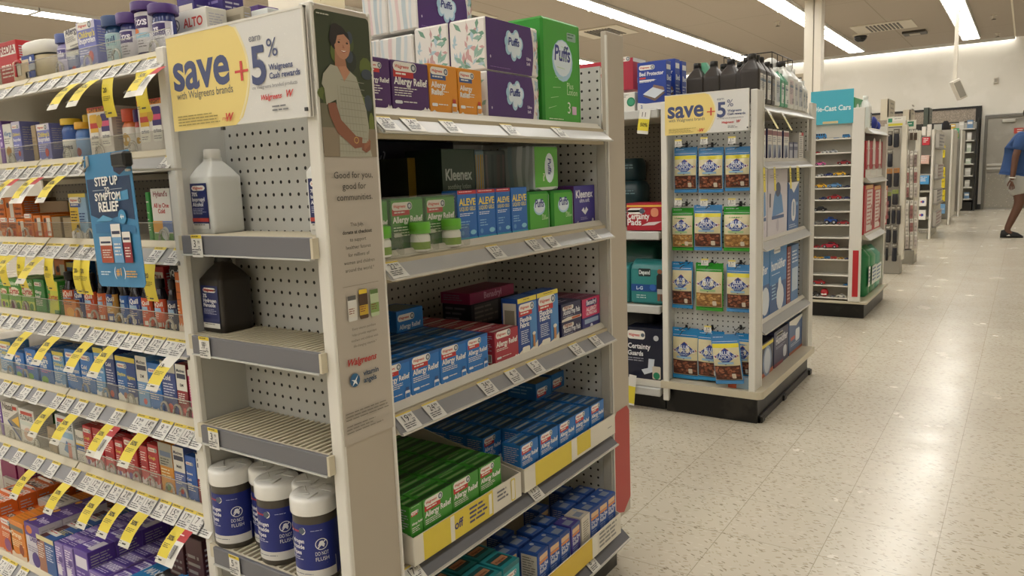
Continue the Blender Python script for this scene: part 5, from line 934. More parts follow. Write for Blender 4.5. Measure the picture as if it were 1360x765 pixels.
m = M(); m.box(-.06, .06, 0, .1, 0, .21, '#c6d2dc', .004); wavy(Art(m, (-.06, 0, 0), (1, 0, 0), (0, 0, 1), (0, -1, 0)), .12, .21, 4, ('#9fb6c6', '#d6dee4', '#8fa9bd')); thing(m, 'tissue_box', 'pale blue box standing behind the upper purple tissue pack', 'tissue box', (-1.17, 1.76, tz+.06), W90)
m = M(); m.box(-.06, .06, 0, .1, 0, .058, '#d0d6da', .003); thing(m, 'tissue_box', 'white box lying under the pale blue one behind the packs', 'tissue box', (-1.17, 1.76, tz), W90)
# ---- second shelf
z2 = ez[1]
def clam(y0, y1, X, lb, cy_, h=.11, first=None):
    w = y1-y0
    t = thing(None, 'blister_pack', lb, 'pack', (X, (y0+y1)/2, z2), W90, 'green clamshell packs on the second end shelf')
    m = M(); m.box(-w/2, w/2, .004, .03, .002, h, '#2f7a35', .003); A = Art(m, (-w/2, .004, 0), (1, 0, 0), (0, 0, 1), (0, -1, 0)); A.rect(.003, h*.5, w-.003, h*.96, '#4a9a38'); ops(A, w, h, [('g', .04, .78, .6, '#c0322f'), ('t', 'Allergy Relief', .04, .56, .12, '#efeeea', 'l', .9), ('b', .05, .48, .6, 4, .05, '#cfe0c4'), ('R', .05, .3, .28, .36, '#dfe6da', .03), ('w', .06, .02, '#d6dcd0')]); part(m, 'card', t)
    m = M(); m.box(-w/2-.002, w/2+.004, -.032, .003, 0, h*.42, 'clear', .003); m.add([(w*.1, -.032, .0), (w*.12, -.032, 0), (-w*.1, -.001, h*.62), (-w*.12, -.001, h*.62)], [(0, 1, 2, 3)], 'clear'); m.box(-w/2-.003, w/2+.003, .002, .0035, 0, h+.004, 'clear'); part(m, 'plastic_shell', t)
    b = M(); b.lathe([(.020, .001), (.021, .004), (.021, .030), (.0185, .035), (.0175, .038)], '#e6e6e0:.3', cy_-(y0+y1)/2, -.008, 20)
    b.lathe([(.0213, .005), (.0213, .020)], '#7a9a3a', cy_-(y0+y1)/2, -.008, 20); part(b, 'pill_bottle', t)
    b = M(); b.lathe([(.0225, .037), (.0225, .058), (.021, .060)], '#62b02c', cy_-(y0+y1)/2, -.008, 20)
    part(b, 'bottle_cap', t, 'green cap')
clam(1.115, 1.215, -1.035, 'left full green blister pack with a green capped bottle', 1.185); clam(1.222, 1.322, -1.035, 'right green blister pack touching the blue cartons', 1.288); clam(1.044, 1.108, -1.035, 'green blister pack half hidden by the tall end panel', 1.068)
capbox(1.10, 1.19, .105, z2, -1.09, '#25602c', wg('Allergy Relief', '', '#25602c'), kl, tb, 'medicine_carton', 'dark green carton in the second row behind the blister packs')
AL = [('r', 0, .93, 1, 1, '#b02a38'), ('b', .08, .98, .9, 1, .035, '#e6cdd0'), ('t', 'ALEVE', .5, .72, .22, '#e8cf4a', 'c', .9), ('t', 'LIQUID GELS', .5, .62, .12, '#d8c870', 'c', .84), ('b', .08, .57, .85, 2, .035, '#dfe8f2'), ('b', .1, .42, .6, 3, .05, '#7fb0d8'), ('e', .18, .2, .08, .08, '#5a94c8'), ('r', 0, 0, 1, .11, '#35a0bf'), ('e', .75, .2, .16, .08, '#7fc0d8'), ('b', .1, .06, .4, 1, .03, '#dfe8f2')]
AL2 = [o for o in AL if o[0] != 'r' or o[5] != '#b02a38'][1:]
for k, (a, b, P) in enumerate(((1.326, 1.396, AL), (1.398, 1.470, AL), (1.473, 1.533, AL), (1.537, 1.609, AL2))):
    capbox(a, b, .118, z2, -1.035, '#1f66b4', P, kl, [('r', .1, .2, .9, .8, '#24457e')], 'medicine_carton', f'blue liquid gels carton on the second end shelf, {("leftmost, partly behind the blister pack", "second", "third", "last, without a red top band")[k]}', group='blue liquid gels cartons', d=.045)
gpack(1.614, 1.718, z2, .104, -1.035, .11, 'left green tissue cube on the second end shelf', three=False); gpack(1.734, 1.845, z2, .103, -1.035, .11, 'green tissue cube between the left one and the purple box', three=False)
m = M(); w, h = .12, .115; m.box(0, w, 0, .11, 0, h, '#a9b4b6', .004); A = Art(m, (0, 0, 0), (1, 0, 0), (0, 0, 1), (0, -1, 0)); A.rect(.002, .008, w-.003, h-.003, '#56a834'); A.poly([(.01, .008), (w*.3, .0), (w*.7, .0), (w-.01, .008)], '#cfd6cf'); A.ell(w*.62, h*.5, w*.2, h*.34, '#dbe8f2'); A.txt('Puffs', w*.56, h*.72, .016, '#2d3a86', 'l', True, .15, .052, -W90); A.txt('Plus', w*.34, h*.38, .009, '#dfeccf', 'l', True, 0, .03, -W90)
wavy(Art(m, (0, .11, 0), (0, -1, 0), (0, 0, 1), (-1, 0, 0)), .11, h, 9, ('#c3ccd0', '#9ab0b8', '#d6dcde')); thing(m, 'tissue_box', 'green tissue cube turned on its side on top of the other two', 'tissue box', (-1.05, 1.672, z2+.106), W90)
capbox(1.856, 1.980, .112, z2, -1.04, '#3b3286', [('t', 'Kleenex', .5, .70, .17, '#e6e6ee', 'c', .82), ('t', 'ultra soft', .5, .58, .09, '#cfd0e6', 'c', .5), ('q', [(.35, .38), (.45, .45), (.5, .36), (.57, .46), (.66, .38), (.52, .26)], '#e3e3ea'), ('b', .3, .2, .7, 2, .04, '#9f9cc8'), ('e', .88, .1, .05, .05, '#d8d8e4'), ('t', '60', .1, .04, .07, '#d8d8e4')], [('r', 0, 0, 1, 1, '#5a2f6a')], tb, 'tissue_box', 'purple soft tissue box at the right end of the second shelf', 'tissue box', .11)
# dark things at the back of the second shelf
yy = lambda a, b, X: (yat(a, X, z2+.12), yat(b, X, z2+.12))
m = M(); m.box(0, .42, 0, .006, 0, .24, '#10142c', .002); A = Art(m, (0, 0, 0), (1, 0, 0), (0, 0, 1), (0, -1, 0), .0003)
A.txt('today?', .04, .185, .030, '#8f919c', fit=.11); A.txt('Ask here', .0, .120, .022, '#8f919c', fit=.12); A.txt('information.', .0, .070, .022, '#8f919c', fit=.13); thing(m, 'notice_board', 'dark navy board with grey lettering reading today, at the back of the second shelf', 'sign', (-1.30, 1.24, z2+.003), W90)
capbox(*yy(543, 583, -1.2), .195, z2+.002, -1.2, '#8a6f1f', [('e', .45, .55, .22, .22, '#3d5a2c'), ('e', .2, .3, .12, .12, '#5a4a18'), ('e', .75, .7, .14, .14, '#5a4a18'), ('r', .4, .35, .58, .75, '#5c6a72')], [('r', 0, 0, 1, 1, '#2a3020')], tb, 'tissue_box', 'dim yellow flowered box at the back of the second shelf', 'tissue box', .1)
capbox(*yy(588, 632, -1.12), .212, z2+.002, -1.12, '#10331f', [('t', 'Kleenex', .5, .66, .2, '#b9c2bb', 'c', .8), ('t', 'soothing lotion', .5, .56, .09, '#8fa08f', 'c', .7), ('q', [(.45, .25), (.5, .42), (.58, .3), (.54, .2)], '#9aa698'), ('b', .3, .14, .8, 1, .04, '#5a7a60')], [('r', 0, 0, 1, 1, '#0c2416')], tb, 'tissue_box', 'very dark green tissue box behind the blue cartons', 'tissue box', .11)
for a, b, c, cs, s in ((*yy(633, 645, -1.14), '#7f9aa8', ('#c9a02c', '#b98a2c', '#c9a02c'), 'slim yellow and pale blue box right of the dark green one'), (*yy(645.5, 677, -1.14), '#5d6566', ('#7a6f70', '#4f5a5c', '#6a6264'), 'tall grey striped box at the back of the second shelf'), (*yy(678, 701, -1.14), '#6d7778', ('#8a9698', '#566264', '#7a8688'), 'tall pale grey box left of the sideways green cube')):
    m = M(); w = b-a; m.box(-w/2, w/2, 0, .1, 0, .212, c, .004); wavy(Art(m, (-w/2, 0, 0), (1, 0, 0), (0, 0, 1), (0, -1, 0), .0002), w*.9, .2, 4, cs); thing(m, 'tissue_box', s, 'tissue box', (-1.14, (a+b)/2, z2+.002), W90)
# ---- third shelf
z3 = ez[2]
BL = ('#2272be', [('r', 0, .93, 1, 1, '#1f5fa6')]+wg('Allergy Relief', '', '#2272be', '#c0322f', 3, pic='#2b4f8a')); TOPB = [('r', .0, .0, 1, .30, '#123f66'), ('r', .12, .36, .82, .5, '#a9a890'), ('r', .05, .56, .95, .66, '#154a74'), ('r', .1, .72, .6, .80, '#9fb0b4'), ('r', .3, .86, .9, .93, '#8a9a9c')]
def block(ys, n, h, z, X, d, c, P, top, desc, grp, skip=()):
    first = None
    for j in range(n):
        for i, (a, b) in enumerate(ys):
            if (i, j) in skip: continue
            w = b-a
            lb = f'{desc}, {ORD[i+1]} column, ' + ('front row' if j == 0 else f'{ORD[j+1]} row back')
            loc = (X-j*(d+.0012)+R_.uniform(-.0008, .0008), (a+b)/2, z); k = round(w, 3)
            if (k, c) in BLK: clone(BLK[k, c], loc, (0, 0, W90+R_.uniform(-.012, .012)), lb)
            else: BLK[k, c] = thing(carton(w-.001, h, d, c, P, kl, top), 'medicine_carton', lb, 'carton', loc, W90, grp)
BLK = {}
block([(1.050, 1.136), (1.137, 1.231), (1.232, 1.326), (1.328, 1.410)], 7, .090, z3, -1.03, .052, BL[0], BL[1], TOPB, 'blue allergy relief carton on the third end shelf', 'blue cartons on the third end shelf')
block([(1.436, 1.538)], 7, .083, z3, -1.03, .052, '#a52c3c', wg('Allergy Relief', '', '#a52c3c', None, 2), [('r', .05, .2, .95, .4, '#d9cfc6'), ('b', .1, .9, .9, 2, .15, '#c98a8a')], 'red allergy relief carton on the third end shelf', 'red cartons on the third end shelf')
FLX = [('r', 0, .92, 1, 1, '#dccb4e'), ('b', .3, .975, .8, 1, .03, '#6b611c'), ('g', .05, .77, .8, '#c0322f'), ('t', 'Flexible', .08, .59, .14, '#eceef2', 'l', .75), ('t', 'Fabric', .08, .50, .14, '#eceef2', 'l', .75), ('r', .62, 0, 1, .9, '#4b86c4'), ('b', .1, .44, .55, 7, .035, '#cfd8e6'), ('q', [(0, 0), (0, .08), (.25, .14), (.5, .06), (.8, .12), (1, .2), (1, 0)], '#dcd6c6'), ('R', .74, .10, .86, .34, '#b98558', .05), ('e', .8, .34, .09, .05, '#dfdcd2'), ('R', .15, .06, .55, .16, '#e6e3d6', .06)]
FLX = [FLX[0], FLX[5]]+FLX[1:5]+FLX[6:]
for k, (a, b, lb) in enumerate(((1.540, 1.628, 'left tall blue flexible fabric bandage carton, white side panel in view'), (1.631, 1.737, 'right tall blue flexible fabric bandage carton'))):
    capbox(a, b, .148, z3, -1.03, '#1c4590', FLX, [('r', .1, .05, .9, .92, '#d4cfc2'), ('k', .2, .1, .7, .3), ('r', .2, .5, .8, .8, '#8d8878')] if k == 0 else kl, [('b', .1, .8, .9, 3, .2, '#5a7aa0')], 'bandage_carton', lb, group='flexible fabric bandage cartons')
PRP = [('R', .06, .62, .6, .84, '#dcd9d0', .04), ('i', 'Walgreens', .12, .68, .09, '#8a3a34', .4), ('t', 'Alcohol Prep Pads', .08, .36, .13, '#dfe0e6', 'l', .85), ('b', .08, .28, .6, 1, .1, '#a9adc4'), ('q', [(0, 0), (0, .12), (.3, .2), (1, .14), (1, 0)], '#d8d2c6'), ('r', .5, .02, .95, .14, '#c0562e')]
for k in range(2):
    for j in range(2): capbox(1.757, 1.868, .049, z3+.0495*k, -1.032-.058*j, '#23234c', PRP, [('r', .15, .2, .8, .8, '#8a8680'), ('b', .2, .7, .7, 3, .15, '#3a3a40')], tb, 'prep_pad_carton', f'navy prep pads carton, {"upper" if k else "lower"} of the {"front" if j == 0 else "rear"} pair', d=.056, group='prep pad cartons')
BND = [('r', 0, .42, 1, 1, '#c42f62'), ('R', .2, .74, .85, .94, '#2a2a6a', .08), ('t', 'Benadryl', .52, .79, .13, '#e6e2ee', 'c', .55), ('t', 'ALLERGY', .52, .60, .10, '#f0dfe6', 'c', .7), ('t', 'ULTRATABS', .52, .48, .08, '#f0dfe6', 'c', .6), ('r', .12, .22, .9, .36, '#8fa4c4'), ('e', .5, .1, .08, .08, '#cfd3e0')]
for j in range(3): capbox(1.873, 1.982, .094, z3, -1.032-.052*j, '#2a2e74', BND, [('r', 0, .42, 1, 1, '#5c2144'), ('b', .1, .9, .9, 4, .12, '#9a93a0')], [('r', 0, 0, 1, 1, '#7a2450'), ('b', .1, .8, .9, 2, .2, '#b98aa0')], 'medicine_carton', f'pink and navy allergy carton at the right end of the third shelf, {("in front", "second", "third")[j]}', group='pink and navy allergy cartons')
for k, (a, b, X, z, h, c, lb) in enumerate(((1.60, 1.70, -1.22, z3, .045, '#1d1b26', 'low dark carton behind the red ones'), (1.71, 1.80, -1.22, z3, .045, '#1d1b26', 'second low dark carton behind the bandage cartons'), (1.60, 1.74, -1.22, z3+.046, .07, '#2a2730', 'dark carton with grey print behind the bandage cartons'), (1.745, 1.83, -1.22, z3+.046, .07, '#24202a', 'dark carton stacked behind the prep pads'), (1.57, 1.78, -1.20, z3+.118, .03, '#8a1f50', 'magenta carton lying on top of the dark stack'))):
    capbox(a, b, h, z, X, c, [('r', .1, .1, .9, .9, '#5d5a5c' if h == .07 else c), ('b', .1, .8, .9, 4, .18, '#8f8a84')] if h != .03 else [('t', 'Benadryl', .3, .3, .08, '#c98aa8', 'l', .4)], [('b', .1, .8, .9, 3, .2, '#77737c')], [('r', .05, .1, .95, .9, '#7a1d44' if h == .03 else '#35323c')], 'medicine_carton', lb, d=.1)
p = at(527, 443, 'Z', z3+.091); m = carton(.098, .052, .09, BL[0], [('g', .04, .5, .62, None), ('t', 'Allergy Relief', .08, .14, .11, '#dfe8f0', 'l', .8)], [('b', .1, .8, .9, 4, .15, '#5f97c4')], [('r', .1, .1, .9, .9, '#6f7f78')]); thing(m, 'medicine_carton', 'single blue allergy carton lying flat on top of the blue block', 'carton', (p.x, p.y+.05, z3+.0905), W90+.02)
# ---- fourth shelf: display trays
def tray(y0, y1, X, z, wall, back, ops_, lb, d=.38):
    t = thing(None, 'display_tray', lb, 'tray', (X, y0, z), W90); L = y1-y0
    m = M(); m.box(0, L, .001, d, 0, .002, '#cfc8b8'); m.box(.004, L-.004, .006, d, .002, .027, '#b9b09c')
    for x in (0, L-.003): m.prism([(0, 0), (d, 0), (d, back), (0, wall)], 'x', x, x+.003, '#cdc6b8')
    m.box(0, L, d-.003, d, 0, back+.01, '#c4bcab'); part(m, 'tray_body', t)
    m = M(); m.box(0, L, -.003, 0, 0, wall, '#dcd7c9'); A = Art(m, (0, -.003, 0), (1, 0, 0), (0, 0, 1), (0, -1, 0), .0002); ops_(A, L, wall); part(m, 'tray_front', t)
z4 = ez[3]; bz = z4+.030
def tf1(A, w, h):
    A.rect(.03, 0, w*.70, h, '#dcc63f'); A.rect(w*.30, 0, w*.335, h*.95, '#e6e1cf'); A.txt('off', w*.335, h*.38, h*.32, '#33306a', bold=True); A.bars(w*.47, h*.85, w*.66, 4, h*.17, '#4a4a6a', .5); A.rect(w*.655, h*.1, w*.685, h*.9, '#e8e4d6'); A.bars(w*.74, h*.8, w*.86, 3, h*.16, '#6a6a72', .45); A.rr(w*.885, h*.05, w*.93, h*.95, .005, '#dcc63f'); A.rr(w*.89, h*.1, w*.922, h*.9, .004, '#dcd7c9')
def tf2(A, w, h): A.rect(w*.10, 0, w*.47, h, '#dcc63f'); A.rect(w*.53, h*.12, w*.69, h, '#dcc63f'); A.rect(w*.47, h*.1, w*.53, h*1, '#e2ded0'); A.bars(w*.9, h*.5, w*.97, 1, h*.1, '#8a867a')
tray(1.064, 1.458, -.987, z4, .06, .14, tf1, 'white and yellow cardboard tray full of green allergy cartons'); tray(1.474, 1.972, -.987, z4, .06, .12, tf2, 'cardboard tray with a yellow band full of blue allergy cartons')
GR = ('#3f8f2e', [('b', .1, .97, .8, 1, .02, '#cfe0c4')]+wg('Allergy Relief', '', '#3f8f2e', '#c0322f', 3)); GT = [('r', .0, .0, 1, .30, '#1f4a18'), ('r', .12, .36, .82, .48, '#7f9a68'), ('r', .05, .54, .95, .66, '#24551c'), ('r', .1, .72, .6, .79, '#86a070'), ('r', .3, .86, .9, .92, '#6f8f5c')]
block([(1.070, 1.108), (1.109, 1.205), (1.207, 1.303), (1.306, 1.393)], 6, .092, bz, -.995, .056, GR[0], GR[1], GT, 'green allergy relief carton in the left display tray', 'green cartons in the left tray')
BL4 = (BL[0], BL[1][1:]+[('R', .78, .08, .94, .26, '#dfe2e6', .03)])
block([(1.478, 1.560), (1.566, 1.658), (1.663, 1.748), (1.750, 1.835), (1.842, 1.925)], 6, .088, bz, -.995, .056, '#2170bb', BL4[1], TOPB, 'blue allergy relief carton in the right display tray', 'blue cartons in the right tray', skip=((0, 1),))
for k, (px, py) in enumerate(((712, 533), (733, 520))):
    p = at(px, py, 'Z', bz+.089); m = carton(.088, .05, .10, '#2368a8', [('g', .06, .35, .66, '#c0322f')], [('b', .1, .8, .9, 3, .2, '#7fa8c8')], [('r', .05, .05, .95, .95, '#8a8262'), ('b', .1, .8, .9, 4, .15, '#5a5844')]); thing(m, 'medicine_carton', f'blue carton lying flat on the right tray block, {"left" if k == 0 else "right"} of the two', 'carton', (p.x, p.y+.045, bz+.0885), W90)
# ---- lowest shelf
z5 = ez[4]
def tf3(A, w, h): A.rect(0, 0, w*.66, h, '#d9b935'); A.rect(w*.66, 0, w*.72, h, '#e2ded0'); A.bars(w*.74, h*.9, w*.97, 4, h*.2, '#8a8a86', .5)
tray(1.40, 1.93, -.953, z5+.002, .062, .15, tf3, 'cardboard tray with a yellow front holding small navy cartons', .34)
SB = ('#2a55a4', [('r', 0, .92, 1, 1, '#1f3f86'), ('R', .12, .76, .9, .9, '#dcb98a', .05), ('r', .1, .68, .9, .75, '#dc8a4a'), ('t', 'Dry Eye', .12, .55, .2, '#e3e6ef', 'l', .8), ('t', 'Relief', .12, .42, .2, '#e3e6ef', 'l', .8), ('b', .12, .36, .8, 3, .06, '#aebbdc'), ('w', .1, .03, '#dcdad6')]); SBT = [('r', .12, .2, .7, .6, '#8f9ab0'), ('e', .75, .75, .12, .12, '#b9c0cc')]
sl = [('r', .08, .05, .92, .92, '#cfc8ba'), ('b', .15, .85, .85, 8, .07, '#7a766c')]; zb = z5+.032
SBP = ('#4a4296', [o if o[0] != 't' else o for o in SB[1]])
for k, (a, j, c) in enumerate(((1.492, 0, 0), (1.547, 0, 0), (1.602, 0, 0), (1.660, 0, 1), (1.718, 0, 2), (1.770, 0, 0), (1.823, 0, 0), (1.875, 0, 0), (1.44, 1, 0), (1.50, 1, 0), (1.57, 1, 0), (1.64, 1, 0), (1.75, 1, 0), (1.81, 1, 0), (1.865, 1, 0), (1.52, 2, 0), (1.70, 2, 0), (1.84, 2, 0))):
    base, P = (SBP if c == 1 else SB); m = carton(.052, .097, .055, base if c != 2 else '#cfc8ba', P if c != 2 else sl, sl if k in (0, 3, 4) else kl, SBT)
    thing(m, 'medicine_carton', f'small {("navy", "violet", "white sided")[c]} eye drop carton in the lowest tray, {("front", "second", "third")[j]} row, ' + f'{ORD[k+1 if j == 0 else (k-7 if j == 1 else k-14)]} from the left', 'carton', (-.965-j*.062, a+.026, zb), W90+R_.uniform(-.05, .05), 'eye drop cartons on the lowest end shelf')
TL = [('r', 0, .9, 1, 1, '#1a6a70'), ('g', .1, .72, .7, None), ('t', 'Sinus', .1, .5, .15, '#e3eeee', 'l', .8), ('t', 'Relief', .1, .36, .15, '#e3eeee', 'l', .8), ('b', .1, .3, .8, 3, .05, '#cfe6e6')]; TT = [('R', .1, .2, .9, .8, '#175257', .05), ('r', .15, .35, .85, .62, '#c9906a'), ('t', 'Walgreens', .2, .4, .12, '#7a3020', 'l', .55)]
first = None
for j in range(4):
    for i, a in enumerate((1.13, 1.205, 1.28, 1.355)):
        lb = f'teal carton on the lowest end shelf, {ORD[i+1]} column, {("front", "second", "third", "fourth")[j]} row'; loc = (-.975-j*.075, a+.035+j*.006, z5+.03)
        first = clone(first, loc, W90, lb) if first else thing(carton(.068, .12, .072, '#2f9aa4', TL, kl, TT), 'medicine_carton', lb, 'carton', loc, W90, 'teal cartons on the lowest end shelf')
m = M(); m.box(1.06, 1.43, -.003, .0, 0, .04, '#cfc8b8'); m = M(); m.box(0, .33, 0, .30, 0, .028, '#bdb5a3'); thing(m, 'cardboard_riser', 'low cardboard riser under the teal cartons', 'tray', (-.965, 1.09, z5+.001), W90)
# ================================================================ second end unit, across the side aisle
wing2, cap2 = end_unit(3.45, 3.55, 4.49, 'b', None, 'white peg panel of the second end unit with bags of almonds on hooks', 'second end shelving with humidifier boxes and jugs on top', 1.54, 1.46, .165, 1.54, fc='#cdcac2')
m = M(); m.prism([(-1.46, 3.44), (-.985, 3.44), (-.968, 3.455), (-.962, 3.47), (-.962, 4.5), (-1.46, 4.5)], 'z', .13, .165, '#c6bda6'); part(m, 'deck', cap2)
m = M(); m.box(-1.45, -.995, 3.485, 4.48, 0, .13, 'kick', .004)
for y in (3.5, 3.9, 4.46): m.box(-1.0, -.975, y, y+.05, 0, .03, '#111111', .004)
m.box(-1.0, -.985, 3.5, 4.5, .0, .035, '#171513'); part(m, 'base', cap2)
EZ2 = [1.448, 1.190, .812, .417]
def cap_rows(parent, Yb, Ye, zs, front, cols):
    for k, z in enumerate(zs):
        L = Ye-Yb-.012; m = M(); zt = z+EDZ+.007; m.box(0, L, .05, .44, zt-.03, zt, '#c4bcaa', .002); e = part(m, 'shelf', parent, None, (front, Yb+.008, 0), W90)
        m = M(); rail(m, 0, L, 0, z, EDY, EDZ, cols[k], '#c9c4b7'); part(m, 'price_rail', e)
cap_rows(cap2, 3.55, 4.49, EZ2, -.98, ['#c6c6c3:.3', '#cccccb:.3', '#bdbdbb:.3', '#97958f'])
e2 = [z+.040 for z in EZ2]+[.166]
save_sign(at(883, 150, 'Y', 3.43).x, at(995, 150, 'Y', 3.43).x, 3.43, 1.362, 1.545, 'yellow and white sale sign above the almond bags on the second end unit')
for k, (px, h_) in enumerate(((1018, .07), (1037, .065))):
    y = yat(px, -.985, 1.46); m = M(); m.box(-.017, .017, 0, .0008, -.10, 0, '#e3d48a'); m.box(-.017, .017, -.0006, 0, -.03, 0, WH); A = Art(m, (-.017, -.001, -.1), (1, 0, 0), (0, 0, 1), (0, -1, 0), .0004); A.bars(.004, .08, .03, 5, .008, '#77744c')
    thing(m, 'price_tag', f'pale tag hanging under the top shelf of the second end unit, {"left" if k == 0 else "right"} one', 'price tag', (-.981, y, EZ2[0]+.006), (-.5, 0, W90))
for k, (px, w) in enumerate(((1013, .03), (1027, .03), (1048, .03), (1058, .05))):
    y = yat(px, -.985, 1.2); m = M(); m.box(-w/2, w/2, 0, .0008, -.11 if k < 3 else -.075, 0, '#dccb3e'); A = Art(m, (-w/2, 0, -.1), (1, 0, 0), (0, 0, 1), (0, -1, 0), .0004); A.bars(.004, .07, w-.004, 3, .012, '#6e6423')
    thing(m, 'sale_flag', f'yellow sale flag under the second shelf of the second end unit, {ORD[k+1]} from the left', 'sale flag', (-.979, y, EZ2[1]+.006), (-.05, 0, W90))
# almond bags
def almond_bag(w, h, top, foot, nut, band=True, sub='#8fb4d0'):
    m = M(); t = .024
    def bulge(u, v): return -t*max(0, math.sin(PI*min(1, max(0, v)))**.6)*max(0, math.sin(PI*min(1, max(0, u))))**.55
    def fn(x, y, off): return Vector((x-w/2, bulge(x/w, (y-h*.06)/(h*.80))-off, y))
    nx, ny = 12, 16; v = []; f = []
    for s in (1, -1):
        b = len(v)
        for j in range(ny+1):
            for i in range(nx+1): p = fn(w*i/nx, h*j/ny, 0); v.append((p.x, p.y if s == 1 else .002-p.y*.5, p.z))
        f += [(b+j*(nx+1)+i, b+j*(nx+1)+i+1, b+(j+1)*(nx+1)+i+1, b+(j+1)*(nx+1)+i) for j in range(ny) for i in range(nx)]
    m.add(v, f, top+':.25', True)
    A = Art(m, (0, 0, 0), (1, 0, 0), (0, 0, 1), (0, -1, 0), .00045, fn)
    A.rect(w*.03, h*.08, w*.97, h*.82, '#d9cfa8:.25')
    if band: A.rect(w*.03, h*.74, w*.97, h*.82, '#dccf3c:.25')
    q = random.Random(int(w*1e4)); A.rect(w*.04, h*.09, w*.96, h*.38, nut[0])
    A.step = .12
    for k in range(46):
        A.ell(q.uniform(.09, .91)*w, q.uniform(.12, .355)*h, q.uniform(.045, .07)*w, q.uniform(.03, .045)*w, nut[1+k % 3], 9)
    A.step = 1
    A.poly([(w*.5, h*.74), (w*.95, h*.57), (w*.5, h*.40), (w*.05, h*.57)], '#a8413a'); A.poly([(w*.5, h*.735), (w*.88, h*.57), (w*.5, h*.405), (w*.12, h*.57)], '#23408c')
    A.txt('BLUE', w*.5, h*.61, w*.12, '#e9ecf2', 'c', True); A.txt('DIAMOND', w*.5, h*.525, w*.14, '#e9ecf2', 'c', False, 0, w*.82); A.bars(w*.3, h*.51, w*.7, 2, h*.02, '#c9d6e6'); A.rect(w*.22, h*.42, w*.78, h*.46, sub); A.rr(w*.66, h*.12, w*.8, h*.22, w*.03, '#d9cdbb', 3)
    A.rect(w*.02, h*.0, w*.98, h*.065, foot+':.25'); A.rect(w*.05, h*.86, w*.95, h*.866, '#e6e9ea'); A.bars(w*.1, h*.96, w*.6, 1, h*.02, '#dfe6ea')
    return m
NT = ('#4a241a', '#8a4e36', '#6d3826', '#a5674a'); NL = ('#8d6436', '#c09050', '#a87a42', '#d3a868')
bags = [('b1', '#4a86bc', '#4a86bc', NT, True), ('b2', '#2f86c0', '#2f86c0', NT, False), ('g', '#2f8f2c', '#3f9a34', NL, False)]
BG = {}
def bag(x0, x1, y0, y1, kd, lb, dy=0, tilt=0):
    Y = 3.515-dy; p, q = at(x0, y1, 'Y', Y), at(x1, y0, 'Y', Y); w = min(.135, q.x-p.x); h = q.z-p.z; loc = ((p.x+q.x)/2, Y, p.z)
    c = {'b': ('#4a86bc', '#4a8cc4', NT, True), 'B': ('#2f86c0', '#2f8ec8', NT, False), 'g': ('#2f8f2c', '#3f9a34', NL, False), 'G': ('#4a8f3c', '#3f9a34', NL, True)}[kd]
    thing(almond_bag(w, h, c[0], c[1], c[2], c[3], '#8fb4d0' if kd in 'bB' else '#9cc08c'), 'almond_bag', lb, 'snack bag', loc, (0, tilt, 0), 'bags of almonds on the peg panel')
rw = ['top', 'second', 'third', 'bottom']
BL_ = [(0, 896, 926, 195, 256, 'b'), (0, 928, 961, 195, 256, 'b'), (0, 963, 997, 194, 254, 'b'), (1, 893, 921, 276, 332, 'g'), (1, 922, 959, 272, 332, 'b'), (1, 961, 998, 274, 333, 'g'), (2, 893, 920, 348, 408, 'B'), (2, 921, 964, 350, 411, 'g'), (2, 965, 999, 352, 413, 'b'), (3, 892, 930, 437, 500, 'B'), (3, 927, 962, 441, 503, 'B'), (3, 976, 1000, 444, 500, 'B')]
nm = {'b': 'blue bag of brown almonds with a yellow band', 'B': 'bright blue bag of brown almonds without a band', 'g': 'green bag of pale almonds'}
for k, (r, a, b, c, d, kd) in enumerate(BL_): bag(a, b, c, d, kd, f'{nm[kd]}, {("left", "middle", "right")[k % 3]} on the {rw[r]} hook row', dy=.0 if k % 3 != 1 else .006)
bag(950, 990, 446, 507, 'b', 'tilted blue bag of almonds hanging in front of the others at the bottom right', .06, -.12)
for k, (px, py) in enumerate(((901, 190), (935, 187), (972, 186), (901, 268), (935, 269), (972, 268), (936, 348), (972, 350), (940, 437))):
    p = at(px, py, 'Y', 3.44); m = M(); m.box(-.017, .017, 0, .001, -.016, .016, WH); m.box(-.017, .017, -.0005, 0, .009, .016, '#e0cf6a'); A = Art(m, (-.017, -.0006, -.016), (1, 0, 0), (0, 0, 1), (0, -1, 0), .0004); A.txt('3', .008, .012, .011, '#33333a'); A.txt('99', .018, .017, .006, '#33333a'); A.bars(.004, .01, .03, 2, .004, '#77777c')
    thing(m, 'price_tag', f'small white price tag in front of the {rw[k//3] if k < 6 else ("third" if k < 8 else "bottom")} row of almond bags, {("left", "middle", "right", "left", "middle", "right", "middle", "right", "middle")[k]}', 'price tag', (p.x, 3.44, p.z), 0, 'price tags before the almond bags')
for k in range(12):
    r, c = divmod(k, 3); p = at((912, 946, 984)[c], (192, 270, 348, 434)[r], 'Y', 3.545)
    m = M(); m.tube([(0, 0, 0), (0, -.09, 0), (0, -.10, .01)], .0022, '#1a1a1a:.4', 6); m.tube([(0, 0, -.012), (0, -.06, -.012), (.004, -.10, -.02)], .0018, '#1a1a1a:.4', 6); m.box(-.006, .006, -.004, 0, -.014, .010, '#1a1a1a', .001); m.tube([(.01, -.01, 0), (.022, -.04, -.004), (.03, -.03, .006), (.022, -.02, .0)], .002, '#1a1a1a:.4', 6)
    thing(m, 'peg_hook', f'black peg hook over the {("left", "middle", "right")[c]} bag of the {rw[r]} row', 'hook', (p.x, 3.545, p.z), 0, 'black peg hooks')
m = carton(.10, .055, .08, '#8fa4b4', [('r', 0, 0, .4, 1, '#b9502c')]); thing(m, 'small_carton', 'low blue and orange carton lying under the bottom bags', 'carton', (-1.08, 3.47, .166), 0)
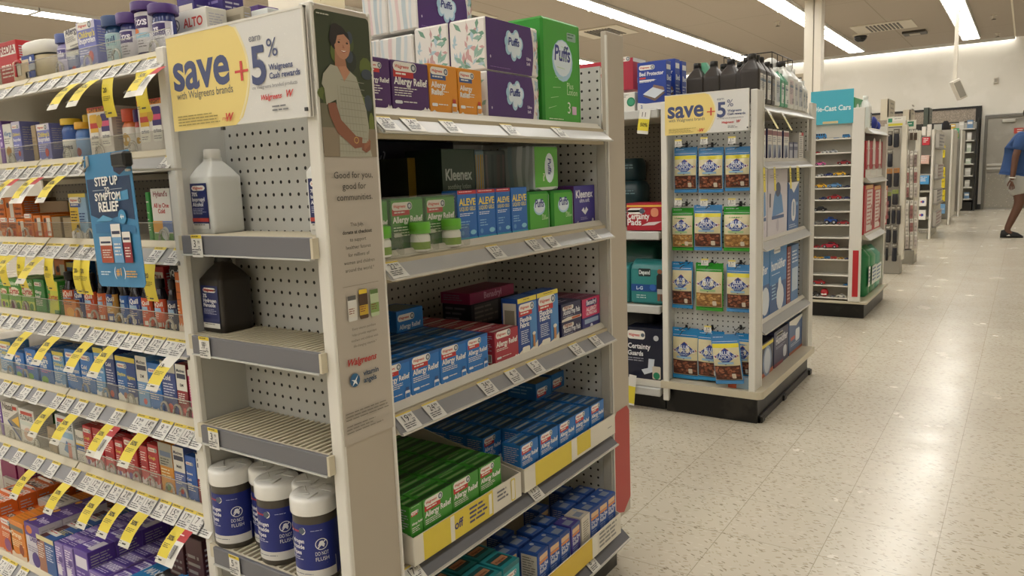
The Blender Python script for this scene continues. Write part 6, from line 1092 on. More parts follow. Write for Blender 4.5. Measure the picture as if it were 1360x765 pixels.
# jugs on top of the second end unit: a front row facing the camera side
zt = e2[0]; fj = None
for k in range(4):
    x = xat((927, 949, 971.5, 993)[k], 3.64, zt+.2); x0, x1 = xat((917.5, 939, 961, 983)[k], 3.62, zt+.15), xat((938, 959.5, 982, 1003)[k], 3.62, zt+.15); w = .086
    t = jug(x, 3.59, zt, w, .215, '#2f2925:.35', '#1b1816:.4', [], f'dark brown jug on top of the second end unit, {("leftmost", "second", "third", "rightmost")[k]} of the front four', 0, 'dark brown jugs on top of the second end unit') if not fj else clone(fj, (x, 3.59, zt), 0, f'dark brown jug on top of the second end unit, {("leftmost", "second", "third", "rightmost")[k]} of the front four')
    fj = fj or t
    if k < 3: clone(fj, (x+.005, 3.72, zt), 0, f'dark brown jug on the second end unit, behind the {("leftmost", "second", "third")[k]} front jug')
TJ = [(1011.8, 1018, '#2f2925:.35', '#d9d6cf', .215, 'dark jug with a white label'), (1018, 1025, '#2f2925:.35', '#d9d6cf', .215, 'second dark jug with a white label'), (1025, 1030, '#35302c:.35', '#8f8d88', .20, 'small dark jug'),
      (1030, 1037, '#d9dad6:.3', '#b9bfc6', .20, 'white jug beside the small dark one'), (1037, 1042, '#4f9a78:.3', '#dfe6e0', .19, 'green jug, first of two'), (1042, 1047.4, '#3f8f6c:.3', '#dfe6e0', .185, 'green jug, second of two'), (1047.4, 1055, '#dcdcd6:.3', '#c9b9ba', .235, 'tall white jug with a dark printed stripe'),
      (1055, 1060, '#dcdcd6:.3', '#c2c2c6', .225, 'tall white jug next to another'), (1060, 1066.5, '#d6d6d0:.3', '#b9bcc2', .215, 'white jug with grey print'), (1066.5, 1070, '#dcdcd6:.3', '#c3c6c9', .17, 'short white jug'), (1070, 1073, '#dcdcd6:.3', '#c3c6c9', .165, 'short white jug at the far end')]
ed = yat(1003.4, -1.0, 1.6)
for k, (a, b, c, lc, h, d) in enumerate([(1004, 1011.8, '#2f2925:.35', '#d9d6cf', .218, 'dark jug with white label at the near corner')]+TJ):
    ya, yb = yat(a, -1.01, 1.58), yat(b, -1.01, 1.58); w = yb-ya-.003
    if k == 0: ya = max(ya, 3.56)
    jug(-1.01, (ya+yb)/2, zt, max(.045, w), h, c, '#e3e3de:.3' if 'dark' not in d else '#1b1816:.4', [('r', .05, .05, .95, .98, lc), ('t', 'ALCOHOL', .6, .1, .3, '#3a4a5c', 'l', .5), ('b', .12, .9, .85, 8, .06, '#5a626c'), ('r', .1, .7, .9, .8, '#6a7a8c')], f'{d}, on top of the second end unit', W90, 'jugs on top of the second end unit')
# wire basket with puffy white bag behind the jugs
y = 3.95
t = thing(None, 'wire_basket', 'black wire basket standing behind the jugs on the second end unit', 'basket', (-1.19, 4.12, zt))
m = M()
for z in (.0, .13, .26): m.tube([(-.12, -.18, z+.01), (.12, -.18, z+.01), (.12, .22, z+.01), (-.12, .22, z+.01), (-.12, -.18, z+.01)], .003, '#1f1d1b:.4', 5)
for k in range(5): m.tube([(.12, -.18+.1*k, .01), (.12, -.18+.1*k, .27)], .0022, '#1f1d1b:.4', 5)
for k in range(3): m.tube([(-.12+.12*k, -.18, .01), (-.12+.12*k, -.18, .27)], .0022, '#1f1d1b:.4', 5)
part(m, 'wire_frame', t)
m = M(); q = random.Random(4)
for k in range(34): m.ball(q.uniform(-.065, .065), q.uniform(-.10, .14), .15+q.uniform(0, .10), .038, .042, .034, '#dcdcd8:.5')
m.box(-.09, .09, -.13, .18, .015, .18, '#d3d3cf', .02)
thing(m, 'cotton_bag', 'puffy clear bag of white cotton balls sticking out of the wire basket', 'bag', (-1.19, 4.12, zt))
m = M(); m.sup([(.04, .04, 0), (.045, .045, .01), (.045, .045, .17), (.02, .02, .22)], '#4f9a78:.4'); thing(m, 'green_bottle', 'green bottle standing between the dark jugs and the cotton bag', 'bottle', (-1.33, 3.69+.0, zt))
# second shelf of the unit
z = e2[1]
def cap2box(a, b, yt, k, c, P, side, lb, X=-1.03, d=.08, nm='medicine_carton', cat='carton', grp=None, e=.0003, top=()):
    z = e2[k]; ya, yb = yat(a, X, z+.08), yat(b, X, z+.08); h = at((a+b)/2, yt, 'X', X).z-z
    return thing(carton(yb-ya-.003, h, d, c, P, side, top, e=e), nm, lb, cat, (X, (ya+yb)/2, z+.0005), W90, grp)
NV = [('r', 0, 0, 1, 1, '#dcd9d2'), ('r', 0, .8, 1, .95, '#8a5a60'), ('b', .1, .75, .9, 3, .06, '#6a7088'), ('r', .1, .08, .8, .5, '#8f98ac'), ('q', [(.2, .05), (.5, .45), (.8, .1)], '#3f466c')]
for k, (a, b, yt) in enumerate(((1010, 1017, 171), (1019.3, 1025.6, 171), (1025.8, 1032, 172), (1032.2, 1038.4, 173), (1040.6, 1047.6, 174))): cap2box(a, b, yt, 1, '#272c58', NV, [('r', 0, 0, 1, 1, '#272c58')], f'white and navy carton on the second end unit, {ORD[k+1]} from left', grp='white and navy cartons')
for k, (a, b) in enumerate(((1048.2, 1053.4), (1054, 1059.8))): cap2box(a, b, 189, 1, '#4a4f6c', [('r', .1, .1, .9, .9, '#a9acb8'), ('r', .1, .55, .9, .75, '#5c6078')], [], f'short grey carton right of the navy ones, {("first", "second")[k]}', grp='short grey cartons')
cap2box(1048.4, 1061, 172, 1, '#1c1a1f', [('r', 0, .8, 1, 1, '#d6d3cc')], [], 'black and white box standing behind the short grey cartons', X=-1.13)
cap2box(1061.2, 1067, 176, 1, '#d6d3cc', [('b', .1, .9, .9, 12, .07, '#55525a'), ('r', .5, .88, 1, 1, '#b8343a')], [], 'slim striped carton at the far end of the second shelf')
FAN = [('r', 0, 0, 1, 1, '#cfcad2'), ('q', [(.22, .30), (.32, .62), (.42, .72), (.58, .70), (.70, .6), (.80, .34)], '#5d8fc4'), ('e', .5, .70, .14, .10, '#3a4a6c'), ('r', .2, .26, .82, .31, '#3a5a8c'), ('e', .5, .16, .06, .09, '#b9b4c0'), ('b', .1, .92, .5, 2, .03, '#9a95a2'), ('r', .08, .45, .14, .65, '#5a5a6a')]
for k, (a, b) in enumerate(((1010.5, 1018.5), (1019, 1045.2))): cap2box(a, b, 224+k, 2, '#c3bec8', FAN, [], f'tall pale carton with a blue humidifier picture, {("nearly hidden by the post", "in full view")[k]}', d=.2, nm='humidifier_carton', grp='pale humidifier cartons')
cap2box(1046.5, 1060.5, 242, 2, '#38639c', [('q', [(0, 1), (.5, .78), (1, 1)], '#e3e1dc'), ('R', .3, .2, .7, .66, '#dfe0e2', .18), ('R', .42, .3, .58, .6, '#8fa4bc', .06), ('b', .1, .14, .9, 2, .04, '#b9c9dc'), ('e', .8, .55, .07, .05, '#8fb4d8')], [], 'blue and white carton with an upright appliance, right of the pale ones', d=.2, nm='appliance_carton')
HUM = [('r', 0, 0, 1, .45, '#17508c'), ('t', 'humidifier', .08, .66, .15, '#e6ecf2', 'l', .84), ('b', .1, .6, .7, 1, .03, '#cfe0ee'), ('R', .2, .9, .6, .98, '#dfe0e0', .05), ('q', [(.45, .3), (.5, .5), (.62, .52), (.7, .34)], '#dfe6ec'), ('e', .6, .22, .22, .22, '#d9dfe6'), ('b', .1, .45, .38, 5, .05, '#9fc4e0')]
cap2box(1010.5, 1021.5, 333, 3, '#2b78b8', [('r', 0, 0, 1, .5, '#17508c'), ('t', 'ifier', .1, .66, .3, '#e6ecf2', 'l', .8), ('e', .5, .26, .5, .5, '#d3dae2')], [], 'blue humidifier carton at the near post on the third shelf', d=.25, nm='humidifier_carton'); cap2box(1022, 1044.2, 327, 3, '#2b78b8', HUM, [], 'bright blue humidifier carton on the third shelf of the second end unit', d=.25, nm='humidifier_carton')
cap2box(1045, 1050, 328, 3, '#7c2a2c', [('b', .1, .9, .9, 14, .06, '#c9a29a')], [], 'dark red slim carton between the blue boxes', d=.2); cap2box(1050.5, 1060, 325, 3, '#4a78ac', [('b', .1, .9, .9, 4, .06, '#d3dfea'), ('r', .1, .2, .9, .6, '#b9c9d8')], [], 'light blue carton at the far end of the third shelf', d=.2)
cap2box(1009.5, 1027, 454, 4, '#2c3046', [('r', 0, .86, 1, .96, '#dcc93e'), ('r', 0, 0, 1, .12, '#b5582c'), ('e', .52, .42, .34, .34, '#7f93b4'), ('e', .52, .42, .24, .28, '#c3cbd6')], [], 'dark carton with a round vaporizer on the base deck', d=.3, nm='appliance_carton'); cap2box(1028, 1047, 436, 4, '#34365a', [('R', .15, .82, .6, .92, '#d9d6cf', .05), ('t', 'Humidifier', .12, .62, .14, '#d9dae2', 'l', .8), ('b', .12, .55, .8, 2, .04, '#9a9cb4'), ('R', .62, .12, .86, .45, '#c9ccd6', .08), ('r', 0, .0, .6, .1, '#7c2a3c')], [], 'navy carton in the middle of the base deck', d=.3, nm='appliance_carton')
cap2box(1048, 1066, 422, 4, '#4c6690', [('q', [(0, .9), (.5, .76), (1, .95), (1, 1), (0, 1)], '#dfddd6'), ('R', .45, .3, .75, .66, '#dfe3e8', .05), ('r', .1, .4, .4, .5, '#c25a4a'), ('r', 0, 0, 1, .08, '#a3552f'), ('b', .1, .3, .8, 2, .05, '#b9c4d6')], [], 'slate blue carton at the far end of the base deck', d=.3, nm='appliance_carton')
# long run behind the second end unit, seen between the two units
run2 = thing(None, 'gondola_shelving', 'darker shelving run between the two end units with pads and briefs', 'shelving')
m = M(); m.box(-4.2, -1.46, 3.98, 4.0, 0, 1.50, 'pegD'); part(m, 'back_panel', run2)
m = M(); m.box(-4.2, -1.46, 3.50, 3.98, 0, .07, 'kick'); part(m, 'base', run2)
m = M(); m.box(-1.462, -1.45, 3.5, 4.0, .1, 1.46, '#cfcbc0'); part(m, 'upright', run2)
for z in (1.455, .872, .505, .085):
    m = M(); m.box(-4.2, -1.463, 3.465, 3.98, z, z+.032, '#bdb5a3', .003); s = part(m, 'shelf', run2); m = M(); m.box(-4.2, -1.463, 3.44, 3.464, z-.005, z+.036, '#bfbfbb:.35', .004); part(m, 'price_rail', s)
def r2box(a, b, yt, Y, z, c, P, lb, d=.1, side=(), nm='pad_carton', e=.0004, cat='carton', grp=None):
    xa, xb = xat(a, Y, z+.1), xat(b, Y, z+.1); h = at((a+b)/2, yt, 'Y', Y).z-z; thing(carton(xb-xa-.002, h, d, c, P, side, (), e=e), nm, lb, cat, ((xa+xb)/2, Y, z+.001), 0, grp)
BP = [('g', .06, .84, .55, None), ('t', 'Bed Protector', .08, .72, .12, '#e6e8ee', 'l', .84), ('r', .08, .655, .3, .69, '#c8403c'), ('b', .08, .63, .7, 2, .035, '#c3cade'), ('r', .08, .6, .6, .635, '#dcdee6'), ('q', [(.2, .3), (.55, .42), (.98, .34), (.62, .18)], '#6a5a55'), ('q', [(.2, .34), (.55, .47), (.96, .38), (.62, .24)], '#cfd8e2'), ('q', [(.55, .47), (.58, .52), (.92, .46), (.96, .38)], '#8a6f62'), ('q', [(0, 0), (0, .17), (.3, .14), (1, .15), (1, 0)], '#dcdbd8'), ('t', '2', .12, .05, .1, '#3a4a8c')]
bs = [('r', .1, .82, .9, .92, '#dcdbd8'), ('t', 'Bed', .15, .6, .4, '#dfe2ea'), ('b', .1, .5, .9, 5, .06, '#aab4d0'), ('r', 0, 0, 1, .15, '#dcdbd8')]
for k, (a, b, yt, Y) in enumerate(((846.5, 885, 82, 3.47), (860, 897, 80, 3.60), (873, 906, 83, 3.72))): r2box(a, b, yt, Y, 1.488, '#21409a', BP, f'blue bed protector carton on top of the middle run, {("front one", "middle one", "rearmost one")[k]}', .06, bs, grp='bed protector cartons')
r2box(764, 812, 84, 3.6, 1.488, '#dbd8d0', [('r', 0, .9, 1, 1, '#b3243a'), ('i', 'Walgreens', .55, .72, .1, '#b8343a', .4)], 'white carton with a red top edge seen past the near end panel', .2); r2box(815, 841, 78, 3.52, 1.60, '#a51f38', [('g', .05, .9, .8, None)], 'tall dark red carton beside the bed protectors', .15, [('r', 0, .88, 1, 1, '#dcd9d2')]); r2box(808, 843, 124, 3.46, 1.488, '#dddad2', [('e', .86, .5, .16, .16, '#23805c'), ('e', .86, .5, .11, .11, '#3f9a74'), ('b', .1, .9, .9, 2, .1, '#8a8a86')], 'white carton with a round green seal under the red one', .18)
p = at(855, 158, 'Y', 3.43); m = M(); m.box(-.028, .028, 0, .001, -.06, .055, WH); m.box(-.028, .028, -.001, 0, -.045, .01, '#e0cf3e'); A = Art(m, (-.028, -.001, -.06), (1, 0, 0), (0, 0, 1), (0, -1, 0), .0005); A.txt('11', .016, .08, .022, '#33333a'); A.txt('50%', .012, .035, .016, '#5a5218', bold=True); thing(m, 'price_tag', 'white and yellow tag hanging from the top shelf rail below the bed protectors', 'price tag', (p.x, 3.43, p.z-.01), (0, .14, 0))
r2box(832, 882, 270, 3.48, .909, '#a8202f', [('r', 0, .86, 1, .93, '#e0b04a'), ('R', .02, .6, .5, .82, '#e6e3dc', .1), ('e', .42, .71, .07, .07, '#55606e'), ('t', 'Certainty', .02, .42, .15, '#e9e6e2', 'l', .6), ('t', 'Pads', .02, .2, .15, '#e9e6e2', 'l', .4), ('q', [(.4, .18), (.6, .3), (.95, .34), (.75, .2)], '#d9c9c9'), ('R', .66, .5, .86, .82, '#d98a6a', .08)], 'red pack of pads lying on the second shelf of the middle run', .14, nm='pad_pack')
for k, (a, b, yt, z, Y) in enumerate(((818, 850, 235, .96, 3.76), (818, 845, 195, 1.10, 3.8), (820, 854, 262, .91, 3.72))):
    xa, xb = xat(a, Y, z+.1), xat(b, Y, z+.1); m = M(); w = (xb-xa)/2; zz = .909+(0, .19, .09)[k]*0; hh = (.14, .12, .1)[k]; z0 = (1.01, 1.152, .909)[k]
    m.sup([(w*.9, .07, 0), (w, .08, .01), (w, .08, hh*.8), (w*.8, .06, hh)], '#1f3a40:.3', 0, .08, 24, 4); A = Art(m, (-w, -.002, hh*.3), (1, 0, 0), (0, 0, 1), (0, -1, 0), .001); A.bars(w*.6, .05, w*1.9, 2, .014, '#6a8a90'); thing(m, 'pad_pack', f'dark teal pack at the back of the middle run, {("middle", "top", "bottom")[k]} of the pile', 'pack', ((xa+xb)/2, Y, z0), 0, 'dark teal packs')
def soft_pack(w, h, d, c, fp):
    m = M(); m.sup([(w*.48, d*.42, 0), (w*.5, d*.5, h*.06), (w*.5, d*.5, h*.86), (w*.46, d*.35, h*.96), (w*.48, .006, h)], c, 0, d/2, 28, 7); ops(Art(m, (-w/2, -.002, 0), (1, 0, 0), (0, 0, 1), (0, -1, 0), .0006), w, h, fp); return m
DP = [('r', .04, .05, .94, .8, '#2f7f80'), ('R', .26, .64, .62, .82, '#1c2a2c', .03), ('t', 'Depend', .44, .69, .11, '#dfe6e6', 'c', .32), ('r', .04, .3, .94, .46, '#1c4a8c'), ('t', 'L-G', .2, .34, .09, '#cfe0f0'), ('e', .68, .4, .09, .09, '#2f5fb0'), ('b', .2, .22, .6, 2, .05, '#b9d6d6'), ('e', .89, .76, .07, .07, '#8a5a44'), ('q', [(.8, .34), (.8, .66), (.86, .72), (.98, .70), (1, .36)], '#1a1c1e'), ('q', [(.82, .1), (.82, .36), (1, .36), (1, .1), (.93, .1), (.92, .28), (.89, .1)], '#7a5242'), ('r', .82, .26, .99, .37, '#a9a8a4')]
def r2soft(a, b, yt, Y, z, c, fp, lb, d=.14):
    xa, xb = xat(a, Y, z+.1), xat(b, Y, z+.1); h = at((a+b)/2, yt, 'Y', Y).z-z; thing(soft_pack(xb-xa, h, d, c, fp), 'briefs_pack', lb, 'pack', ((xa+xb)/2, Y, z), 0)
r2soft(837, 882, 346, 3.48, .539, '#2c7a7c:.3', DP, 'teal pack of briefs with a standing figure on the third shelf of the middle run'); r2soft(806, 836, 350, 3.49, .539, '#2f8284:.3', DP[:1], 'teal pack of briefs half hidden by the near end panel'); r2soft(820, 872, 322, 3.66, .539, '#1c5a50:.3', [], 'darker green pack standing behind the teal ones', .2)
CG = [('r', 0, 0, 1, .12, '#d6d3ca'), ('R', .04, .80, .52, .95, '#e6e3dc', .07), ('i', 'Walgreens', .08, .85, .07, '#c23a30', .3), ('e', .46, .875, .05, .05, '#55606e'), ('e', .82, .84, .07, .07, '#b9bcc4'), ('t', 'Certainty', .05, .64, .13, '#e9e9ec', 'l', .62), ('t', 'Guards', .05, .52, .12, '#e9e9ec', 'l', .42), ('b', .05, .48, .5, 2, .04, '#9a9cac'), ('q', [(.42, .28), (.60, .32), (.62, .48), (.78, .48), (.74, .26), (.5, .2)], '#c9d0dc'), ('R', .72, .14, .94, .36, '#c9c0b0', .03), ('e', .83, .2, .09, .09, '#23805c')]
r2box(832, 881, 436, 3.46, .122, '#151a30', CG, 'black carton of guards with a pale pad drawing, middle run, lowest shelf', .12); r2soft(825, 868, 404, 3.62, .35, '#191a20:.35', [], 'black soft pack piled behind the guards carton', .2)
r2box(820, 884, 430, 3.62, .122, '#22242c', [], 'dark carton under the black soft pack', .2); p = at(838, 545, 'Y', 3.43); m = M(); m.box(-.02, .02, 0, .001, -.1, .06, WH); m.box(-.02, .02, -.001, 0, -.09, .0, '#e0cf3e'); thing(m, 'price_tag', 'white and yellow tag hanging at the foot of the near end panel', 'price tag', (-1.612, 3.43, .12), (0, .1, 0))
# ================================================================ third unit: die cast cars
t3 = thing(None, 'car_display', 'narrow white display of many shallow shelves holding toy cars', 'display shelving')
m = M(); m.box(-1.40, -1.10, 6.40, 6.42, .14, 1.51, '#b9b4a8'); m.box(-1.41, -1.395, 6.27, 6.42, .14, 1.51, '#d0ccc1'); m.box(-1.105, -1.09, 6.27, 6.42, .14, 1.6, '#d0ccc1'); m.box(-1.395, -1.105, 6.28, 6.30, 1.40, 1.51, '#c2bdb1'); part(m, 'cabinet_shell', t3)
CZL = [1.391, 1.284, 1.19, 1.107, 1.016, .927, .837, .733, .634, .547, .464, .341, .258, .163]
for z in CZL: m = M(); m.box(-1.396, -1.104, 6.262, 6.40, z-.008, z+.002, '#d6d2c7', .002); part(m, 'shelf', t3)
m = M(); m.box(-1.10, -1.015, 6.255, 6.275, .14, 1.61, '#d8d4ca', .003); A = Art(m, (-1.10, 6.255, .14), (1, 0, 0), (0, 0, 1), (0, -1, 0), .002); A.rect(.028, .04, .07, .40, '#b3262c'); part(m, 'post', t3, 'white post with a red lower stripe')
m = M(); m.box(-1.45, -.995, 6.33, 7.3, 0, .12, 'kick', .004); m.box(-1.46, -.965, 6.26, 7.32, .12, .14, '#c6bda6', .004); part(m, 'base', t3)
m = M(); zs, ze = 1.50, 1.752; m.box(0, .305, 0, .006, 0, ze-zs, '#45a9bd', .001); A = Art(m, (0, 0, 0), (1, 0, 0), (0, 0, 1), (0, -1, 0), .0008); A.txt('Die-Cast Cars', .153, .10, .038, '#d9e9ea', 'c', True, 0, .27); A.rect(.09, .004, .2, .022, '#c9b98c'); thing(m, 'category_sign', 'teal Die-Cast Cars sign above the toy car shelves', 'sign', (-1.40, 6.25, zs))
def car(L, c, kind=0):
    m = M(); h = L*.30 if kind == 0 else L*.42; wd = L*.42; r = L*.11 if kind != 2 else L*.2; g = r*.7
    if kind == 0: pr = [(0, g), (0, g+h*.45), (L*.06, g+h*.55), (L*.28, g+h*.62), (L*.42, g+h), (L*.68, g+h), (L*.82, g+h*.62), (L*.98, g+h*.5), (L, g)]
    elif kind == 1: pr = [(0, g), (0, g+h*.8), (L*.05, g+h), (L*.85, g+h), (L*.97, g+h*.7), (L, g)]
    else: pr = [(0, g+r*.5), (0, g+h*.8), (L*.25, g+h*.8), (L*.32, g+h*1.2), (L*.62, g+h*1.2), (L*.7, g+h*.8), (L, g+h*.7), (L, g+r*.5)]
    m.prism([(x-L/2, z) for x, z in pr], 'y', .0, wd, c)
    for q in (.2, .78):
        for yy in (-.001, wd-L*.07):
            x = -L/2+L*q; n = 12; m.add([(x+r*math.cos(2*PI*k/n), yy+dy, r+r*math.sin(2*PI*k/n)) for dy in (0, L*.07+.001) for k in range(n)], [tuple(range(n)), tuple(range(2*n-1, n-1, -1))]+[(k, (k+1) % n, n+(k+1) % n, n+k) for k in range(n)], '#17171a'); m.add([(x+r*.5*math.cos(2*PI*k/8), yy-.0006, r+r*.5*math.sin(2*PI*k/8)) for k in range(8)], [tuple(range(8))], '#a9a9ac:.3')
    z0 = g+h*(.66 if kind == 0 else (.55 if kind == 1 else .85)); z1 = g+h*(.94 if kind < 2 else 1.1)
    if kind == 1:
        for k in range(4): m.box(-L/2+L*(.08+.2*k), -L/2+L*(.22+.2*k), -.0008, wd+.0008, z0, z1, '#20262c')
    else: m.add([(-L/2+L*.33, -.0008, z0), (-L/2+L*.78, -.0008, z0), (-L/2+L*.66, -.0008, z1), (-L/2+L*.44, -.0008, z1)], [(0, 1, 2, 3)], '#20262c')
    return m
CARS = [(0, 1083, 1099, '#2f78b0', 1, 'blue bus'), (0, 1119, 1130, '#2f78b0', 1, 'blue van'), (1, 1082, 1090, '#a8262c', 0, 'red car'), (1, 1091, 1101, '#d6d6d2', 0, 'white car'), (1, 1101, 1113, '#b9bcc0', 0, 'silver car'), (2, 1082, 1097, '#d0609c', 0, 'pink car'), (2, 1112, 1130, '#8a1f28', 0, 'dark red car'),
 (3, 1084, 1094, '#d3d3d0', 0, 'white car'), (3, 1094, 1107, '#22306c', 0, 'navy car'), (3, 1107, 1124, '#d9a92c', 0, 'yellow car'), (3, 1124, 1131, '#1f1f24', 0, 'black car'), (4, 1081, 1099, '#dba92c', 0, 'yellow car'), (4, 1099, 1118, '#5f8fc0', 0, 'pale blue car'), (4, 1120, 1130, '#232a50', 0, 'navy car'), (5, 1088, 1099, '#26356c', 0, 'navy car'), (5, 1099, 1118, '#a3262c', 0, 'red car'), (5, 1118, 1130, '#232a5c', 0, 'navy blue car'),
 (6, 1080, 1098, '#1c1a1a', 0, 'black car'), (7, 1080, 1094, '#7d7a74', 0, 'grey car'), (7, 1095, 1112, '#1f4a9c', 2, 'blue monster truck'), (7, 1112, 1128, '#9c2a30', 0, 'dark red car'), (9, 1078, 1090, '#a3262c', 0, 'red car'), (9, 1091, 1114, '#a8283a', 0, 'crimson car'), (10, 1077, 1085, '#dba92c', 1, 'yellow van'), (10, 1085.5, 1094, '#dba92c', 0, 'yellow car'), (10, 1095, 1103, '#2f78b0', 1, 'blue van'), (10, 1103.5, 1112, '#b3342c', 1, 'red van'), (10, 1112.5, 1121, '#d0a034', 0, 'gold car'), (10, 1121.5, 1129, '#26356c', 0, 'navy car'),
 (12, 1078, 1096, '#a3262c', 0, 'red car'), (12, 1120, 1129, '#2f78b0', 0, 'blue car'), (13, 1078, 1089, '#2f2c28', 2, 'dark truck'), (13, 1102, 1110, '#6a6c74', 0, 'grey car'), (13, 1111, 1124, '#dcdad2', 0, 'white rounded car')]
for r, a, b, c, k, n in CARS:
    z = CZL[r]+.002; xa, xb = xat(a, 6.29, z+.02), xat(b, 6.29, z+.02); thing(car(xb-xa-.004, c, k), 'toy_car', f'toy {n} on the {ORD[r+1]} shelf of the car display'+(', '+('left' if a < 1100 else 'right')+' part' if sum(1 for q in CARS if q[0] == r and q[5] == n) > 1 else ''), 'toy car', ((xa+xb)/2, 6.275, z), 0, 'toy cars on the shallow shelves')
z = CZL[13]+.002; x = xat(1095, 6.3, z); m = M(); m.ball(0, .03, .03, .03, .03, .032, '#b3262c:.25'); m.box(-.02, .02, .0, .03, .012, .024, '#e6e3dc', .004); thing(m, 'toy_helmet', 'red round toy helmet on the lowest shelf of the car display', 'toy', (x, 6.27, z+.002))
z = CZL[0]+.002; x = xat(1111, 6.3, z); m = M(); m.ball(0, .02, .042, .035, .012, .04, '#b9c4cc:.25'); m.ball(.004, .008, .035, .015, .008, .022, '#b8442c'); m.ball(.014, .01, .05, .01, .008, .014, '#d9b23c'); m.box(-.02, .02, .0, .03, 0, .006, '#3c6a9c'); thing(m, 'toy_figure_pack', 'round pack with a colourful toy on the top shelf of the car display', 'toy', (x, 6.285, z))
# end shelving of the third unit
cap3 = thing(None, 'endcap_shelving', 'third end shelving with red cartons and green bags, behind the toy cars', 'shelving')
m = M(); m.box(-1.46, -1.445, 6.42, 7.25, .1, 1.44, 'pegX'); m.box(-1.44, -1.0, 7.25, 7.262, .1, 1.50, '#cfcbc0'); part(m, 'panels', cap3)
m = M(); m.box(-1.02, -1.0, 7.262, 7.31, .14, 1.52, '#cfc9bc'); part(m, 'end_panel', cap3)
cap_rows(cap3, 6.43, 7.25, [1.42, 1.045, .60], -.98, ['#cfcfcb:.3']*3); e3_ = [1.46, 1.085, .64, .142]
def c3(a, b, yt, k, c, P, lb, d=.12, X=-1.03, side=(), nm='medicine_carton', grp=None):
    z = e3_[k]; ya, yb = yat(a, X, z+.1), yat(b, X, z+.1); ya = max(ya, 6.435); h = at((a+b)/2, yt, 'X', X).z-z
    thing(carton(yb-ya-.004, h, d, c, P, side, (), e=.0006), nm, lb, 'carton', (X, (ya+yb)/2, z+.001), W90, grp)
RB = [('r', 0, 0, 1, .22, '#dcdad2'), ('e', .5, .86, .22, .22, '#dcd6cc'), ('r', .3, .35, .7, .72, '#d9cbc6'), ('b', .1, .8, .9, 1, .04, '#e0cfc8'), ('q', [(.2, .2), (.5, .36), (.8, .2)], '#b3a59c')]
for k, (a, b, yt) in enumerate(((1146, 1156, 187), (1156, 1164.3, 187.5), (1164.3, 1171.5, 188), (1171.5, 1178, 189))): c3(a, b, yt, 1, '#a81f2c', RB, f'red carton with a white foot on the third unit, {ORD[k+1]} from the left', grp='red cartons with white feet')
for k, (a, b, yt) in enumerate(((1146, 1159, 246), (1159, 1169, 247), (1169, 1178, 248))): c3(a, b, yt, 2, '#b3242f', [('r', .25, .05, .9, .9, '#ddd3cc'), ('t', 'CARE', .72, .15, .4, '#a33a3c', 'l', .5), ('b', .3, .85, .85, 9, .08, '#b9605c'), ('r', .1, .92, .9, 1, '#d9a45c')], f'tall red and white carton on the third unit, {ORD[k+1]} from the left', grp='tall red and white cartons')
for k, (a, b, yt, c) in enumerate(((1143, 1151, 330, '#1f7a44'), (1151.5, 1160, 326, '#23864c'), (1160.5, 1170, 324, '#2f9a7c'))):
    z = e3_[3]; ya, yb = max(6.45, yat(a, -1.0, z+.15)), yat(b, -1.0, z+.15); w = max(.12, yb-ya); h = .40-.02*k; m = M(); m.sup([(w*.45, .07, 0), (w*.5, .09, .02), (w*.5, .09, h*.8), (w*.35, .05, h*.93), (w*.42, .01, h)], c+':.3', 0, .09, 20, 3); A = Art(m, (-w*.4, -.003, h*.2), (1, 0, 0), (0, 0, 1), (0, -1, 0), .002); A.rect(0, 0, w*.7, h*.4, '#dfe6dc'); A.bars(w*.05, h*.35, w*.6, 4, .03, '#2f6a9c')
    thing(m, 'plastic_bag_pack', f'green wrapped pack on the base deck of the third unit, {ORD[k+1]} from the left', 'pack', (-1.0, 6.55+.24*k, z+.001), W90, 'green wrapped packs')
c3(1134, 1153, 132, 0, '#1f8a4c', [('t', 'CARE', .1, .3, .2, '#e6efe6')], 'green carton on top of the third unit beside the teal sign', .1, -1.12, [('b', .3, .9, .8, 5, .15, '#e6efe6')])
jug(-1.05, 6.75, e3_[0], .09, .27, '#dcdcd6:.3', '#e6e6e0:.3', [('r', .1, .1, .9, .8, '#2f3440'), ('b', .2, .7, .8, 5, .1, '#c9ccd0')], 'white jug with a dark label on top of the third unit', W90)
m = M(); m.ball(0, 0, .06, .04, .045, .06, '#1f2f86:.3'); m.ball(.02, .06, .04, .035, .035, .04, '#2c3f9c:.3'); m.sup([(.045, .045, 0), (.045, .045, .03)], '#b9c6d8', 0, .1); thing(m, 'blue_sponge_pack', 'dark blue rounded bath sponge on top of the third unit', 'sponge', (-1.08, 7.02, e3_[0]))
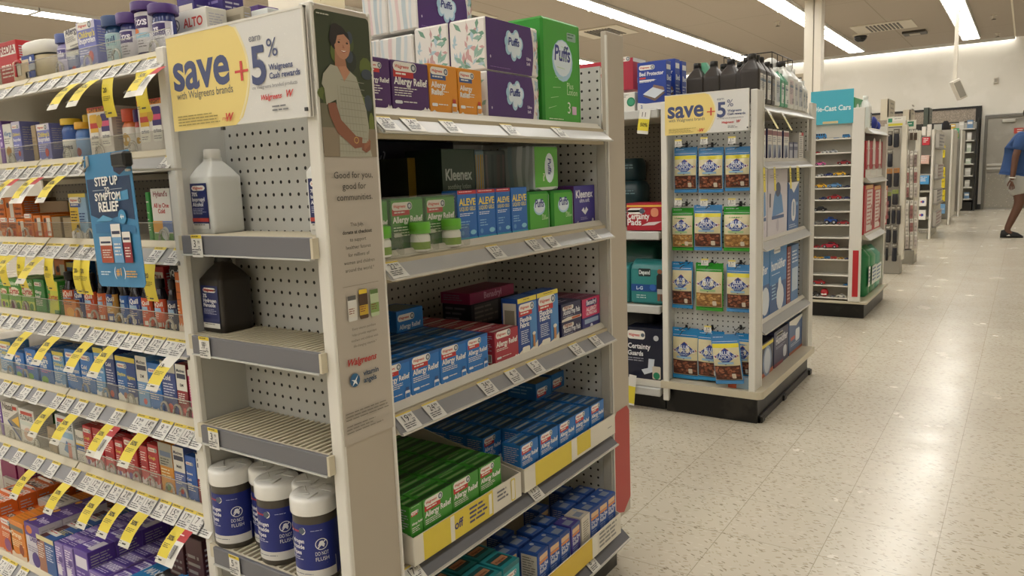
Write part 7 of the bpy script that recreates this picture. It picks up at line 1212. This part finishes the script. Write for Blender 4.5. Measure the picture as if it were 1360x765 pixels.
# ================================================================ racks farther down the aisle
def rack(Y, x0, x1, zt, zb, lb, base='#8f8a7e', back='#c3beb2', post='#d3cdbd', dep=.8):
    t = thing(None, 'display_rack', lb, 'display rack'); m = M(); m.box(x0, x1, Y+.10, Y+.12, zb, zt, back); part(m, 'back_panel', t)
    m = M(); m.box(x1-.05, x1, Y, Y+.12, zb-.05, zt+.02, post, .004); part(m, 'post', t); m = M(); m.box(x0, x0+.025, Y, Y+.12, zb-.05, zt, post, .004); part(m, 'post', t)
    m = M(); m.box(x0, x1-.02, Y-.02, Y+dep, 0, zb, base, .004); part(m, 'base', t); m = M(); m.box(x0-.2, x0+.0, Y+.02, Y+dep, 0.02, zt-.02, '#b9b2a4'); m.box(x0, x1-.03, Y+.13, Y+dep, zb, zt-.05, '#b4ac9c'); part(m, 'gondola_body', t)
    return t
def hpack(px0, px1, y0, y1, Y, cc, pc, lb, cat='pack', nm='hanging_pack', grp=None, shape='sock'):
    p, q = at(px0, y1, 'Y', Y), at(px1, y0, 'Y', Y); w, h = q.x-p.x, q.z-p.z; m = M(); m.box(0, w, -.003, 0, h*.72, h, cc, .002); m.box(w*.4, w*.6, -.006, .05, h*.93, h*.95, '#4a4640')
    A = Art(m, (0, -.003, 0), (1, 0, 0), (0, 0, 1), (0, -1, 0), .0015); A.bars(w*.1, h*.92, w*.9, 2, h*.06, '#e0dccf' if cc[1] < '8' else '#6a665c')
    if shape == 'sock': m.sup([(w*.32, .010, 0), (w*.46, .016, h*.06), (w*.46, .02, h*.5), (w*.42, .014, h*.74)], pc, w/2, .0, 14, 3)
    else:
        m.box(w*.03, w*.97, -.002, 0, 0, h*.72, pc, .002)
        A.ring(w*.5, h*.45, w*.28, w*.09, '#2c2826', 12); A.ring(w*.5, h*.2, w*.28, w*.09, '#2c2826', 12)
    thing(m, nm, lb, cat, (p.x, Y, p.z), 0, grp)
Y4 = 9.05; xl, xr = xat(1177, Y4, 1), xat(1202, Y4, .8)
rack(Y4, xat(1166, Y4, .1), xat(1202, Y4, .9), 1.56, .20, 'hosiery rack with dark hanging packs right behind the third unit', dep=.16)
def hdr(x0, x1, y0, y1, Y, c, bits, lb):
    p, q = at(x0, y1, 'Y', Y), at(x1, y0, 'Y', Y); w, h = q.x-p.x, q.z-p.z; m = M(); m.box(0, w, 0, .006, 0, h, c); ops(Art(m, (0, 0, 0), (1, 0, 0), (0, 0, 1), (0, -1, 0), .002), w, h, bits); thing(m, 'header_sign', lb, 'sign', (p.x, Y, p.z))
hdr(1178, 1203, 154, 169, Y4-.03, '#d9d5c8', [('r', .05, .45, .28, .85, '#3f8f6c'), ('r', .32, .6, .85, .85, '#e6e3da'), ('b', .4, .8, .8, 1, .12, '#3a3a3a'), ('r', .05, .1, .85, .32, '#cfc63c')], 'white header with green and yellow blocks over the hosiery rack')
q = random.Random(11); n = 0
for a, b, y0, y1 in ((1179, 1186, 174, 194), (1186, 1195, 171, 196), (1178, 1186.5, 198, 222), (1177, 1185.5, 224, 249), (1186, 1195, 223, 248), (1177, 1184, 255, 275), (1184.5, 1193.5, 252, 272), (1176, 1183, 274, 298), (1183.5, 1190, 273, 297), (1190.5, 1197, 273, 298), (1176, 1184, 299, 322), (1185, 1192, 300, 323), (1175.5, 1180, 324, 346), (1184, 1192, 323, 347)):
    n += 1; hpack(a, b, y0, y1, Y4-.02, ('#a9743c' if n in (4, 5) else ('#8f9a4c' if n in (6, 7) else '#6c665a')), q.choice(['#17161a:.5', '#1f1d22:.5', '#262329:.5', '#1b1c26:.5']), f'dark hosiery pack on the rack behind the third unit, {ORD[n]} counted from the top', grp='dark hosiery packs')
Y5 = 10.0; rack(Y5, xat(1200, Y5, 1.0), xat(1220, Y5, .9), 1.52, .16, 'narrow rack of carded accessories behind the hosiery rack', dep=.3)
hdr(1204, 1217, 159, 172, Y5-.03, '#d3cfc2', [('r', .08, .3, .75, .85, '#2f7a5c'), ('b', .15, .65, .65, 1, .2, '#dfe6dc')], 'small header with a green block on the accessory rack')
n = 0
for y0, y1 in ((172, 186), (200, 221), (223, 243), (243, 262), (266, 290), (290, 310), (308, 330)):
    for a, b in ((1202, 1207.5), (1208, 1213), (1213.5, 1218.5)):
        n += 1; hpack(a, b, y0+q.uniform(-1, 1), y1, Y5-.02, '#dad6cc', q.choice(['#b9aea6', '#8c7a74', '#cdc6bc', '#c4bdb2', '#9a6a66']) if n > 3 else '#4c3a2a', f'carded accessory in {("left", "middle", "right")[(n-1) % 3]} column, {ORD[(n-1)//3+1]} row of the narrow rack', grp='carded accessories', shape='ring')
# blades standing on top of the racks
for k, (a, b, y0, y1, Y, c) in enumerate(((1169, 1182, 131, 160, 9.6, '#cfc6b0'), (1199, 1214, 145, 160, 11.0, '#c6bda6'), (1226, 1230, 143, 168, 14.5, '#4a5248'))):
    p, r_ = at(a, y1, 'Y', Y), at(b, y0, 'Y', Y); m = M(); m.box(p.x, p.x+.08, Y, Y+.02, p.z, r_.z, c); m.box(p.x+.07, p.x+.08, Y, Y+.5, p.z, r_.z, '#b3a993' if k < 2 else '#3c443c'); A = Art(m, (p.x+.081, Y+.1, p.z), (0, 1, 0), (0, 0, 1), (1, 0, 0), .002); A.bars(.05, .2, .3, 3, .05, '#7a7262'); thing(m, 'aisle_sign', f'{("cream sign blade behind the third unit", "cream sign blade over the accessory rack", "thin dark sign blade against the far wall")[k]}', 'sign')
# unit with shelves and grid lower part
def far_unit(Y, px0, px1, pxe, zt, lb, Yd):
    x0, x1 = xat(px0, Y, .8), xat(px1, Y, .8); t = thing(None, 'gondola_shelving', lb, 'shelving')
    m = M(); m.box(x0, x1, Y+.32, Y+.35, .1, zt, '#b9b4a8'); m.box(x0-.8, x0, Y+.05, Y+.35, .1, zt, '#b3ab9b'); part(m, 'back_panel', t)
    m = M(); m.box(x1-.03, x1, Y, Y+.05, .0, zt, '#d9d5ca', .004); part(m, 'post', t); m = M(); m.box(x1-.025, x1-.005, Y+.05, Y+Yd, .12, zt, '#cfcabd'); part(m, 'end_panel', t)
    m = M(); m.box(x0, x1-.05, Y+.05, Y+Yd, .0, .10, '#a9a394'); part(m, 'base', t)
    return t, x0, x1
t6, x0, x1 = far_unit(13.2, 1218, 1238, 1252, 1.66, 'white shelving unit with pink and blue packs past the accessory rack', 1.6)
for k, y in enumerate((206, 231, 253, 288, 304)):
    p = at(1228, y, 'Y', 13.2); m = M(); m.box(x0, x1-.03, 13.22, 13.5, p.z-.03, p.z, '#a9a598', .003); part(m, 'shelf', t6)
m = M(); p = at(1228, 306, 'Y', 13.2); m.box(x0, x1-.03, 13.22, 13.24, .12, p.z-.03, 'mesh'); part(m, 'grid_panel', t6)
for k, (a, b, y0, y1, c, lb) in enumerate(((1217, 1224, 174, 194, '#5d8fc4', 'blue pack'), (1224.5, 1235, 182, 193, '#c02a38', 'red packs of sweets wrapped together'), (1221, 1234, 206, 218, '#d9b3a6', 'pink pack'), (1220, 1234, 233, 245, '#4f9ad0', 'sky blue pack'), (1220, 1230.5, 262, 274, '#e3dfd6', 'white card with a blue disc'), (1218, 1229.5, 279, 292, '#e3dfd6', 'lower white card with a blue disc'), (1224, 1230, 168, 180, '#e0dcd2', 'white pack at the top'), (1231, 1237, 165, 181, '#dcd7cc', 'taller white pack at the top'))):
    Y = 13.18; p, r_ = at(a, y1, 'Y', Y), at(b, y0, 'Y', Y); m = carton(r_.x-p.x, r_.z-p.z, .1, c, [('e', .55, .5, .2, .2, '#3f4a9c'), ('e', .35, .5, .12, .12, '#c8586a')] if k in (4, 5) else [('b', .15, .85, .85, 3, .2, '#e6ddd6' if k != 0 else '#dfe6ee')], (), (), e=.002, b=.004); thing(m, 'wrapped_pack', f'{lb} on the white shelving unit past the accessory rack', 'pack', ((p.x+r_.x)/2, Y, p.z))
for k, y in enumerate((190, 230, 262, 290)):
    Y0 = 13.5; p = at(1245, y, 'X', x1+.01)
    m = M(); m.box(0, .06, 0, 1.1, 0, .03, '#8f8a80', .004); m.box(.0, .045, .05, 1.0, .03, .24, '#c3beb6'); A = Art(m, (.046, .05, .03), (0, 1, 0), (0, 0, 1), (1, 0, 0), .003); A.bars(.05, .2, .9, 4, .05, '#8a5a60' if k % 2 else '#6a6a72'); part(m, 'magazine_pocket', t6, None, (x1, 13.4, p.z-.1))
t7, x0, x1 = far_unit(16.2, 1246, 1263, 1268, 1.75, 'white post unit with bright yellow packs near the back wall', 1.2)
for k, (y0, y1, c) in enumerate(((193, 210, '#dcc82c'), (222, 232, '#dcc82c'), (232, 250, '#d9c42a'), (252, 268, '#dcc82c'), (271, 284, '#6f9cc4'))):
    Y = 16.18; p, r_ = at(1246.5, y1, 'Y', Y), at(1255.5, y0, 'Y', Y); m = M(); m.box(0, r_.x-p.x, 0, .04, 0, r_.z-p.z, c, .01); A = Art(m, (0, 0, 0), (1, 0, 0), (0, 0, 1), (0, -1, 0), .003); w, h = r_.x-p.x, r_.z-p.z
    for i in range(3): A.ring(w*(.25+.25*i), h*.5, w*.14, w*.05, '#5a4a1c' if k < 4 else '#dfe6ee', 8)
    thing(m, 'hanging_pack', f'{"yellow" if k < 4 else "pale blue"} pack on the unit near the back wall, {ORD[k+1]} from the top', 'pack', (p.x, Y, p.z))
for k, (a, b, y0, y1, c, Y) in enumerate(((1257, 1264, 165, 240, '#17161a', 17.4), (1250, 1262, 160, 180, '#1f1c1c', 17.0), (1263, 1270, 205, 282, '#1c2440', 18.4))):
    p, r_ = at(a, y1, 'Y', Y), at(b, y0, 'Y', Y); w, h = (r_.x-p.x)/2, r_.z-p.z; m = M(); m.sup([(w*.7, .05, 0), (w, .08, h*.3), (w*.9, .07, h*.8), (w*.5, .04, h*.97), (w*.1, .01, h)], c+':.9', w, 0, 16, 3); thing(m, 'hanging_garment', f'{("long black garment", "short black garment at the top", "navy garment")[k]} hanging near the back wall', 'clothing', (p.x, Y, p.z))
t8, x0, x1 = far_unit(18.6, 1266, 1275.5, 1278, 1.80, 'last white post unit before the wall shelves', 1.0)
hdr(1265, 1274, 170, 184, 18.5, '#3f9a6c', [('r', .1, .1, .9, .5, '#d9a43c'), ('b', .2, .9, .8, 2, .2, '#dfe6dc')], 'small green and orange header on the last post unit')
# wall shelves beside the door
wu = thing(None, 'wall_shelving', 'lit wall shelves with a black end panel beside the back room door', 'shelving')
xa, xb = -1.9, -.96; m = M(); m.box(xb-.03, xb, 20.6, FY-.1, 0, 2.12, '#1c1a17'); part(m, 'end_panel', wu); m = M(); m.box(xa, xb-.03, FY-.12, FY-.09, .1, 2.05, '#b3b0a6'); part(m, 'back_panel', wu); m = M(); m.box(xa, xb-.06, 20.7, FY-.12, 0, .2, '#17150f'); part(m, 'base', wu)
for k in range(7): m = M(); z = .25+.27*k; m.box(xa, xb-.062, 20.75, FY-.13, z, z+.03, '#c9c6bb', .004); part(m, 'shelf', wu)
q = random.Random(21)
for k in range(7):
    for j in range(4):
        z = .281+.27*k; c = q.choice(['#c9c6bd', '#d6d3ca', '#6f8fb0', '#9aa8a0', '#c9a23c', '#c9c6bd', '#b9c4b0', '#b04a84', '#5c78a8']); w, h = q.uniform(.08, .14), q.uniform(.1, .2); x = xb-.17-.17*j
        thing(carton(w, h, .1, c, [('r', .1, .5, .9, .8, '#dcdad2')], (), (), e=.002, b=.004), 'small_carton', f'small box on the far wall shelves, {ORD[k+1]} shelf from the floor, {ORD[j+1]} from the door', 'carton', (x, 20.78, z), 0, 'small boxes on the wall shelves')
# ================================================================ camera, light, colour
cam = bpy.data.cameras.new('camera'); cam.sensor_width = 36; cam.lens = FPX/1360*36; cam.clip_start = .02; cam.clip_end = 100
co = bpy.data.objects.new('camera', cam); COL.objects.link(co)
co.matrix_world = Matrix(((r2.x, u2.x, -fw.x, EYE.x), (r2.y, u2.y, -fw.y, EYE.y), (r2.z, u2.z, -fw.z, EYE.z), (0, 0, 0, 1)))
SC.camera = co
w = bpy.data.worlds.new('world'); SC.world = w; w.use_nodes = True
w.node_tree.nodes['Background'].inputs[0].default_value = (1, .93, .82, 1); w.node_tree.nodes['Background'].inputs[1].default_value = .3
SC.view_settings.view_transform = 'Standard'; SC.view_settings.look = 'None'; SC.view_settings.gamma = 1; SC.view_settings.use_curve_mapping = False
SC.view_settings.exposure = EXPO
SC.cycles.max_bounces = 6; SC.cycles.diffuse_bounces = 4; SC.cycles.glossy_bounces = 3; SC.cycles.transparent_max_bounces = 10
SC.cycles.sample_clamp_indirect = 6
SC.cycles.use_denoising = True
